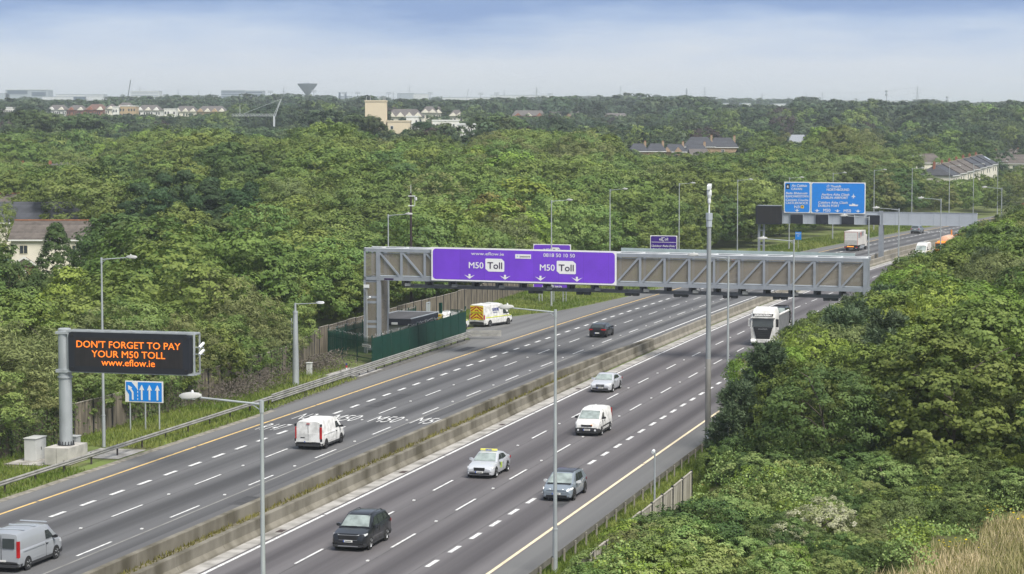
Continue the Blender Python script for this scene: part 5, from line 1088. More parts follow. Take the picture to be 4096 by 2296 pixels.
# worker in high visibility clothes
def person(label, loc, rz):
    me = bpy.data.meshes.new('person'); J = [(0, 0, .95), (0, 0, 1.15), (0, .03, 1.42), (0, .03, 1.52), (0, .05, 1.66), (0, .05, 1.78),
        (.2, .02, 1.42), (.27, .08, 1.15), (.24, .30, .98), (.24, .38, .94), (-.2, .02, 1.42), (-.27, .05, 1.14), (-.25, .22, .92), (-.25, .29, .88),
        (.1, 0, .90), (.12, .06, .50), (.13, -.02, .09), (.13, .14, .04), (-.1, 0, .90), (-.12, .02, .50), (-.14, -.10, .09), (-.14, .06, .04)]
    E = [(0, 1), (1, 2), (2, 3), (3, 4), (4, 5), (2, 6), (6, 7), (7, 8), (8, 9), (2, 10), (10, 11), (11, 12), (12, 13), (0, 14), (14, 15), (15, 16), (16, 17), (0, 18), (18, 19), (19, 20), (20, 21)]
    R_ = [.15, .15, .17, .06, .10, .075, .075, .055, .04, .035, .075, .055, .04, .035, .10, .07, .05, .045, .10, .07, .05, .045]
    me.from_pydata(J, E, []); o = link(bpy.data.objects.new('person', me)); o.location = loc; o.rotation_euler = (0, 0, rz)
    m = o.modifiers.new('skin', 'SKIN'); me.skin_vertices
    for i, v in enumerate(me.skin_vertices[0].data): v.radius = (R_[i], R_[i]*(.75 if i in (0, 1, 2) else 1)); v.use_root = (i == 0)
    o.modifiers.new('sub', 'SUBSURF').levels = 1; o.modifiers['sub'].render_levels = 2
    mt = bpy.data.materials.new('worker_clothes'); mt.use_nodes = True; nt = mt.node_tree; b = nt.nodes['Principled BSDF']; b.inputs['Roughness'].default_value = .8
    tc = nt.nodes.new('ShaderNodeTexCoord'); sp = nt.nodes.new('ShaderNodeSeparateXYZ'); nt.links.new(tc.outputs['Object'], sp.inputs[0])
    mr = nt.nodes.new('ShaderNodeMapRange'); mr.inputs['From Max'].default_value = 2.0; nt.links.new(sp.outputs['Z'], mr.inputs['Value'])
    cr = nt.nodes.new('ShaderNodeValToRGB'); cr.color_ramp.interpolation = 'CONSTANT'; e = cr.color_ramp.elements; e[0].color = (.02, .02, .02, 1); e[1].position = .05; e[1].color = (.05, .05, .07, 1)
    for p, col in ((.47, (.65, .75, .05)), (.755, (.35, .19, .13)), (.85, (.7, .7, .68))): q = e.new(p); q.color = (*col, 1)
    nt.links.new(mr.outputs[0], cr.inputs[0]); nt.links.new(cr.outputs[0], b.inputs['Base Color']); me.materials.append(mt)
    return tag(o, label, 'person')
person('person in yellow high visibility jacket standing beside the second maintenance van', RP(129.6, -29.0), rz_at(130)-.9)
o = empty('road_cutter', 'red and grey walk behind tool at the feet of the worker by the van', 'tool', RP(128.9, -28.6), rz_at(129)+.6); g = MB(); g.box(0, 0, .35, .45, .6, .4); g.build('engine', chev_r, o, bevel=.04); g = MB(); g.bar((.15, -.2, .5), (.15, -.8, 1.0), .04, .04); g.bar((-.15, -.2, .5), (-.15, -.8, 1.0), .04, .04); g.bar((-.17, -.8, 1.0), (.17, -.8, 1.0), .04, .04); g.build('handle', galv, o)
for s in (-1, 1): g = MB(); g.lathe([(0, -.04), (.15, -.04), (.15, .04), (0, .04)], (s*.22, .1, .15), 12, 'x'); g.build('wheel', tyre, o)
# ================================================================ houses and far buildings
tile_brown = stripes(M('brown_roof_tile', (.135, .115, .10), .85, 0, .3, 1.2), 'z', 5.0, (.05, .04, .035), .16, .55)
tile_slate = stripes(M('slate_roof_tile', (.060, .064, .075), .7, 0, .25, 1.2), 'z', 5.0, (.03, .03, .035), .14, .5)
tile_red = M('russet_roof_tile', (.15, .085, .065), .85, 0, .3, 1.2)
tile_far = M('grey_brown_far_roof', (.125, .112, .105), .85, 0, .2, .6)
rend_cream = M('cream_render', (.74, .70, .59), .9, 0, .12, .5); rend_white = M('white_render', (.74, .73, .69), .9, 0, .1, .5); brick = M('buff_brick', (.38, .27, .18), .9, 0, .25, 3); brick_red = M('red_brick', (.30, .12, .075), .9, 0, .25, 3)
ridge_m = M('orange_ridge_tile', (.36, .15, .07), .85, 0, .3, 3); trim_w = M('white_trim', (.75, .75, .73), .6, 0, .06)
solar = stripes(M('solar_panel', (.20, .26, .38), .15, .2, .2, .8), 'x', 1.0, (.6, .62, .64), .06, .9)
def house(nm, label, cat, loc, rz, W, D, hw, hr, wall, roof, hip=0.0, ridge=None, wins=(), chim=(), ground=None, fascia=True, group=None, winm=None):
    """W along local x, D along local y, front at -y, hw wall height, hr ridge height above the walls"""
    t = empty(nm, label, cat, loc, rz, group)
    mb = MB(); b0 = -1.5
    mb.b2(-W/2, W/2, -D/2, D/2, b0, hw)
    if hip < .1: mb.add([(-W/2+.003, -D/2, hw), (-W/2+.003, D/2, hw), (-W/2+.003, 0, hw+hr-.05)], [(0, 1, 2)]); mb.add([(W/2-.003, -D/2, hw), (W/2-.003, D/2, hw), (W/2-.003, 0, hw+hr-.05)], [(0, 1, 2)])
    mb.build('wall', wall, t)
    e = .35; mb = MB(); hx = hip
    A = [(-W/2-e, -D/2-e, hw-.08), (W/2+e, -D/2-e, hw-.08), (W/2+e, D/2+e, hw-.08), (-W/2-e, D/2+e, hw-.08)]; R0, R1 = (-W/2-e+hx, 0, hw+hr), (W/2+e-hx, 0, hw+hr)
    th = .14; up = lambda p: (p[0], p[1], p[2]+th)
    vs = A+[R0, R1]+[up(p) for p in A+[R0, R1]]
    mb.add(vs, [(6, 7, 11, 10), (8, 9, 10, 11), (9, 6, 10), (7, 8, 11), (0, 1, 7, 6), (1, 2, 8, 7), (2, 3, 9, 8), (3, 0, 6, 9), (0, 4, 5, 1), (2, 5, 4, 3), (0, 3, 4), (1, 5, 2)])
    rf = mb.build('roof', roof, t)
    if ridge: mb = MB(); mb.bar((R0[0], 0, hw+hr+th+.04), (R1[0], 0, hw+hr+th+.04), .28, .14); mb.build('ridge', ridge, rf)
    if fascia: mb = MB(); mb.b2(-W/2-e, W/2+e, -D/2-e-.03, -D/2-e, hw-.25, hw-.04); mb.b2(-W/2-e, W/2+e, D/2+e, D/2+e+.03, hw-.25, hw-.04); mb.build('gutter', trim_w, t)
    for x, y, h in chim:
        mb = MB(); mb.b2(x-.35, x+.35, y-.3, y+.3, hw+.4, hw+hr+h); c = mb.build('chimney', brick_red if wall is not brick else brick, rf)
        for dx in (-.15, .15): mb = MB(); mb.tube((x+dx, y, hw+hr+h), (x+dx, y, hw+hr+h+.3), .09, .08, 6); mb.build('chimney_pot', ridge_m, rf)
    for (side, x, z, w, h) in wins:
        fr = MB(); gl = MB()
        if side in 'fb':
            s = -1 if side == 'f' else 1; y = s*D/2
            fr.b2(x-w/2-.07, x+w/2+.07, y, y+s*.05, z-.07, z+h+.07); gl.b2(x-w/2, x-.04, y+s*.05, y+s*.06, z, z+h); gl.b2(x+.04, x+w/2, y+s*.05, y+s*.06, z, z+h)
        else:
            s = -1 if side == 'l' else 1; xx = s*W/2
            fr.b2(xx, xx+s*.05, x-w/2-.07, x+w/2+.07, z-.07, z+h+.07); gl.b2(xx+s*.05, xx+s*.06, x-w/2, x+w/2, z, z+h)
        f_ = fr.build('window', winm or trim_w, t); gl.build('pane', window_glass, f_)
    return t
def gpx(px, Y): return (px-2048)/9060*Y
# cream house on the left
H1 = house('cream_house', 'cream rendered two storey house with brown tiled roof at the left edge', 'house', (gpx(203, 318), 320, 0.7), -.02, 10.4, 7.6, 5.75, 2.35, rend_cream, tile_brown, ridge=ridge_m,
    wins=(('f', -3.45, 3.75, 1.05, 1.1), ('f', 3.9, 3.85, 1.0, 1.0), ('f', -3.4, .9, 1.2, 1.2), ('l', -1.5, 3.2, .4, .7)), chim=(), winm=M('cream_upvc', (.62, .58, .44), .5))
mb = MB(); mb.b2(-4.6, -1.6, -4.9, -3.81, -1, 2.1); po = mb.build('porch', brick_red, H1)
mb = MB(); mb.add([(-4.9, -5.15, 2.05), (-1.3, -5.15, 2.05), (-3.1, -5.15, 3.25), (-4.9, -3.8, 2.05), (-1.3, -3.8, 2.05), (-3.1, -3.8, 3.25)], [(0, 2, 5, 3), (1, 4, 5, 2), (0, 1, 2), (3, 5, 4)]); mb.build('porch_roof', tile_brown, po)
mb = MB(); mb.bar((-4.95, -5.2, 2.05), (-3.1, -5.2, 3.28), .08, .25); mb.bar((-1.25, -5.2, 2.05), (-3.1, -5.2, 3.28), .08, .25); mb.build('barge_board', trim_w, po)
mb = MB(); mb.b2(-3.7, -2.8, -4.96, -4.9, .6, 1.5); mb.build('porch_window', trim_w, po)
H2 = house('slate_house', 'house with dark slate roof and a row of solar panels behind the cream house', 'house', (gpx(120, 352), 354, 1.2), 0.02, 17.5, 8.5, 6.2, 2.9, rend_cream, tile_slate, hip=3.2, wins=(('f', -6, 3.6, 1.0, 1.1),))
mb = MB(); mb.add([(-7.3, -2.05, 7.85), (4.9, -2.05, 7.85), (4.6, -.75, 8.75), (-7.0, -.75, 8.75)], [(0, 1, 2, 3)]); mb.build('solar_panels', solar, H2)
house('brown_roof_house', 'house with brown tiled roof and white gable at the left picture edge', 'house', (gpx(20, 395), 398, 2.0), .35, 10, 9, 5.6, 2.7, rend_white, tile_brown, ridge=ridge_m, wins=(('f', 2, 3.6, 1, 1.1),))
house('side_annex', 'low annex with red ridge tiles at the right of the cream house', 'house', (gpx(372, 322), 323, .7), 0, 3.4, 4.5, 3.0, 1.6, rend_cream, tile_brown, hip=.2, ridge=ridge_m)
house('garden_shed', 'small green garden shed beside the cream house', 'shed', (gpx(12, 318), 319, .7), .1, 2.6, 3.0, 2.1, .7, M('shed_green', (.16, .28, .21), .8, 0, .1), M('shed_roof', (.18, .30, .23), .8, 0, .1), fascia=False)
t = empty('garden_fence', 'reddish brown board fence beside the green shed', 'fence', (gpx(16, 308), 308, .4), .1); mb = MB(); mb.b2(-2, 2.0, -.04, .04, 0, 2.0); mb.build('boards', stripes(M('red_brown_boards', (.20, .085, .05), .85, 0, .2), 'x', 6, (.06, .03, .02)), t)
for x in (-1.9, 0, 1.9): mb = MB(); mb.b2(x-.06, x+.06, .04, .14, 0, 2.1); mb.build('post', wood_rail, t)
# roofs showing in the woods, upper left
for i, (px, Y, W, lab) in enumerate(((40, 560, 11, 'grey roof half hidden in the trees at the far left edge'), (150, 565, 11, 'grey brown roof with red chimney behind trees on the left'), (225, 545, 12, 'house with white edged gable among trees on the left'), (330, 575, 12, 'grey roof with white gables right of the gabled house on the left'))):
    house('estate_house', lab, 'house', (gpx(px, Y), Y, tz(gpx(px, Y), Y)+.6), .5 if i == 2 else .05, W, 8, 5.0, 2.4, brick if i == 2 else rend_white, tile_far, chim=((W*.3, 0, .7),), wins=(('f', 0, 3.4, 1, 1),))
# terrace at the right
terr0, terr1 = Vector((gpx(3735, 600), 600, 0)), Vector((gpx(3925, 692), 692, 0)); dr = (terr1-terr0); ra = math.atan2(dr.y, dr.x)
names = ['nearest', 'second', 'third', 'fourth', 'fifth', 'sixth', 'farthest']
for i in range(7):
    p = terr0+dr*((i+.5)/7); L = dr.length/7; m = tile_slate if i in (0, 4, 5, 6) else tile_brown
    o = house('terraced_house', names[i]+' cream house of the stepped terrace at the right, '+('dark slate roof' if m is tile_slate else 'brown roof'), 'house', (p.x, p.y, 3.75+i*.27), ra, L-.05, 9.2, 5.5, 2.6, rend_cream, m, hip=0.0 if i else 2.0, ridge=M('pale_ridge', (.33, .28, .22), .85), wins=(('f', -2.6, 3.5, 1.3, 1.1), ('f', 2.2, 3.5, 1.3, 1.1), ('f', -2.4, .9, 1.5, 1.3), ('f', 2.2, .9, 1.2, 1.3)), chim=((-L/2+1.2, .2, .9),), group='cream terraced houses at the right')
    if i == 6: mb = MB(); mb.add([(-1, -3.2, 6.75), (2.5, -3.2, 6.75), (2.5, -1.5, 7.72), (-1, -1.5, 7.72)], [(0, 1, 2, 3)]); mb.build('roof_light', M('pale_roof_light', (.6, .66, .72), .2), o)
for i, (px, yr, Y, W, D, rz, mt, wl_, lab) in enumerate(((3692, 614, 700, 10.5, 9, .1, tile_brown, rend_cream, 'semi detached cream house with brown hipped roof and skylights left of the terrace'), (3780, 619, 760, 15, 8, 0, tile_brown, rend_cream, 'brown roofed house with red chimney behind the semi detached house'), (3600, 621, 720, 13, 8, .1, tile_far, rend_cream, 'low brown roof just showing left of the semi detached house'),
        (3930, 606, 800, 18, 8, .05, tile_brown, rend_cream, 'brown roofed house behind the far end of the terrace'), (4040, 621, 780, 13, 9, -.4, tile_brown, rend_cream, 'cream house with brown roof right of the dark tree'), (4070, 596, 900, 34, 9, .0, tile_brown, rend_cream, 'long brown roofed row at the right picture edge'), (4000, 599, 930, 28, 9, 0, tile_brown, rend_cream, 'long roof with red chimneys farther back at the right edge'), (4085, 618, 840, 16, 9, .2, tile_brown, rend_cream, 'brown roof nearest the right picture edge'))):
    x = gpx(px, Y); o = house('estate_house', lab, 'house', (x, Y, CAMH-(yr-506)*Y/9060-8.1), rz, W, D, 5.4, 2.6, wl_, mt, hip=2.5 if i in (0, 4) else 0, chim=((W*.25, 0, .9), (-W*.3, 0, .9)) if i in (1, 3, 5, 6) else (), wins=(('f', -2.4, 3.5, 1.6, 1.1), ('f', 2.3, 3.5, 1.4, 1.1)))
    if i == 0: mb = MB(); mb.add([(-4.2, -3.0, 6.75), (-1.2, -3.0, 6.75), (-1.2, -1.5, 7.6), (-4.2, -1.5, 7.6)], [(0, 1, 2, 3)]); mb.build('roof_light', M('pale_roof_light', (.6, .66, .72), .2), o)
house('white_gable_house', 'small grey roofed white house among trees left of the semi detached house', 'house', (gpx(3515, 760), 760, CAMH-(594-506)*760/9060-7.3), 1.2, 8, 7, 4.6, 2.6, rend_white, M('pale_slate', (.26, .28, .31), .7, 0, .15), chim=((0, 0, .6),))
# slate-roofed houses in the middle distance
for i, (px, yr, Y, W, D, lab, rz) in enumerate(((2552, 575, 700, 5.2, 8, 'leftmost slate roof of the middle distance housing', 0), (2622, 575, 702, 5.4, 8, 'second slate roof from the left with buff chimney', 0), (2698, 577, 704, 6.2, 8, 'third slate roof with dark gable edges', 0), (2782, 578, 706, 6.6, 8, 'fourth slate roof in front of the big skylight roof', 0),
        (2795, 550, 760, 10.2, 9, 'large slate hipped roof with a grid of skylights', -.06), (2888, 552, 765, 10.0, 9, 'large slate hipped roof with a pale roof window', -.06), (2985, 592, 720, 5, 7, 'small slate roof right of the large hipped roofs', .3), (2690, 563, 830, 8, 8, 'long low roof with two skylights behind the slate houses', 0), (2790, 597, 690, 5, 7, 'low grey garage roof in front of the slate houses', .1))):
    x = gpx(px, Y); zr = CAMH-(yr-506)*Y/9060; hr = 3.0 if i in (4, 5) else 2.2; hw_ = 5.6
    o = house('slate_roof_house', lab, 'house', (x, Y, zr-hr-hw_), rz, W, D, hw_, hr, brick, tile_slate if i != 8 else tile_far, hip=2.6 if i in (4, 5) else 1.4 if i < 4 else 0, chim=((W*.4, -.4, .7),) if i < 6 else (), wins=(('f', 0, 3.6, .9, 1.1),), winm=trim_w)
    if i == 4: mb = MB(); mb.add([(-1.6, -2.9, 6.78), (1.2, -2.9, 6.78), (1.6, -1.6, 7.68), (-1.2, -1.6, 7.68)], [(0, 1, 2, 3)]); mb.build('roof_light', stripes(M('skylight_grid', (.62, .66, .68), .2), 'x', 1.3, (.2, .22, .24), .12), o)
    if i == 5: mb = MB(); mb.add([(-.4, -3.2, 6.6), (2.4, -3.2, 6.6), (2.4, -1.9, 7.45), (-.4, -1.9, 7.45)], [(0, 1, 2, 3)]); mb.build('roof_light', M('pale_roof_light', (.6, .66, .72), .2), o)
    if i == 2:
        for gx_ in (-2.6, .8): mb = MB(); mb.add([(gx_-1.2, -4.6, 5.5), (gx_+1.2, -4.6, 5.5), (gx_, -4.6, 7.0), (gx_-1.2, -1.5, 5.5), (gx_+1.2, -1.5, 5.5), (gx_, -1.5, 7.0)], [(0, 1, 2), (0, 2, 5, 3), (1, 4, 5, 2)]); mb.build('gable', brick, o)
house('pale_gabled_house', 'pale grey roofed house with two white dormer gables left of the big cypress', 'house', (gpx(3197, 900), 900, CAMH-(540-506)*900/9060-7.2), .05, 9.5, 9, 4.6, 2.6, M('grey_render', (.34, .33, .31), .9), M('pale_slate', (.26, .28, .31), .7, 0, .15), wins=())
# far buildings: boxes with real storeys
def block(nm, lab, cat, px0, px1, ytop, Y, D, wall, storeys=0, bays=0, base=None, parapet=None, rz=0.0, strip_=None, pitched=None, group=None):
    x0, x1 = gpx(px0, Y), gpx(px1, Y); zt = CAMH-(ytop-506)*Y/9060; z0 = (tz((x0+x1)/2, Y) if base is None else base)-2; W = x1-x0
    t = empty(nm, lab, cat, ((x0+x1)/2, Y+D/2, z0), rz, group); h = zt-z0
    mb = MB(); mb.b2(-W/2, W/2, -D/2, D/2, 0, h); mb.build('wall', wall, t)
    if parapet: mb = MB(); mb.b2(-W/2-.2, W/2+.2, -D/2-.2, D/2+.2, h, h+.5); mb.build('parapet', parapet, t)
    if storeys:
        sh = 3.2; bw = W/bays
        for k in range(storeys):
            z = h-1.0-sh*(k+1)+1.2
            if strip_: mb = MB(); mb.b2(-W/2+.8, W/2-.8, -D/2-.06, -D/2, z, z+1.5); mb.build('window', strip_, t); continue
            for b in range(bays):
                if (b*7+k*3) % 5 == 4: continue
                mb = MB(); xx = -W/2+bw*(b+.5); mb.b2(xx-bw*.28, xx+bw*.28, -D/2-.06, -D/2, z, z+1.6); mb.build('window', window_glass, t)
    if pitched:
        hr = pitched[1]; mb = MB(); e = .6
        mb.add([(-W/2-e, -D/2-e, h), (W/2+e, -D/2-e, h), (W/2+e, D/2+e, h), (-W/2-e, D/2+e, h), (-W/2+pitched[2], 0, h+hr), (W/2-pitched[2], 0, h+hr)], [(0, 1, 5, 4), (2, 3, 4, 5), (1, 2, 5), (3, 0, 4), (3, 2, 1, 0)]); rf = mb.build('roof', pitched[0], t)
        if len(pitched) > 3:
            n = pitched[3]
            for i in range(n):
                gx_ = -W/2+W*(i+.5)/n; mb = MB(); mb.add([(gx_-2.2, -D/2-.9, h-.2), (gx_+2.2, -D/2-.9, h-.2), (gx_, -D/2-.9, h+hr*.55), (gx_, -D/2+3.5, h+hr*.55), (gx_-2.2, -D/2+.5, h-.2), (gx_+2.2, -D/2+.5, h-.2)], [(0, 1, 2), (0, 2, 3, 4), (1, 5, 3, 2)]); mb.build('gable', rend_cream if i % 2 else wall, t)
    return t
far_white = M('far_white_cladding', (.58, .60, .62), .8, 0, .06, .05); far_grey = M('far_grey_cladding', (.34, .38, .43), .8, 0, .08, .05); far_dark = M('far_dark_glazing', (.09, .12, .17), .4, 0, .1, .1); cream_b = M('cream_block_render', (.68, .58, .42), .9, 0, .06, .1); buff_b = M('far_buff_brick', (.45, .33, .20), .9, 0, .1, .3)
o = block('data_centre', 'long grey flat roofed building on the skyline at the far left', 'building', 29, 198, 361, 3500, 40, far_grey, rz=0)
mb = MB(); W = gpx(198, 3500)-gpx(29, 3500); hh = 0
mb.b2(-W/2+2, -2, -20.4, -20.1, 36, 40) if False else None
ztop = CAMH-(361-506)*3500/9060-o.location.z
mb.b2(-W/2+3, W*.02, -20.5, -20.05, ztop-6, ztop-1); mb.b2(W*.12, W/2-3, -20.5, -20.05, ztop-9, ztop-3); mb.build('dark_panel', far_dark, o)
mb = MB(); mb.b2(-W/2, W/2, -20.6, 20.6, ztop, ztop+1); mb.build('parapet', far_white, o)
block('data_hall', 'lower grey hall left of the long skyline building', 'building', -60, 45, 373, 3500, 40, far_grey)
block('office_block', 'white office block with window bands right of the crane on the skyline', 'building', 527, 642, 366, 3000, 25, far_white, 5, 8, strip_=far_grey, parapet=far_white)
block('office_block', 'glass fronted office block on the skyline left of the water tower', 'building', 888, 985, 362, 3000, 30, far_grey, 5, 8, strip_=far_dark, parapet=far_white); block('office_block', 'second glass office block adjoining it nearest the water tower', 'building', 986, 1055, 364, 3000, 30, far_grey, 5, 6, strip_=far_dark, parapet=far_white)
for i, (a, b_, y, Y, m, lab) in enumerate(((175, 300, 388, 2800, far_white, 'low white warehouse below the skyline building at the left'), (300, 345, 388, 2790, far_dark, 'dark fronted warehouse in the row at the left skyline'), (345, 420, 385, 2800, far_white, 'white warehouse right of the dark fronted one'), (230, 420, 379, 3300, far_white, 'long pale roofed warehouse behind the row at the left skyline'), (640, 870, 382, 3600, far_white, 'long pale warehouse line behind trees on the left skyline'),
        (1355, 1405, 386, 3000, far_grey, 'pale building with two dark chimneys on the skyline'), (1590, 1655, 375, 3000, far_grey, 'grey shed left half on the skyline right of the cream tower'), (1655, 1714, 377, 3000, far_white, 'grey shed right half on the skyline'), (1770, 1960, 391, 3200, far_white, 'long pale shed right of the grey shed'), (1962, 2195, 382, 3600, far_white, 'very long pale roof on the skyline under the pylons'), (2890, 2912, 414, 2400, far_white, 'white shed between trees on the right skyline, left one'), (2965, 3000, 414, 2400, far_white, 'white shed between trees on the right skyline, middle one'), (3090, 3140, 416, 2400, far_white, 'white shed between trees on the right skyline, right one'), (3072, 3122, 397, 3300, far_grey, 'dark roofed shed behind the white sheds'), (3370, 3460, 402, 3600, far_white, 'pale warehouse on the right skyline left of the radio mast'), (3540, 3640, 405, 3600, far_white, 'pale warehouse on the right skyline right of the radio mast'))):
    block('warehouse', lab, 'warehouse', a, b_, y, Y, 30, m, parapet=far_grey)
for px in (1361, 1385): mb = MB(); t = empty('chimney_stack', 'dark square stack on the skyline, '+('left' if px < 1370 else 'right')+' one of a pair', 'chimney', (gpx(px, 2980), 2980, 45)); mb.b2(-1.2, 1.2, -1.2, 1.2, 0, 22); mb.build('stack', far_dark, t)
# apartments
for i, (a, b_, y, Y, D, m, st_, ba, rf, lab) in enumerate((
        (5, 72, 432, 1350, 12, rend_white, 2, 8, None, 'flat roofed white apartment block at the far left edge'), (192, 270, 425, 1500, 14, rend_white, 3, 10, (tile_far, 3.2, 3, 2), 'white apartment row with grey roof at the left'), (272, 345, 426, 1500, 14, brick_red, 3, 9, (tile_far, 3.2, 3, 2), 'red brick apartment row with grey roof'), (346, 425, 425, 1480, 14, brick_red, 3, 9, (tile_red, 3.6, 3, 2), 'apartment row with russet roof left of the buff block'),
        (425, 468, 421, 1430, 12, rend_cream, 4, 5, (tile_far, 3.0, 3, 1), 'tall cream gabled apartment block with red brick centre'), (468, 535, 419, 1440, 14, brick_red, 4, 6, (tile_far, 3.6, 3, 2), 'tall red brick apartment block with gables'), (482, 547, 426, 1400, 12, buff_b, 4, 6, None, 'buff brick flat roofed apartment block with white balconies'), (455, 484, 430, 1400, 12, rend_white, 4, 3, None, 'white apartment block at the left of the buff block'),
        (548, 645, 427, 1470, 14, rend_white, 3, 10, (tile_far, 3.4, 3, 3), 'white apartments with grey roof right of the buff block'), (660, 706, 438, 1420, 10, rend_white, 1, 4, None, 'low white flat roofed pavilion among trees'), (700, 790, 432, 1500, 14, rend_cream, 2, 8, (tile_far, 3.6, 3, 3), 'cream gabled houses with grey roofs left of the plane tree'), (790, 905, 432, 1500, 14, buff_b, 2, 10, (tile_far, 3.6, 3, 4), 'long row of buff gabled houses with grey roofs'),
        (1550, 1690, 452, 1150, 14, rend_cream, 2, 10, (tile_far, 3.8, 3, 4), 'cream apartments with grey dormer roof behind the cream tower'), (1688, 1745, 436, 1180, 14, rend_cream, 3, 4, (tile_far, 3.2, 2, 2), 'taller cream gabled apartments right of the dormer row'), (1745, 1763, 437, 1200, 12, rend_cream, 3, 2, (tile_far, 3.2, 2, 1), 'narrow cream gabled block at the right end of the apartments'), (1800, 1852, 449, 1150, 12, rend_cream, 2, 4, (tile_far, 3.0, 2, 2), 'pair of cream houses with grey roofs beyond the white school'), (2050, 2180, 449, 1350, 12, brick_red, 1, 8, (tile_far, 3.2, 2, 3), 'long grey roofed row with small white gables'), (2180, 2330, 451, 1400, 12, brick, 1, 8, (tile_far, 3.0, 2, 4), 'second long grey roofed row with white gables right of the first'), (2400, 2510, 454, 1500, 12, brick_red, 1, 6, (tile_far, 2.6, 2, 2), 'low russet and grey roofs among the haze trees'),
        (1626, 1672, 468, 950, 14, rend_white, 2, 4, None, 'white modern block right of the cream tower'), (1730, 1835, 484, 980, 12, rend_white, 1, 8, None, 'low white modern wing with flat roofs'), (1828, 1900, 499, 800, 16, rend_white, 3, 8, None, 'white school building with dark narrow windows'))):
    block('apartment_block', lab, 'building', a, b_, y+(14 if rf else 0), Y, D, m, st_, ba, pitched=rf, parapet=trim_w if rf is None else None)
o = block('cream_tower', 'plain cream tower block with roof antennas in the middle distance', 'tower block', 1462, 1545, 407, 880, 9, cream_b, parapet=cream_b)
h_ = CAMH-(407-506)*880/9060-o.location.z
for x in (-3.6, -2.1, 1.6, 2.9, 3.3, 3.8): mb = MB(); mb.tube((x, -3, h_+.5), (x, -3, h_+2.2), .12, .10, 6); mb.build('antenna', galv, o)
o = block('cream_hall', 'low cream hall with one window right of the cream tower', 'building', 1551, 1640, 487, 880, 14, cream_b, parapet=cream_b)
mb = MB(); h_ = CAMH-(487-506)*880/9060-o.location.z; mb.b2(-3.2, -2.0, -7.06, -7, h_-2.9, h_-1.6); f_ = mb.build('window', trim_w, o); mb = MB(); mb.b2(-3.1, -2.1, -7.09, -7.06, h_-2.8, h_-1.7); mb.build('pane', window_glass, f_)
# water tower
wt_ = M('water_tower_concrete', (.13, .155, .19), .85, 0, .12, .06); t = empty('water_tower', 'dark inverted cone water tower on the skyline', 'water tower', (gpx(1233, 3300), 3300, 45))
k = 3300/9060; zt_ = CAMH-(336-506)*k-45
mb = MB(); mb.lathe([(2.2, -4), (2.0, zt_-17), (14.4, zt_-1.2), (14.6, zt_), (13, zt_+.3), (0, zt_+.8)], n=36); mb.build('tank', wt_, t, smooth=True, auto=.5)
mb = MB()
for x in (-4, 0, 1.5): mb.b2(x-.5, x+.5, -1, 1, zt_+.8, zt_+2.0)
mb.build('roof_equipment', far_grey, t)
# pylons, masts, cranes
pyl_m = M('pylon_steel', (.40, .43, .47), .7, .1, .1)
def pylon():
    t = empty('electricity_pylon', 'x', 'pylon'); mb = MB(); H = 40
    for sx in (-1, 1):
        for sy in (-1, 1): mb.bar((sx*3, sy*3, 0), (sx*.9, sy*.9, 24), .35, .35); mb.bar((sx*.9, sy*.9, 24), (0, 0, H), .3, .3)
    for z0, w0, z1, w1 in ((2, 2.85, 9, 2.2), (9, 2.2, 16, 1.6), (16, 1.6, 23, 1.0)):
        for s in (-1, 1): mb.bar((-s*w0, -w0, z0), (s*w1, -w1, z1), .2, .2); mb.bar((-s*w0, w0, z0), (s*w1, w1, z1), .2, .2)
    mb.build('tower', pyl_m, t); mb = MB()
    for z, w in ((25, 5), (30, 6), (35, 4)): mb.bar((-w, 0, z), (w, 0, z), .3, .3); mb.bar((-w, 0, z), (0, 0, z+2), .2, .2); mb.bar((w, 0, z), (0, 0, z+2), .2, .2)
    mb.build('cross_arm', pyl_m, t); return t
P0 = pylon(); pts = ((565, 345, 'behind the white office block'), (717, 352, 'right of the white office block'), (1138, 346, 'left of the water tower'), (1575, 364, 'left of the tall pylon over the grey shed'), (1640, 341, 'over the grey shed'), (2017, 359, 'over the long pale roof, left one'), (2146, 344, 'over the long pale roof, right one'), (2480, 342, 'over the middle of the skyline trees'), (2816, 346, 'right of the slim cell mast'), (3045, 370, 'faint, left of the white sheds'), (3221, 374, 'faint, beside the round dark tree'), (3285, 366, 'right of the round dark tree'), (3664, 343, 'tall, on the right skyline'), (3925, 392, 'faint, near the right picture edge'))
PY = []
for i, (px, y, d) in enumerate(pts):
    Y = 3400+(i % 3)*250; o = P0 if i == 0 else dup(P0, (0, 0, 0), 0); zt_ = CAMH-(y-506)*Y/9060; s_ = 1.15 if px == 3664 else 1.0
    o.location = (gpx(px, Y), Y, zt_-40*s_); o.scale = (s_, s_, s_); o.rotation_euler = (0, 0, .25*(i % 4)); o['label'] = 'lattice electricity pylon on the skyline, '+d; o['group'] = 'electricity pylons on the skyline'; PY.append((gpx(px, Y), Y, zt_))
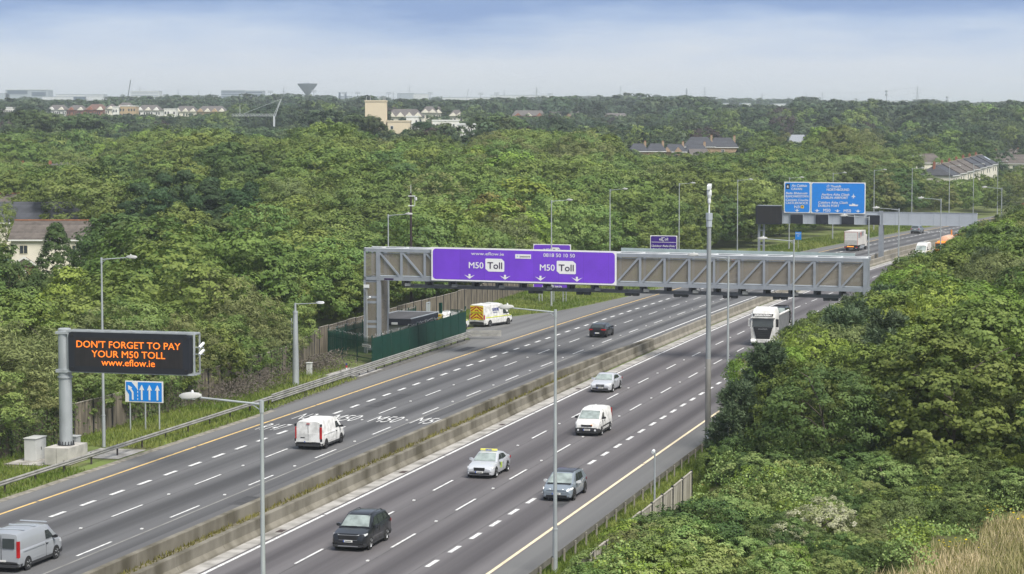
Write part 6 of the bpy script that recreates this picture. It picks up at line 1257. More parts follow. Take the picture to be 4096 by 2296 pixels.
def mast(nm, lab, cat, px, ytop, ybase, Y, head):
    t = empty(nm, lab, cat, (gpx(px, Y), Y, CAMH-(ybase-506)*Y/9060)); h = (ybase-ytop)*Y/9060; mb = MB(); mb.tube((0, 0, -4), (0, 0, h), .5, .35, 6); mb.build('pole', pyl_m, t); mb = MB()
    if head == 'flood':
        for z in (0, 1.6): mb.b2(-3.2, 3.2, -.3, .3, h-z-.5, h-z+.3)
        for x in (-2.4, -.8, .8, 2.4): mb.b2(x-.12, x+.12, -.2, .2, h-2.2, h+.4)
        mb.build('lamp_rack', pyl_m, t)
    elif head == 'cell': mb.lathe([(.5, h-7), (1.1, h-6.5), (1.1, h-1), (.4, h+1), (0, h+1.5)], n=8); mb.build('antenna', pyl_m, t)
    elif head == 'cage':
        for z in (-1, -4.5): mb.lathe([(.6, h+z-1.2), (1.5, h+z-1.2), (1.5, h+z+.8), (.6, h+z+.8)], n=8)
        mb.build('antenna', pyl_m, t)
    elif head == 'lamp': mb.b2(-.8, .3, -.3, .3, h-.3, h); mb.build('lamp_head', white_steel, t)
for px, y, d in ((1085, 365, 'left of the water tower pylon'), (1258, 363, 'just right of the water tower'), (1379, 370, 'over the two dark stacks'), (1432, 370, 'above the cream tower'), (1556, 371, 'right of the cream tower'), (1722, 371, 'beside the tall thin tree'), (1923, 373, 'left of the long pale roof'), (1987, 372, 'over the long pale roof')): mast('floodlight_mast', 'stadium floodlight mast on the skyline '+d, 'mast', px, y, y+28, 2700, 'flood')
mast('floodlight_mast', 'single floodlight mast right of the long pale roof', 'mast', 2200, 374, 400, 2700, 'flood'); mast('floodlight_mast', 'lower floodlight rack among the skyline trees', 'mast', 2301, 392, 415, 2200, 'flood')
mast('cell_mast', 'slim mobile phone mast behind the skyline trees in the middle', 'mast', 2745, 357, 392, 2400, 'cell'); mast('cell_mast', 'tall mobile phone mast on the right skyline', 'mast', 3541, 362, 424, 2400, 'cage'); mast('cell_mast', 'short caged mast on the right skyline', 'mast', 3783, 386, 412, 2400, 'cage'); mast('light_mast', 'tall pale lighting column in the haze at the right', 'mast', 4028, 487, 552, 1250, 'lamp')
for px in (2505, 2693, 3058, 770+30, 848): mast('distant_lamp', {2505: 'thin street lamp in the haze left of the slate houses', 2693: 'thin street lamp above the slate houses', 3058: 'thin street lamp in the haze right of the slate houses', 800: 'thin pole on the left skyline between trees, left one', 848: 'thin pole on the left skyline between trees, right one'}[px], 'lamp post' if px > 2000 else 'mast', px, 528 if px > 2000 else 362, 555 if px > 2000 else 390, 1000 if px > 2000 else 3000, 'lamp')
t = empty('mobile_crane', 'dark crane boom leaning over the left skyline trees', 'crane', (gpx(513, 2600), 2600, CAMH-(390-506)*2600/9060)); k = 2600/9060
mb = MB(); mb.bar((0, 0, -6), (15.6*k, 0, 68*k), .9, .9); mb.build('boom', M('crane_dark', (.10, .11, .13), .6), t); mb = MB(); mb.b2(-3, 3, -2, 2, -8, -5); mb.build('cab', M('crane_dark', (.10, .11, .13), .6), t)
t = empty('mobile_crane', 'pale crane boom on the skyline in the middle', 'crane', (gpx(1865, 2600), 2600, CAMH-(392-506)*2600/9060)); mb = MB(); mb.bar((0, 0, -4), (9.6*k, 0, 36*k), .7, .7); mb.build('boom', pyl_m, t); mb = MB(); mb.b2(-3, 3, -2, 2, -6, -3); mb.build('cab', pyl_m, t)
k = 1000/9060; t = empty('tower_crane', 'white luffing tower crane with level jib above the left woods', 'crane', (gpx(1099, 1000), 1000, CAMH-(503-506)*k)); z1 = 39*k; cr_m = M('crane_pale', (.50, .53, .55), .6, 0, .1)
mb = MB(); mb.b2(-.4, .4, -.4, .4, -12, z1); mb.build('mast', cr_m, t); mb = MB()
for i in range(15):
    x0, x1 = 1-i*1.3, 1-(i+1)*1.3; mb.bar((x0, 0, z1), (x1, 0, z1), .18, .18); mb.bar((x0, 0, z1+.8), (x1, 0, z1+.8), .14, .14); mb.bar((x0, 0, z1), (x1, 0, z1+.8), .1, .1)
mb.build('jib', cr_m, t); mb = MB(); mb.bar((.5, 0, z1), (3.2, 0, z1+7.5), .28, .28); mb.bar((-.4, 0, z1), (3.2, 0, z1+7.5), .16, .16); mb.bar((3.2, 0, z1+7.5), (-15*.9, 0, z1+.9), .10, .10); mb.bar((-15, 0, z1), (-15, 0, z1+5), .15, .15); mb.build('a_frame', cr_m, t)
# wires between the pylons
ln = empty('power_line', 'thin overhead power cables between the skyline pylons', 'power line', (0, 0, 0)); mb = MB()
PYs = sorted(PY)
for a, b_ in zip(PYs[:-1], PYs[1:]):
    for dz in (2, 11):
        pts_ = [(a[0]+(b_[0]-a[0])*i/8, a[1]+(b_[1]-a[1])*i/8, a[2]+(b_[2]-a[2])*i/8-dz-16*(i/8)*(1-i/8)) for i in range(9)]; mb.path(pts_, .09, 3)
mb.build('cable', M('cable_grey', (.30, .32, .35), .6), ln)
# ================================================================ vegetation
def leaf_mat(name, lo, hi, trans=.22, rough=.6, bright=(.85, 1.18)):
    m = bpy.data.materials.new(name); m.use_nodes = True; nt = m.node_tree; n = nt.nodes; l = nt.links; b = n['Principled BSDF']; out = n['Material Output']
    b.inputs['Roughness'].default_value = rough; b.inputs['Specular IOR Level'].default_value = .25
    at = n.new('ShaderNodeAttribute'); at.attribute_name = 'tint'
    cr = n.new('ShaderNodeValToRGB'); e = cr.color_ramp.elements; e[0].color = (*lo, 1); e[1].color = (*hi, 1); l.new(at.outputs['Fac'], cr.inputs[0])
    oi = n.new('ShaderNodeObjectInfo'); hs = n.new('ShaderNodeHueSaturation')
    mr = n.new('ShaderNodeMapRange'); mr.inputs['To Min'].default_value = bright[0]; mr.inputs['To Max'].default_value = bright[1]; l.new(oi.outputs['Random'], mr.inputs['Value']); l.new(mr.outputs[0], hs.inputs['Value'])
    m1 = n.new('ShaderNodeMath'); m1.operation = 'MULTIPLY'; m1.inputs[1].default_value = 7.31; l.new(oi.outputs['Random'], m1.inputs[0]); m2 = n.new('ShaderNodeMath'); m2.operation = 'FRACT'; l.new(m1.outputs[0], m2.inputs[0])
    m3 = n.new('ShaderNodeMapRange'); m3.inputs['To Min'].default_value = .475; m3.inputs['To Max'].default_value = .515; l.new(m2.outputs[0], m3.inputs['Value']); l.new(m3.outputs[0], hs.inputs['Hue'])
    l.new(cr.outputs[0], hs.inputs['Color']); l.new(hs.outputs[0], b.inputs['Base Color'])
    tl = n.new('ShaderNodeBsdfTranslucent'); l.new(hs.outputs[0], tl.inputs['Color']); mx = n.new('ShaderNodeMixShader'); mx.inputs[0].default_value = trans
    l.new(b.outputs[0], mx.inputs[1]); l.new(tl.outputs[0], mx.inputs[2]); l.new(mx.outputs[0], out.inputs[0]); return m
LM = dict(broad=leaf_mat('leaf_broad', (.085, .142, .028), (.205, .275, .064)), ash=leaf_mat('leaf_ash', (.104, .178, .040), (.245, .330, .094)), willow=leaf_mat('leaf_willow', (.108, .138, .044), (.245, .278, .105)),
    dark=leaf_mat('leaf_dark', (.050, .092, .024), (.120, .180, .050)), conifer=leaf_mat('leaf_conifer', (.030, .066, .026), (.070, .125, .048), .15), pine=leaf_mat('leaf_pine', (.060, .100, .048), (.130, .185, .095), .15), lime=leaf_mat('leaf_lime', (.145, .235, .030), (.300, .400, .080)),
    birch=leaf_mat('leaf_birch', (.105, .140, .036), (.215, .250, .085)), yellow=leaf_mat('leaf_yellowing', (0.153, 0.180, 0.037), (0.270, 0.252, 0.073)), bramble=leaf_mat('leaf_bramble', (0.127, 0.207, 0.049), (0.322, 0.395, 0.137)), dry=leaf_mat('dry_weed', (0.090, 0.077, 0.061), (0.198, 0.171, 0.146)),
    far=leaf_mat('leaf_far', (.040, .074, .042), (.098, .140, .070), .2, bright=(.6, 1.4)), mid=leaf_mat('leaf_mid', (.058, .100, .040), (.130, .185, .070), .2, bright=(.65, 1.3)), mdark=leaf_mat('leaf_mid_dark', (.032, .062, .032), (.080, .122, .056), .2, bright=(.7, 1.3)), cream=leaf_mat('cream_blossom', (0.198, 0.252, 0.085), (0.495, 0.495, 0.366), .2), copper=leaf_mat('leaf_copper', (.035, .028, .026), (.075, .058, .050)))  # far leaf bluer than the near ones: distance haze mixed into its colour
bark = M('bark', (.10, .085, .065), .95, 0, .35, 3, (1, 1, .3))
def leaf_mesh(name, C, Nn, size, aspect, mat, tint, fold=.25):
    """many small folded leaf faces; C centres, Nn normals, size per leaf"""
    n = len(C); r = RNG.normal(size=(n, 3)); U = np.cross(Nn, r); U /= np.linalg.norm(U, axis=1)[:, None]+1e-9; Vv = np.cross(Nn, U)
    su = (size*.5)[:, None]; sv = (size*.5*aspect)[:, None]; lift = Nn*(size*fold*.5)[:, None]
    vs = np.stack([C-U*su, C-Vv*sv+lift*.0+U*su*.1, C+U*su-lift, C+Vv*sv+U*su*.1], 1).reshape(-1, 3)
    me = bpy.data.meshes.new(name); me.vertices.add(4*n); me.vertices.foreach_set('co', vs.ravel()); me.loops.add(4*n); me.loops.foreach_set('vertex_index', np.arange(4*n, dtype=np.int32))
    me.polygons.add(n); me.polygons.foreach_set('loop_start', np.arange(0, 4*n, 4, dtype=np.int32)); me.update(calc_edges=True)
    a = me.attributes.new('tint', 'FLOAT', 'FACE'); a.data.foreach_set('value', np.clip(tint, 0, 1).astype(np.float32)); me.materials.append(mat); return me
def unit(v): return v/(np.linalg.norm(v, axis=-1, keepdims=True)+1e-9)
def crown(name, H, R, base, lobes, subs, per, lsize, mat, shape='round', aspect=.6, lobe_r=(.36, .52), sub_r=.15, seed=0, up=.3):
    """leaves sit in small clumps on the outside of a few big rounded lobes; H total height, R crown radius, base = lowest leaves"""
    global RNG; RNG = np.random.default_rng(seed+100)
    hc = (H-base)/2; zc = base+hc; asp = hc/R
    i = np.arange(lobes)+.5; ph = np.arccos(1-1.72*i/lobes); th = np.pi*(1+5**.5)*i+seed
    d = np.stack([np.cos(th)*np.sin(ph), np.sin(th)*np.sin(ph), np.cos(ph)], 1); d = unit(d+RNG.normal(size=d.shape)*.18)
    lr = R*RNG.uniform(*lobe_r, lobes); rad = RNG.uniform(.50, .74, lobes)
    P = d*rad[:, None]*np.array([R, R, hc])
    if shape == 'cone':
        z = RNG.uniform(0, 1, lobes)**.9; rr = R*(1-z)**.8*RNG.uniform(.5, 1, lobes); P = np.stack([rr*np.cos(th), rr*np.sin(th), -hc+2*hc*z*.95], 1); lr = R*(.18+.26*(1-z)); d = unit(np.stack([np.cos(th), np.sin(th), .25+z], 1))
    if shape == 'dense':
        z = (np.arange(lobes)+.5)/lobes; rr = R*(1-z)**.75*RNG.uniform(.45, .8, lobes); P = np.stack([rr*np.cos(th), rr*np.sin(th), -hc+2*hc*z*.93], 1); lr = R*(.20+.32*(1-z)); d = unit(np.stack([np.cos(th), np.sin(th), .3+z], 1))
    if shape == 'column': P[:, :2] *= (1-.35*np.clip(P[:, 2:]/hc, -1, 1))
    if shape == 'flat': P[:, 2] = hc*.3+P[:, 2]*.5
    sd = unit(RNG.normal(size=(lobes, subs, 3))+d[:, None]*.65+np.array([0, 0, .25]))
    Q = P[:, None]+sd*lr[:, None, None]*RNG.uniform(.82, 1.1, (lobes, subs, 1))*np.array([1, 1, .85 if shape != 'cone' else .45])
    Qf = Q.reshape(-1, 3); own = np.repeat(np.arange(lobes), subs)
    dist = np.linalg.norm((Qf[:, None]-P[None])/np.array([1, 1, .85 if shape != 'cone' else .45]), axis=2)/lr[None]; dist[np.arange(len(Qf)), own] = 9
    ok = dist.min(1) > .78; Qf = Qf[ok]; own = own[ok]; sdf = sd.reshape(-1, 3)[ok]; nQ = len(Qf)
    k = unit(RNG.normal(size=(nQ, per, 3))+sdf[:, None]*.5)*RNG.uniform(.2, 1, (nQ, per, 1))**.5
    sr = R*sub_r*RNG.uniform(.6, 1.45, nQ); k[:, :, 2] *= .7
    if shape == 'cone': k[:, :, 2] -= .3*np.hypot(k[:, :, 0], k[:, :, 1])
    C = (Qf[:, None]+k*sr[:, None, None]).reshape(-1, 3); C[:, 2] += zc
    N_ = unit(np.repeat(sdf, per, 0)*.75+k.reshape(-1, 3)*.75+np.array([0, 0, up])+RNG.normal(size=C.shape)*.30)
    lt = RNG.uniform(.25, .75, lobes)
    tint = np.repeat(lt[own]+RNG.normal(size=nQ)*.16, per)+RNG.normal(size=len(C))*.14
    size = lsize*RNG.uniform(.6, 1.3, len(C)); keep = C[:, 2] > .05
    return leaf_mesh(name, C[keep], N_[keep], size[keep], aspect, mat, tint[keep])
def trunk_mesh(name, H, base, R, r0, seed=0):
    rnd = random.Random(seed); mb = MB(); top = base+(H-base)*.68; pts = [(0, 0, -.5)]; n = 5
    for i in range(1, n+1): pts.append((rnd.uniform(-.12, .12)*i*.5, rnd.uniform(-.12, .12)*i*.5, top*i/n))
    for i in range(n): mb.tube(pts[i], pts[i+1], r0*(1-.17*i), r0*(1-.17*(i+1)), 6, False)
    for i in range(7):
        p = Vector(pts[2+i % 4]); a = rnd.uniform(0, 6.28); L = R*rnd.uniform(.5, .9); q = p+Vector((L*math.cos(a)*.45, L*math.sin(a)*.45, L*.4)); e_ = q+Vector((L*math.cos(a+.4)*.3, L*math.sin(a+.4)*.3, L*.12))
        mb.tube(p, q, r0*.35, r0*.22, 5, False); mb.tube(q, e_, r0*.22, r0*.08, 5, False)
    o = mb.build(name, bark, smooth=True); me = o.data; bpy.data.objects.remove(o); return me
PROTO = {}
def proto(kind, idx, H, R, base, lobes, subs, per, lsize, mat, r0=.16, **k):
    PROTO.setdefault(kind, []).append((crown('crown', H, R, base, lobes, subs, per, lsize, LM[mat], seed=len(PROTO)*17+idx*5, **k), trunk_mesh('trunk', H, max(base, .5), R, r0, idx+len(PROTO)), H))
for i in range(4): proto('broad', i, 10, 3.7+.2*i, .8, 15+i, 16, 34, .33, 'broad')
for i in range(3): proto('ash', i, 10, 3.5+.2*i, 1.0, 20, 13, 32, .34, 'ash', aspect=.40, lobe_r=(.28, .44))
for i in range(3): proto('willow', i, 9, 3.7, .3, 22, 13, 30, .32, 'willow', aspect=.30, lobe_r=(.26, .46))
for i in range(2): proto('dark', i, 10, 3.5, .6, 15, 16, 34, .33, 'dark')
for i in range(2): proto('conifer', i, 11, 3.0, .2, 34, 9, 30, .42, 'conifer', shape='cone', aspect=.28, up=.3)
for i in range(2): proto('birch', i, 11, 2.6, .5, 22, 12, 30, .28, 'birch', shape='column', aspect=.5, lobe_r=(.30, .46))
for i in range(2): proto('lime', i, 9, 3.4, .6, 16, 15, 34, .34, 'lime')
proto('yellow', 0, 9, 3.2, .8, 17, 15, 32, .32, 'yellow')
proto('holly', 0, 9, 3.5, .1, 40, 20, 32, .28, 'dark', shape='dense', sub_r=.12)
for kk, mm in (('near_shrub_dark', 'dark'), ('near_shrub_lime', 'lime'), ('near_shrub_olive', 'willow')): proto(kk, 0, 3.2, 2.3, .05, 14, 18, 40, .15, mm, sub_r=.13, up=.1)
proto('pale_shrub', 0, 3.2, 2.4, .05, 14, 18, 40, .16, 'cream', sub_r=.13)
for i in range(2): proto('near_broad', i, 8, 3.5, .2, 22, 24, 40, .19, 'broad', sub_r=.11)
for i in range(2): proto('near_ash', i, 8, 3.2, .2, 24, 22, 38, .21, 'lime', aspect=.36, sub_r=.12, lobe_r=(.28, .44))
for i in range(2): proto('near_maple', i, 9, 4.0, .3, 24, 26, 36, .24, 'broad', aspect=.8, sub_r=.11)
for i in range(2): proto('near_dark', i, 8, 3.6, .2, 22, 24, 40, .19, 'dark', sub_r=.11)
for i in range(2): proto('near_shrub', i, 3.2, 2.2, .05, 14, 18, 40, .16, 'bramble', sub_r=.13)
for i in range(2): proto('near_willow', i, 7, 3.2, .1, 26, 20, 38, .19, 'willow', aspect=.32, sub_r=.12, lobe_r=(.26, .44))
def pine_proto(i, H, R):
    g = np.random.default_rng(50+i); nb = 150; z = g.uniform(.12, 1, nb)**.8; a = g.uniform(0, 2*np.pi, nb); rr = R*(1.02-z)**.6*g.uniform(.35, 1.05, nb); P = np.stack([rr*np.cos(a), rr*np.sin(a), z*H], 1)
    per = 70; d = unit(np.stack([np.cos(a)*.5, np.sin(a)*.5, np.full(nb, .8)], 1)); tpos = g.uniform(0, .75, (nb, per, 1)); C = P[:, None]+d[:, None]*tpos; spray = unit(g.normal(size=(nb, per, 3))+d[:, None]*.9); C = (C+spray*.13).reshape(-1, 3)
    # needles: thin faces whose long axis follows the spray
    S = spray.reshape(-1, 3); N_ = unit(np.cross(S, g.normal(size=S.shape))); W_ = np.cross(S, N_); n = len(C); L = g.uniform(.22, .36, n)[:, None]; w = .045
    vs = np.stack([C-W_*w, C+S*L*.5-W_*w*.6, C+S*L, C+W_*w], 1).reshape(-1, 3); me = bpy.data.meshes.new('crown'); me.vertices.add(4*n); me.vertices.foreach_set('co', vs.ravel()); me.loops.add(4*n); me.loops.foreach_set('vertex_index', np.arange(4*n, dtype=np.int32)); me.polygons.add(n); me.polygons.foreach_set('loop_start', np.arange(0, 4*n, 4, dtype=np.int32)); me.update(calc_edges=True)
    at = me.attributes.new('tint', 'FLOAT', 'FACE'); at.data.foreach_set('value', np.clip(np.repeat(g.uniform(.1, .9, nb), per)+g.normal(size=n)*.15, 0, 1).astype(np.float32)); me.materials.append(LM['pine'])
    PROTO.setdefault('pine', []).append((me, trunk_mesh('trunk', H*1.12, .5, R*.6, .11, i), H))
pine_proto(0, 6.5, 2.2); pine_proto(1, 7, 2.0)
for i in range(3): proto('far', i, 14, 6.6, .3, 14, 10, 12, 1.3, 'far')
proto('far', 3, 16, 3.4, .5, 14, 8, 12, 1.1, 'far', shape='cone')
for i in range(3): proto('mid', i, 14, 5.8, .6, 16, 14, 24, .62, 'mid')
for i in range(2): proto('mid_dark', i, 16, 5.6, .6, 16, 14, 24, .62, 'mdark')
proto('mid_pale', 0, 14, 5.4, .6, 18, 13, 24, .62, 'ash'); proto('mid_copper', 0, 15, 6, .8, 14, 12, 18, .9, 'copper')
proto('poplar', 0, 20, 4.8, 1.5, 34, 12, 26, .55, 'mid', shape='column', lobe_r=(.28, .44)); proto('cypress', 0, 16, 6.5, .2, 46, 13, 26, .50, 'birch', shape='column', lobe_r=(.18, .30), sub_r=.09, aspect=.4); proto('cedar', 0, 15, 8, 3, 26, 12, 22, .6, 'mdark', shape='flat', lobe_r=(.2, .36), aspect=.4)
KD = dict(near_shrub_dark='dark leafy bush', near_shrub_lime='bright green leafy bush', near_shrub_olive='olive leafy bush', holly='dense conical tree', pale_shrub='pale flowering bush', near_dark='dense dark green bushy tree', broad='mid green broadleaf tree', ash='pale green ash tree', willow='olive grey willow', dark='dark green tree', conifer='dark conifer with drooping branches', birch='slim drooping birch', lime='bright yellow green tree', yellow='yellowing tree', near_broad='bushy green tree', near_ash='bright green ash tree', near_maple='broad maple with layered leaves', near_shrub='low leafy bramble bush', near_willow='olive grey willow bush', pine='young blue green pine', mid='broad round tree', mid_dark='dark round tree', mid_pale='pale green round tree', poplar='tall dark poplar', cypress='big dense cypress', cedar='flat topped cedar', mid_copper='copper leaved tree', far='distant tree')
NTREE = [0]
def tree(kind, x, y, h, label, group, wide=1.0, idx=None, z=None, name='tree'):
    P = PROTO[kind]; cm, tm, H = P[(NTREE[0] if idx is None else idx) % len(P)]; NTREE[0] += 1; s = h/H
    t = empty(name, label, 'shrub' if 'shrub' in kind else 'tree', (x, y, tz(x, y) if z is None else z), random.uniform(0, 6.28), group); t.scale = (s*wide, s*wide, s)
    c = link(bpy.data.objects.new('crown', cm)); c.parent = t; k = link(bpy.data.objects.new('trunk', tm)); k.parent = t; return t
def in_view(x, y, z, m=.03):
    if y < 20: return False
    return abs(x/y)*9060 < 2048*(1+m)+60 and y > 95
# ---- right verge: shaped as in the photograph (s, lat, height, kind)
right = []; rr_ = random.Random(3); s = 34.0
while s < 330:
    st_ = float(np.interp(s, [40, 120, 330], [3.9, 4.5, 6.2])); lat = 16.4+rr_.uniform(-.3, .8); row = 0
    while lat < 16+.42*s+34:
        x, y, _ = RP(s+rr_.uniform(-1.2, 1.2), lat)
        if in_view(x, y, 0, .06) and y > 138+.12*(lat-16):
            h = float(np.interp(s, [38, 44, 50, 60, 85, 120, 200, 260, 330], [5.6, 7.2, 8.4, 8.8, 9.2, 9.4, 10.4, 11.2, 10.6]))*rr_.uniform(.80, 1.12)+(lat-16)*.10
            if row == 0: h *= .9
            pl_ = (x-2.0)/y*9060+2048; h = min(h, (CAMH-(np.interp(pl_, [2700, 2800, 2840, 2953, 3180, 3460, 3572, 3640, 3750, 3815, 3850, 3960, 4096], [1900, 1790, 1576, 1408, 1264, 1112, 1026, 1016, 990, 945, 885, 862, 805])-506)*y/9060)*rr_.uniform(.92, 1.04))
            if h < 2.5: h = 2.5
            right.append((x, y, h, s, lat))
        row += 1; lat += st_*rr_.uniform(.85, 1.25)
    s += st_
near_r = sorted(right, key=lambda q: q[1])
hero = ((19.2, 139, 7.6, 'near_dark', 1.15, 'large dense dark bush in the lower right thicket'), (27.6, 140, 9.2, 'near_maple', 1.25, 'large maple with layered leaves near the right edge'), (14.4, 143.5, 5.4, 'pine', 1.2, 'young pine in front of the camera mast'), (16.6, 147, 7.4, 'pine', 1.2, 'second young pine right of the camera mast'), (18.0, 153, 8.2, 'near_ash', 1.0, 'bright green ash behind the pines'), (22.5, 150, 7.6, 'near_broad', 1.1, 'rounded green tree behind the dark bush'), (33, 141, 6.4, 'near_willow', 1.0, 'olive bush at the right picture edge'))
for x, y, h, kd, w_, lab in hero: tree(kd, x, y, h, lab, None, w_)
near_r = [q for q in near_r if all((q[0]-a[0])**2+(q[1]-a[1])**2 > 11 for a in hero)]
for i, (x, y, h, s_, la) in enumerate(near_r):
    v = math.sin(x*.21+1)+math.sin(y*.13)+rr_.uniform(-.9, .9)
    kd = 'near_dark' if v < -1.45 else 'near_broad' if v < -.2 else 'near_willow' if v < .35 else 'near_maple' if v < 1.0 else 'near_ash'
    if rr_.random() < (.22 if la < 24 and s_ < 170 else .08): kd = 'pine'
    px = x/y*9060+2048; where = 'at the road edge beside the camera mast' if la < 20 and s_ < 75 else 'at the road edge below the toll gantry end' if la < 20 and s_ < 150 else 'at the road edge beyond the toll gantry' if la < 20 else 'in the thicket in the lower right' if s_ < 85 and px > 3000 else 'in the thicket right of the white truck' if s_ < 150 else 'in the far thicket at the right edge'
    tree(kd, x, y, h if kd != 'pine' else h*.9, KD[kd]+' '+where, 'trees on the right hand bank', rr_.uniform(.95, 1.2))
# ---- left wood behind the fence
fenceLat = lambda s: float(np.interp(s, [-50, 40, 60, 85, 103, 125, 160, 192, 230, 300, 420, 450, 900], [-32.5, -31.6, -31.1, -31.8, -35.2, -36.2, -37.5, -40.2, -38.5, -33.5, -32.0, -26.5, -26]))
houses_no = [(gpx(203, 318), 312, 8), (gpx(120, 352), 345, 10), (gpx(20, 395), 390, 7), (gpx(60, 320), 318, 6), (gpx(120, 305), 300, 7), (gpx(290, 305), 302, 5), (gpx(120, 330), 328, 8)]
for i in range(7): q = terr0+dr*((i+.5)/7); houses_no.append((q.x, q.y, 7.5))
for px, Y in ((3692, 700), (3780, 760), (4040, 780), (4070, 900), (4000, 930), (3930, 800), (3692, 688), (4040, 768), (3600, 720), (4085, 840), (3515, 760)): houses_no.append((gpx(px, Y), Y, 11))
for px, Y in ((225, 545), (150, 555), (330, 570), (40, 555), (225, 528)): houses_no.append((gpx(px, Y), Y, 9))
for px, Y in ((2552, 700), (2622, 702), (2698, 704), (2782, 706), (2795, 760), (2888, 765), (2985, 720), (2690, 695), (2790, 740), (2880, 742), (2620, 685), (2770, 686)): houses_no.append((gpx(px, Y), Y, 9))
SIGHT = [(-60, 375, 1095, 316), (-60, 350, 885, 350), (-60, 125, 800, 395), (-60, 378, 612, 560), (3650, 3760, 664, 700), (3715, 3800, 668, 640), (3760, 3870, 706, 640), (3850, 3965, 690, 692), (3970, 4060, 666, 780), (3965, 4150, 632, 840), (3500, 3535, 610, 760), (2520, 3000, 592, 770), (3150, 3245, 574, 900), (1462, 1545, 482, 880), (1551, 1640, 526, 880), (1827, 1902, 545, 800),
    (1622, 1675, 492, 950), (1730, 1835, 500, 980), (1545, 1765, 466, 1180), (1800, 1852, 470, 1150), (2050, 2330, 460, 1400), (2400, 2510, 463, 1500), (192, 905, 460, 1500), (0, 72, 452, 1350), (925, 1108, 500, 1000), (-60, 200, 390, 3500), (175, 420, 404, 3300), (525, 642, 391, 3000), (885, 1056, 381, 3000), (1355, 1405, 400, 3000), (1590, 1716, 403, 3000), (1770, 1960, 402, 3200), (1962, 2195, 391, 3600), (2890, 3140, 426, 2400), (3370, 3460, 408, 3600), (3540, 3640, 414, 3600), (3539, 3603, 520, 1250), (1225, 1255, 385, 3300)]
SKYL = ([0, 130, 420, 440, 520, 700, 800, 900, 1050, 1200, 1300, 1400, 1500, 1590, 1700, 1730, 1760, 1850, 1900, 1990, 2060, 2150, 2300, 2420, 2500, 2570, 2660, 2740, 2800, 2900, 3000, 3080, 3230, 3290, 3440, 3560, 3690, 3800, 3900, 4000, 4096],
    [398, 390, 398, 388, 380, 382, 386, 380, 377, 375, 382, 390, 382, 396, 392, 376, 376, 397, 392, 385, 395, 392, 386, 385, 378, 382, 385, 380, 390, 394, 394, 397, 388, 402, 395, 404, 398, 409, 411, 409, 407])
def cap(X_, Y_, half, rnd):
    """tallest a tree may be here and still leave the houses and the skyline visible, as in the photograph"""
    z0 = tz(X_, Y_); c = 99.0; a0, a1 = (X_-half)/Y_*9060+2048, (X_+half)/Y_*9060+2048
    for p0, p1, py, Ym in SIGHT:
        if Y_ < Ym and a1 > p0 and a0 < p1: c = min(c, CAMH-(py-506)*Y_/9060-z0)
    if Y_ > 900: c = min(c, CAMH-(np.interp((a0+a1)/2, *SKYL)+rnd.uniform(0, 1)**2*16-506)*Y_/9060-z0)
    return c
wood = []; rw = random.Random(5); yy = 140.0
while yy < 735:
    st_ = float(np.interp(yy, [140, 250, 400, 735], [5.2, 6.3, 7.2, 9.0])); x = -.2262*yy*1.06-3
    while x < .2262*yy*1.06+3:
        X_, Y_ = x+rw.uniform(-.45, .45)*st_, yy+rw.uniform(-.45, .45)*st_; S_, L_ = SLAT(X_, Y_); S_, L_ = float(S_[0]), float(L_[0])
        f_ = fenceLat(S_)
        if L_ < f_-1.6 and S_ > -20 and all((X_-a)**2+(Y_-b_)**2 > c_*c_ for a, b_, c_ in houses_no):
            h = float(np.interp(Y_, [150, 200, 300, 450, 735], [8.5, 9.3, 9.8, 11.2, 12.0]))*rw.choice((.66, .8, .9, 1.0, 1.08, 1.26))*rw.uniform(.94, 1.06)
            if f_-L_ < 4: h *= .82
            ch = cap(X_, Y_, 2.5, rw)
            if ch < 1.6: x += st_; continue
            h = min(h, ch*rw.uniform(.76, .9))
            if X_ > 78 and 430 < Y_ < 640 and ch < 30: h = min(ch, 13.5)*rw.uniform(.86, .97)
            if Y_ > 545 and -.15 < X_/Y_ < .06: x += st_; continue
            wood.append((X_, Y_, h, S_, f_-L_))
        x += st_
    yy += st_*.92
s_ = 328.0
while s_ < 760:
    l_ = 17.5
    while l_ < 110:
        X_, Y_, _z = RP(s_+rw.uniform(-2, 2), l_+rw.uniform(-1, 1)); l_ += rw.uniform(5, 7.5)
        if in_view(X_, Y_, 0, .04) and all((X_-a)**2+(Y_-b_)**2 > c_*c_ for a, b_, c_ in houses_no): wood.append((X_, Y_, min(rw.uniform(7, 10.5), max(2, cap(X_, Y_, 2.5, rw))), s_, 30))
    s_ += 6.0
wood.sort(key=lambda q: q[1])
s_ = 4.0
while s_ < 100:
    x, y, _z = RP(s_, fenceLat(s_)-rw.uniform(1.0, 1.8))
    if in_view(x, y, 0, .03): tree(rw.choice(('willow', 'willow', 'ash', 'willow', 'broad')), x, y, rw.choice((4.2, 5.0, 5.8, 6.6)), rw.choice(('feathery olive shrub', 'bushy pale green shrub'))+' leaning over the timber fence '+('left of the message sign' if s_ < 34 else 'behind the blue lane sign' if s_ < 62 else 'left of the green compound'), 'shrubs crowding the left timber fence', rw.uniform(1.1, 1.5), name='shrub')
    s_ += rw.uniform(3.2, 5.0)
n_ind = max(30, 300-len(near_r)-70); stuff_pts = []
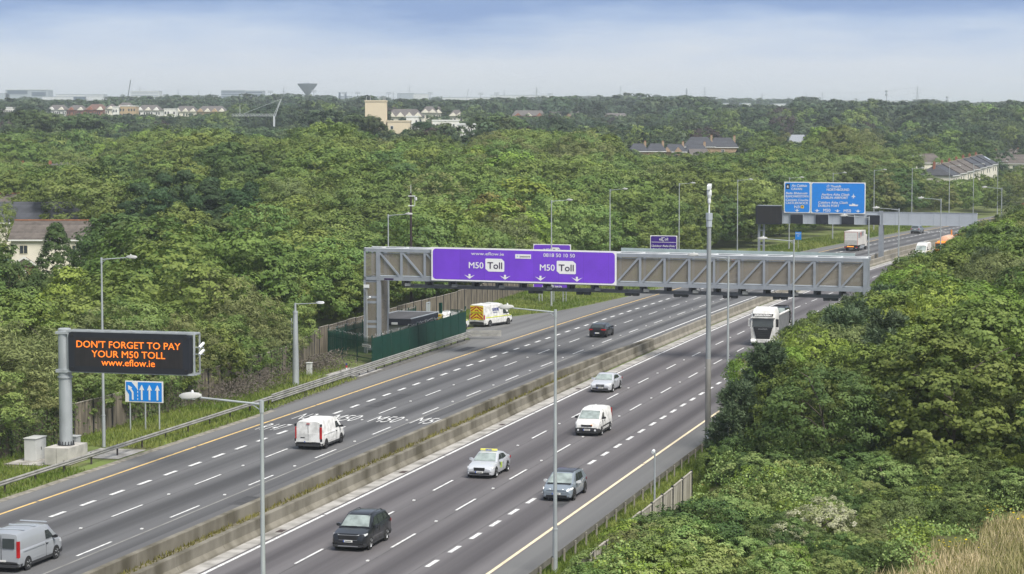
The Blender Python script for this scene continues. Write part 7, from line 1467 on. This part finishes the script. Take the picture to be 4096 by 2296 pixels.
def wood_kind(x, y, edge, r):
    v = math.sin(x*.06+1.7)+math.sin(y*.045+x*.02)+r.uniform(-1.2, 1.2)
    if y < 215 and edge < 14: return r.choice(['willow', 'willow', 'broad', 'ash', 'willow'])
    if 300 < y < 372 and -.175 < x/y < -.115 and r.random() < .8: return 'conifer'
    if x > 45 and y > 300 and edge < 25: return r.choice(['birch', 'birch', 'dark', 'ash', 'broad'])
    if v < -1.4: return 'dark'
    if v < -.1: return 'broad'
    if v < 1.1: return r.choice(['ash', 'broad', 'ash'])
    return r.choice(['lime', 'willow', 'ash', 'yellow' if r.random() < .25 else 'ash'])
for i, (x, y, h, s_, ed) in enumerate(wood):
    kd = wood_kind(x, y, ed, rw)
    if i < n_ind:
        px = x/y*9060+2048; where = 'behind the timber fence at the left edge' if px < 420 and y < 200 else 'behind the fence around the message sign' if y < 200 else 'behind the short lamp post' if px < 1330 and px > 900 else 'below the cream house' if px < 900 else 'behind the gantry leg and equipment hut'
        tree(kd, x, y, h, KD[kd]+' '+where, 'trees of the wood left of the motorway', rw.uniform(1.05, 1.45))
    else: stuff_pts.append((kd, x, y, h, rw.uniform(1.05, 1.5), rw.uniform(0, 6.28)))
# trees that stand out by themselves
solo = (('ash', 20, 800, 338, None, .6, 'open ash tree before the slate roof at the left edge'), ('holly', 222, 1125, 292, 8.4, .95, 'broad dark conical tree in front of the cream house'), ('cypress', 3355, 478, 620, None, 1.05, 'very big dense cypress rising above the wood left of the terrace'), ('mid_dark', 3815, 572, 730, None, 1.0, 'dark round tree behind the roofs of the terrace'), ('mid_dark', 3990, 592, 735, None, 1.15, 'dark spreading tree right of the terrace'), ('mid', 3640, 600, 715, None, .6, 'round green tree left of the semi detached house'),
    ('conifer', 3560, 532, 690, None, 1.6, 'dark pointed conifer behind the small white house'), ('mid_dark', 3470, 545, 700, None, 1.0, 'dark conifer clump right of the big cypress'), ('cedar', 2215, 463, 760, None, .9, 'dark flat topped cedar above the middle of the wood'), ('cedar', 2985, 512, 860, None, 1.0, 'flat topped cedar behind the slate roofs'), ('mid_dark', 1180+110, 433, 720, None, 1.0, 'dark dense tree left of the cream tower'), ('mid_dark', 1340, 430, 730, None, 1.0, 'dark tree in front of the cream tower'), ('poplar', 1400, 432, 700, None, 1.0, 'tall grey green poplar left of the cream tower base'), ('poplar', 1440, 436, 705, None, 1.1, 'tall poplar covering the foot of the cream tower'), ('poplar', 1490, 440, 700, None, 1.0, 'right hand poplar at the foot of the cream tower'), ('poplar', 1515, 446, 695, None, .9, 'small poplar just right of the cream tower foot'),
    ('poplar', 1920, 442, 690, None, 1.05, 'left tree of the tall dark poplar group in the middle'), ('poplar', 1968, 436, 695, None, 1.1, 'tallest tree of the dark poplar group in the middle'), ('poplar', 2015, 445, 690, None, 1.0, 'third tree of the dark poplar group in the middle'), ('poplar', 2060, 450, 700, None, 1.1, 'right tree of the dark poplar group in the middle'), ('mid_dark', 1990, 500, 660, None, 1.0, 'lower bushy tree in front of the dark poplar group'), ('conifer', 1690, 478, 740, None, 1.9, 'dark feathery conifer right of the cream hall'), ('conifer', 1630, 510, 720, None, 1.5, 'small dark conifer before the cream hall'), ('mid', 1770, 500, 640, None, .9, 'yellow green tree before the white school'),
    ('poplar', 95, 418, 780, None, 1.3, 'tall poplar with pale trunks at the far left'), ('poplar', 140, 415, 785, None, 1.3, 'second tall poplar with pale trunks at the far left'), ('poplar', 180, 425, 780, None, 1.2, 'third tall poplar of the far left group'), ('poplar', 300, 442, 790, None, 1.2, 'poplar at the left of the second far left clump'), ('poplar', 355, 432, 790, None, 1.4, 'broad poplar in the second far left clump'), ('poplar', 385, 445, 795, None, 1.1, 'rightmost poplar of the second far left clump'), ('mid_pale', 290, 508, 620, None, .95, 'bright pale green maple below the left poplars'), ('mid_pale', 30, 520, 640, None, 1.0, 'pale green tree at the left edge below the poplars'), ('mid_dark', 200, 545, 650, None, 1.0, 'dark hedge tree between the two pale green trees'), ('mid_dark', 380, 555, 660, None, 1.0, 'dark tree right of the bright pale maple'), ('mid_pale', 880, 442, 1000, None, 1.0, 'pale feathery poplar left of the tower crane'), ('poplar', 925, 450, 1010, None, .6, 'slim dark poplar beside the tower crane jib'),
    ('mid', 2755, 462, 900, None, .9, 'tall yellow green tree above the slate houses'), ('mid', 2550, 500, 900, None, .8, 'rounded yellow green tree left of the slate houses'), ('mid', 2625, 522, 860, None, .8, 'bushy yellow green tree just left of the slate houses'), ('mid_dark', 2390, 478, 880, None, 1.2, 'large dark green tree in the middle of the haze'), ('conifer', 4030, 0, 0, 0, 0, '')) 
for kd, px, yt, Y, h, w_, lab in solo:
    if not lab: continue
    x = gpx(px, Y); z = tz(x, Y); hh = h if h else (CAMH-(yt-506)*Y/9060)-z
    tree(kd, x, Y, max(4, hh), lab, None, w_, z=z)
# ---- everything farther: masses of trees
def mass(name, kind, pts, label, cat):
    """one object: a cloud of points that carries copies of a tree crown"""
    me = bpy.data.meshes.new(name); n = len(pts); A = np.array([p[:5] for p in pts], float)
    me.vertices.add(n); me.vertices.foreach_set('co', A[:, :3].ravel()); H = PROTO[kind][0][2]
    sc = np.stack([A[:, 3]/H*A[:, 4], A[:, 3]/H*A[:, 4], A[:, 3]/H], 1); a = me.attributes.new('tree_scale', 'FLOAT_VECTOR', 'POINT'); a.data.foreach_set('vector', sc.ravel().astype(np.float32))
    ro = np.zeros((n, 3)); ro[:, 2] = RNG.uniform(0, 6.28, n); a = me.attributes.new('tree_turn', 'FLOAT_VECTOR', 'POINT'); a.data.foreach_set('vector', ro.ravel().astype(np.float32))
    src = bpy.data.objects.get('src_'+kind+name) or None
    o = link(bpy.data.objects.new(name, me)); tag(o, label, cat, None, 'stuff')
    g = bpy.data.node_groups.new(name, 'GeometryNodeTree'); g.interface.new_socket('Geometry', in_out='INPUT', socket_type='NodeSocketGeometry'); g.interface.new_socket('Geometry', in_out='OUTPUT', socket_type='NodeSocketGeometry')
    gi, go = g.nodes.new('NodeGroupInput'), g.nodes.new('NodeGroupOutput'); ip = g.nodes.new('GeometryNodeInstanceOnPoints')
    jn = g.nodes.new('GeometryNodeGeometryToInstance')
    for k in range(len(PROTO[kind])):
        oi = g.nodes.new('GeometryNodeObjectInfo'); oi.inputs['Object'].default_value = SRC[(kind, k)]; oi.transform_space = 'ORIGINAL'; g.links.new(oi.outputs['Geometry'], jn.inputs[0])
    s_, r_ = g.nodes.new('GeometryNodeInputNamedAttribute'), g.nodes.new('GeometryNodeInputNamedAttribute'); s_.data_type = r_.data_type = 'FLOAT_VECTOR'; s_.inputs['Name'].default_value = 'tree_scale'; r_.inputs['Name'].default_value = 'tree_turn'
    g.links.new(gi.outputs[0], ip.inputs['Points']); g.links.new(jn.outputs[0], ip.inputs['Instance']); ip.inputs['Pick Instance'].default_value = True
    g.links.new(s_.outputs[0], ip.inputs['Scale']); g.links.new(r_.outputs[0], ip.inputs['Rotation']); g.links.new(ip.outputs[0], go.inputs[0])
    m = o.modifiers.new('trees', 'NODES'); m.node_group = g; return o
SRC = {}
def source(kind):                      # crowns of real trees of the scene serve as the copied shape
    for k, (cm, tm, H) in enumerate(PROTO[kind]):
        ob = next((o for o in COL.objects if o.data is cm), None)
        if ob is None:
            x, y, z = FALL[kind][k]; t = tree(kind, x, y, H if 'shrub' not in kind else 1.3, KD[kind]+(' standing in the belt beyond the wood' if 'shrub' not in kind else ' rising from the brambles at the lower right'), 'trees beyond the near wood' if 'shrub' not in kind else 'bushes on the lower right bank', 1.0, idx=k, name='tree' if 'shrub' not in kind else 'shrub'); ob = next(o for o in t.children if o.data is cm)
        SRC[(kind, k)] = ob
FALL = {}
bykind = {}
for kd, x, y, h, w_, r_ in stuff_pts: bykind.setdefault(kd, []).append((x, y, tz(x, y), h, w_))
for i in range(260):                      # the bank goes on past the right picture edge
    s_, la = rw.uniform(20, 330), rw.uniform(18, 150); x, y, _z = RP(s_, la); px_ = x/y*9060
    if 2230 < px_ < 3600 and y > 120: bykind.setdefault(rw.choice(('broad', 'ash', 'dark')), []).append((x, y, tz(x, y), rw.uniform(6.5, 9.5), rw.uniform(1.1, 1.5)))
# middle distance and far country
rf_ = random.Random(9); midp = {}; Y_ = 600.0
bl_zones = [(gpx((a+b_)/2, Y), Y, (gpx(b_, Y)-gpx(a, Y))/2+4, d_) for a, b_, Y, d_ in ((1462, 1545, 880, 60), (1551, 1640, 880, 110), (1828, 1900, 800, 70), (1626, 1672, 950, 60), (1730, 1835, 980, 60), (1550, 1690, 1150, 60), (1688, 1763, 1180, 70), (1800, 1852, 1150, 60), (2050, 2330, 1360, 110), (192, 645, 1460, 130), (5, 72, 1350, 80), (660, 905, 1450, 120), (2400, 2510, 1500, 90), (3148, 3243, 900, 60), (932, 1110, 1000, 40), (175, 420, 2800, 300), (527, 642, 3000, 200), (888, 1055, 3000, 150), (1590, 1714, 3000, 150), (2890, 3140, 2400, 150), (3539, 3603, 1250, 200))]
while Y_ < 4600:
    st_ = float(np.interp(Y_, [735, 1000, 1500, 2500, 4600], [9, 13, 19, 28, 46])); x = -.2262*Y_*1.05
    while x < .2262*Y_*1.05:
        X_, Yq = x+rf_.uniform(-.5, .5)*st_, Y_+rf_.uniform(-.5, .5)*st_; x += st_
        px = X_/Yq*9060+2048
        blocked = False
        for bx_, by_, bw_, bd_ in bl_zones:
            if by_-bd_ < Yq < by_+30 and abs(X_/Yq-bx_/by_)*by_ < bw_: blocked = True; break
        if blocked and rf_.random() < .93: continue
        if any((X_-a)**2+(Yq-b_)**2 < c_*c_ for a, b_, c_ in houses_no): continue
        if Yq < 740 and not -.145 < X_/Yq < .055: continue
        gap = math.sin(X_*.012+Yq*.004)+math.sin(Yq*.011-X_*.005)
        if gap < -1.25: continue
        hmul = rf_.uniform(.6, 1.25)
        kd = rf_.choices(['mid', 'mid_dark', 'mid_pale', 'far'], [3, 4, 2, 1])[0] if Yq < 1250 else 'far'
        if Yq < 1250 and rf_.random() < .03: kd = 'mid_copper'
        h = (12 if Yq < 1000 else 17 if Yq < 2600 else 18)*hmul
        ch = cap(X_, Yq, 4, rf_)
        if ch < 3: continue
        h = min(h, ch)
        midp.setdefault(kd, []).append((X_, Yq, tz(X_, Yq), h, rf_.uniform(.9, 1.3)))
    Y_ += st_*.9
for kd in ('far', 'mid', 'mid_dark', 'mid_pale', 'mid_copper'): FALL[kd] = [q[:3] for q in midp[kd][:6]]; midp[kd] = midp[kd][6:]
for kd in bykind: FALL[kd] = [q[:3] for q in bykind[kd][:3]]
for kd in list(bykind): source(kd)
for kd in midp: source(kd)
WL = dict(pine='pines in the deeper wood', broad='mid green broadleaf trees filling the deeper wood', ash='pale green ash trees filling the deeper wood', willow='olive willows scattered through the deeper wood', dark='dark trees scattered through the deeper wood', conifer='dark conifers grouped behind the cream house', birch='slim birches lining the far left verge', lime='bright yellow green trees in the deeper wood', yellow='few yellowing trees in the deeper wood')
for kd, pts in bykind.items(): mass('woodland', kd, pts, WL[kd], 'trees')
ML = dict(mid='round green trees of the middle distance', mid_dark='dark round trees of the middle distance', mid_pale='pale green trees of the middle distance', far='far off hazy woodland up to the skyline', mid_copper='copper leaved trees of the middle distance')
for kd, pts in midp.items(): mass('distant_woodland', kd, pts, ML[kd], 'trees')
# ---- verge growth
def scatter_leaves(name, pts, nrm, size, aspect, mat, label, cat):
    tint = RNG.uniform(0, 1, len(pts)); me = leaf_mesh(name, pts, nrm, size, aspect, mat, tint); o = link(bpy.data.objects.new(name, me)); return tag(o, label, cat, None, 'stuff')
def road_xy(S, L):
    h = _hd(S); return np.interp(S, _s, _cx)+L*np.cos(h), np.interp(S, _s, _cy)-L*np.sin(h)
RNG = np.random.default_rng(77)
def vnoise(x, y, f, seed):
    g = np.random.default_rng(seed); o = 0
    for k in range(5): a, b_, c_ = g.uniform(-1, 1), g.uniform(-1, 1), g.uniform(0, 6); o = o+np.sin((x*a+y*b_)*f*(1+k*.45)+c_)/(1+k*.4)
    return o
# brambles over the lower right bank
n = 170000; S = RNG.uniform(-14, 62, n); L = 16.0+RNG.uniform(0, 1, n)**.9*34; X_, Y_ = road_xy(S, L)
hh = .8+.42*vnoise(X_, Y_, .55, 1)+.24*vnoise(X_, Y_, 1.7, 2); bank = 1.5*np.exp(-((L-18.5)/2.6)**2)*np.clip((13-S)/4, 0, 1)+1.1*np.exp(-((L-21)/3)**2)*np.clip((S-12)/8, 0, 1); low = 1-.85*np.clip((18.6-L)/1.4, 0, 1)*((S > 12.5) & (S < 28.5)); hh = (np.maximum(hh, .15)+bank)*low*np.clip((L-15.6)/.8, .25, 1)
pale = X_ > 20.6+.55*(Y_-112)+.6*vnoise(X_, Y_, .8, 3)                  # dry grass corner stays open
rise = np.clip((Y_-126)/18, 0, 1)*1.5
C = np.stack([X_, Y_, (hh+rise)*RNG.uniform(.35, 1.0, n)**.5], 1); ok = (np.abs(X_/Y_)*9060 < 2200) & ~pale; e = .2
gx = .75*0+(vnoise(X_+e, Y_, .55, 1)-vnoise(X_-e, Y_, .55, 1))*.35/(2*e); gy = (vnoise(X_, Y_+e, .55, 1)-vnoise(X_, Y_-e, .55, 1))*.35/(2*e)
N_ = unit(np.stack([-gx, -gy, np.ones(n)], 1)+RNG.normal(size=(n, 3))*.9)
kindm = vnoise(X_, Y_, .28, 5)+RNG.normal(size=n)*.35
for nm, cond, mt, lab in (('bramble', (kindm > -.35) & (kindm < 1.25), 'bramble', 'green brambles covering the lower right bank'), ('bramble', kindm >= 1.25, 'lime', 'bright green creeper patches in the brambles'), ('bramble', (kindm <= -.35), 'dark', 'dark bramble patches on the lower right bank')):
    q = ok & cond; scatter_leaves(nm, C[q], N_[q], RNG.uniform(.09, .21, q.sum()), .7, LM[mt], lab, 'brambles')
q = ok & (RNG.uniform(0, 1, n) < .022) & (vnoise(X_, Y_, .5, 9) > .3); C2 = C[q]+np.array([0, 0, .12]); scatter_leaves('dry_stalks', C2, N_[q], RNG.uniform(.10, .22, q.sum()), .5, LM['yellow'], 'yellowing leaves and stalks dotted through the brambles', 'weeds')
pts_ = []
for i in range(900):
    s_, la = rr_.uniform(-8, 46), rr_.uniform(16.8, 48); x, y, _ = RP(s_, la)
    if not in_view(x, y, 0, .03) or x > 19.5+.55*(y-112) or y > 143 or (12 < s_ < 28.5 and la < 18.6): continue
    pts_.append((x, y, .05, rr_.choice((.7, .9, 1.1, 1.4, 1.9))*rr_.uniform(.85, 1.15)+(.9 if s_ < 12 and la < 21 else 0)+max(0, y-128)*.05, rr_.uniform(.9, 1.5)))
BR = pts_
# shrubs standing out of the brambles
for i in range(34):
    s_, la = rr_.uniform(-2, 58), rr_.uniform(18, 48); x, y, _ = RP(s_, la)
    if not in_view(x, y, 0, .02) or x > 19+.55*(y-112): continue
    tree('near_shrub', x, y, rr_.uniform(1.0, 2.2)+max(0, s_-25)*.03, 'low leafy bush rising out of the brambles in the lower right', 'bushes on the lower right bank', rr_.uniform(.9, 1.4), name='shrub')
tree('pale_shrub', gpx(3300, 118), 118.5, 2.3, 'pale bush covered in cream blossom at the bottom edge', None, 1.1, name='shrub'); tree('pale_shrub', gpx(3160, 114), 114.5, 1.7, 'smaller pale blossoming bush at the bottom edge', None, 1.1, name='shrub')
for kk, lo_, hi_, lab in (('near_shrub', -.5, .8, 'green bramble clumps heaped over the lower right bank'), ('near_shrub_dark', -9, -.5, 'dark bramble clumps on the lower right bank'), ('near_shrub_lime', .8, 1.5, 'bright green bramble clumps on the lower right bank'), ('near_shrub_olive', 1.5, 9, 'olive bramble clumps on the lower right bank')):
    q_ = [p for p in BR if lo_ <= float(vnoise(np.array(p[0]), np.array(p[1]), .35, 5))+rr_.uniform(-.6, .6) < hi_]
    if len(q_) > 4: FALL[kk] = [q_[0][:3], q_[1][:3], q_[2][:3]]; source(kk); mass('bramble', kk, q_[1:], lab, 'brambles')
# grass blades: thin upright faces
gmat = leaf_mat('grass_blade', (.115, .175, .025), (.27, .30, .075), .35); dmat = leaf_mat('dry_grass_blade', (.36, .36, .14), (.80, .70, .42), .3)
def grass(name, X_, Y_, Z_, hmin, hmax, w, mat, label):
    n = len(X_); a = RNG.uniform(0, 6.28, n); hgt = RNG.uniform(hmin, hmax, n); lx = RNG.normal(size=n)*.35*hgt; ly = RNG.normal(size=n)*.35*hgt; dx, dy = np.cos(a)*w, np.sin(a)*w
    vs = np.stack([np.stack([X_-dx, Y_-dy, Z_], 1), np.stack([X_+dx, Y_+dy, Z_], 1), np.stack([X_+lx, Y_+ly, Z_+hgt], 1)], 1).reshape(-1, 3)
    me = bpy.data.meshes.new(name); me.vertices.add(3*n); me.vertices.foreach_set('co', vs.ravel()); me.loops.add(3*n); me.loops.foreach_set('vertex_index', np.arange(3*n, dtype=np.int32)); me.polygons.add(n); me.polygons.foreach_set('loop_start', np.arange(0, 3*n, 3, dtype=np.int32)); me.update(calc_edges=True)
    at = me.attributes.new('tint', 'FLOAT', 'FACE'); at.data.foreach_set('value', np.clip(.5+.25*vnoise(X_, Y_, .5, 21)+RNG.normal(size=n)*.2, 0, 1).astype(np.float32)); me.materials.append(mat)
    o = link(bpy.data.objects.new(name, me)); return tag(o, label, 'grass', None, 'stuff')
n = 60000; S = RNG.uniform(-5, 200, n); fl = np.array([fenceLat(s_) for s_ in np.linspace(-5, 200, 206)]); eg = np.array([edgeL(s_) for s_ in np.linspace(-5, 200, 206)])
F_ = np.interp(S, np.linspace(-5, 200, 206), fl); E_ = np.interp(S, np.linspace(-5, 200, 206), eg); L = E_-.15+(F_-E_+.3)*RNG.uniform(0, 1, n)
ok = ~(((S > 95) & (S < 146) & (L > -36.6)) | ((S > 30) & (S < 40) & (L > -30.5)) | ((S > 84.5) & (S < 95) & (L > -28.6)))
tall = np.clip((E_-L-2.5)/3, 0, 1); X_, Y_ = road_xy(S, L)
grass('grass', X_[ok], Y_[ok], np.zeros(ok.sum()), .10, .42, .05, gmat, 'rough green grass on the left verge')
n = 26000; S = RNG.uniform(190, 420, n); L = -25-RNG.uniform(0, 9, n); X_, Y_ = road_xy(S, L); grass('grass', X_, Y_, np.zeros(n), .2, .6, .12, gmat, 'grass on the far left verge beyond the gantry')
n = 30000; S = RNG.uniform(-12, 55, n); L = RNG.uniform(12.6, 16.2, n); X_, Y_ = road_xy(S, L); grass('grass', X_, Y_, np.zeros(n), .10, .38, .05, gmat, 'green grass strip between the right crash barrier and fence')
n = 50000; X_ = RNG.uniform(16, 40, n); Y_ = RNG.uniform(100, 136, n); ok = X_ > 20.0+.55*(Y_-112)+.9*vnoise(X_, Y_, .8, 3)+RNG.normal(size=n)*.5; X_, Y_ = X_[ok], Y_[ok]; grass('dry_grass', X_, Y_, np.zeros(len(X_)), .25, .9, .04, dmat, 'tall dry straw coloured grass in the lower right corner'); q = RNG.uniform(0, 1, len(X_)) < .35; grass('grass', X_[q]+.03, Y_[q], np.zeros(q.sum()), .2, .75, .05, gmat, 'green grass mixed into the dry corner')
n = 5200; S = RNG.uniform(-20, 118, n); u_ = RNG.uniform(0, 1, n); ml = np.array([medL(s_)+.4 for s_ in np.linspace(-20, 118, 139)]); lr = np.array([latR(s_)-.25 for s_ in np.linspace(-20, 118, 139)]); a_, b_ = np.interp(S, np.linspace(-20, 118, 139), ml), np.interp(S, np.linspace(-20, 118, 139), lr)
u_ = u_**1.9; L = a_+(b_-a_)*u_; X_, Y_ = road_xy(S, L); grass('weeds', X_, Y_, np.full(n, .22), .05, .28, .05, leaf_mat('median_weed', (.13, .125, .03), (.26, .24, .07), .3), 'moss and weeds growing between the median walls')
# dead brown weeds by the compound and short-lamp
n = 9000; S = np.concatenate([RNG.normal(91.5, 3.0, n//2), RNG.normal(72, 5, n//2)]); L = np.concatenate([RNG.normal(-30.6, 1.0, n//2), RNG.normal(-30.0, .7, n//2)]); X_, Y_ = road_xy(S, L); hz = (1.5*np.exp(-((L+30.4)/1.3)**2))*RNG.uniform(.1, 1, n); scatter_leaves('dead_weeds', np.stack([X_, Y_, hz], 1), unit(RNG.normal(size=(n, 3))), RNG.uniform(.10, .24, n), .4, LM['dry'], 'brown dead dock weeds before the green palisade', 'weeds')
# ivy on the timber fence
n = 16000; S = RNG.uniform(10, 100, n); cov = vnoise(S, S*.3, .5, 31)+RNG.normal(size=n)*.4; q = cov > .35; S = S[q]; L = np.array([fenceLat(s_) for s_ in S])+.10+RNG.uniform(-.02, .22, len(S)); X_, Y_ = road_xy(S, L); Zq = RNG.uniform(0, 1, len(S))**.8*2.75; scatter_leaves('ivy', np.stack([X_, Y_, Zq], 1), unit(np.stack([np.full(len(S), .9), np.full(len(S), -.4), np.full(len(S), .5)], 1)+RNG.normal(size=(len(S), 3))*.5), RNG.uniform(.12, .24, len(S)), .8, LM['dark'], 'ivy climbing over the weathered timber fence', 'ivy')
# yellow ragwort flowers
n = 1400; X_ = RNG.uniform(22, 33, n); Y_ = RNG.uniform(114, 132, n); ok = (vnoise(X_, Y_, .7, 41) > .9) & (np.abs(X_-20.6-.55*(Y_-112)) < 3.5); X_, Y_ = X_[ok], Y_[ok]; scatter_leaves('ragwort_flowers', np.stack([X_, Y_, RNG.uniform(.7, 1.1, len(X_))], 1), unit(np.stack([0*X_, 0*X_, 0*X_+1], 1)+RNG.normal(size=(len(X_), 3))*.2), RNG.uniform(.08, .18, len(X_)), 1.0, leaf_mat('ragwort_yellow', (.65, .45, .01), (.8, .6, .02), .2), 'yellow ragwort flowers in the lower right grass', 'flowers')
# ================================================================ the air
hz = bpy.data.materials.new('haze'); hz.use_nodes = True; nt = hz.node_tree; nt.nodes.clear(); ou = nt.nodes.new('ShaderNodeOutputMaterial'); pv_ = nt.nodes.new('ShaderNodeVolumePrincipled')
pv_.inputs['Color'].default_value = (.84, .90, 1.0, 1); pv_.inputs['Density'].default_value = .00016; pv_.inputs['Anisotropy'].default_value = .2; nt.links.new(pv_.outputs[0], ou.inputs['Volume'])
mb = MB(); mb.b2(-11500, 11500, -400, 14800, -8, 112); o = mb.build('haze', hz); tag(o, 'pale blue haze over the distant country', 'haze', None, 'stuff'); o.display_type = 'WIRE'
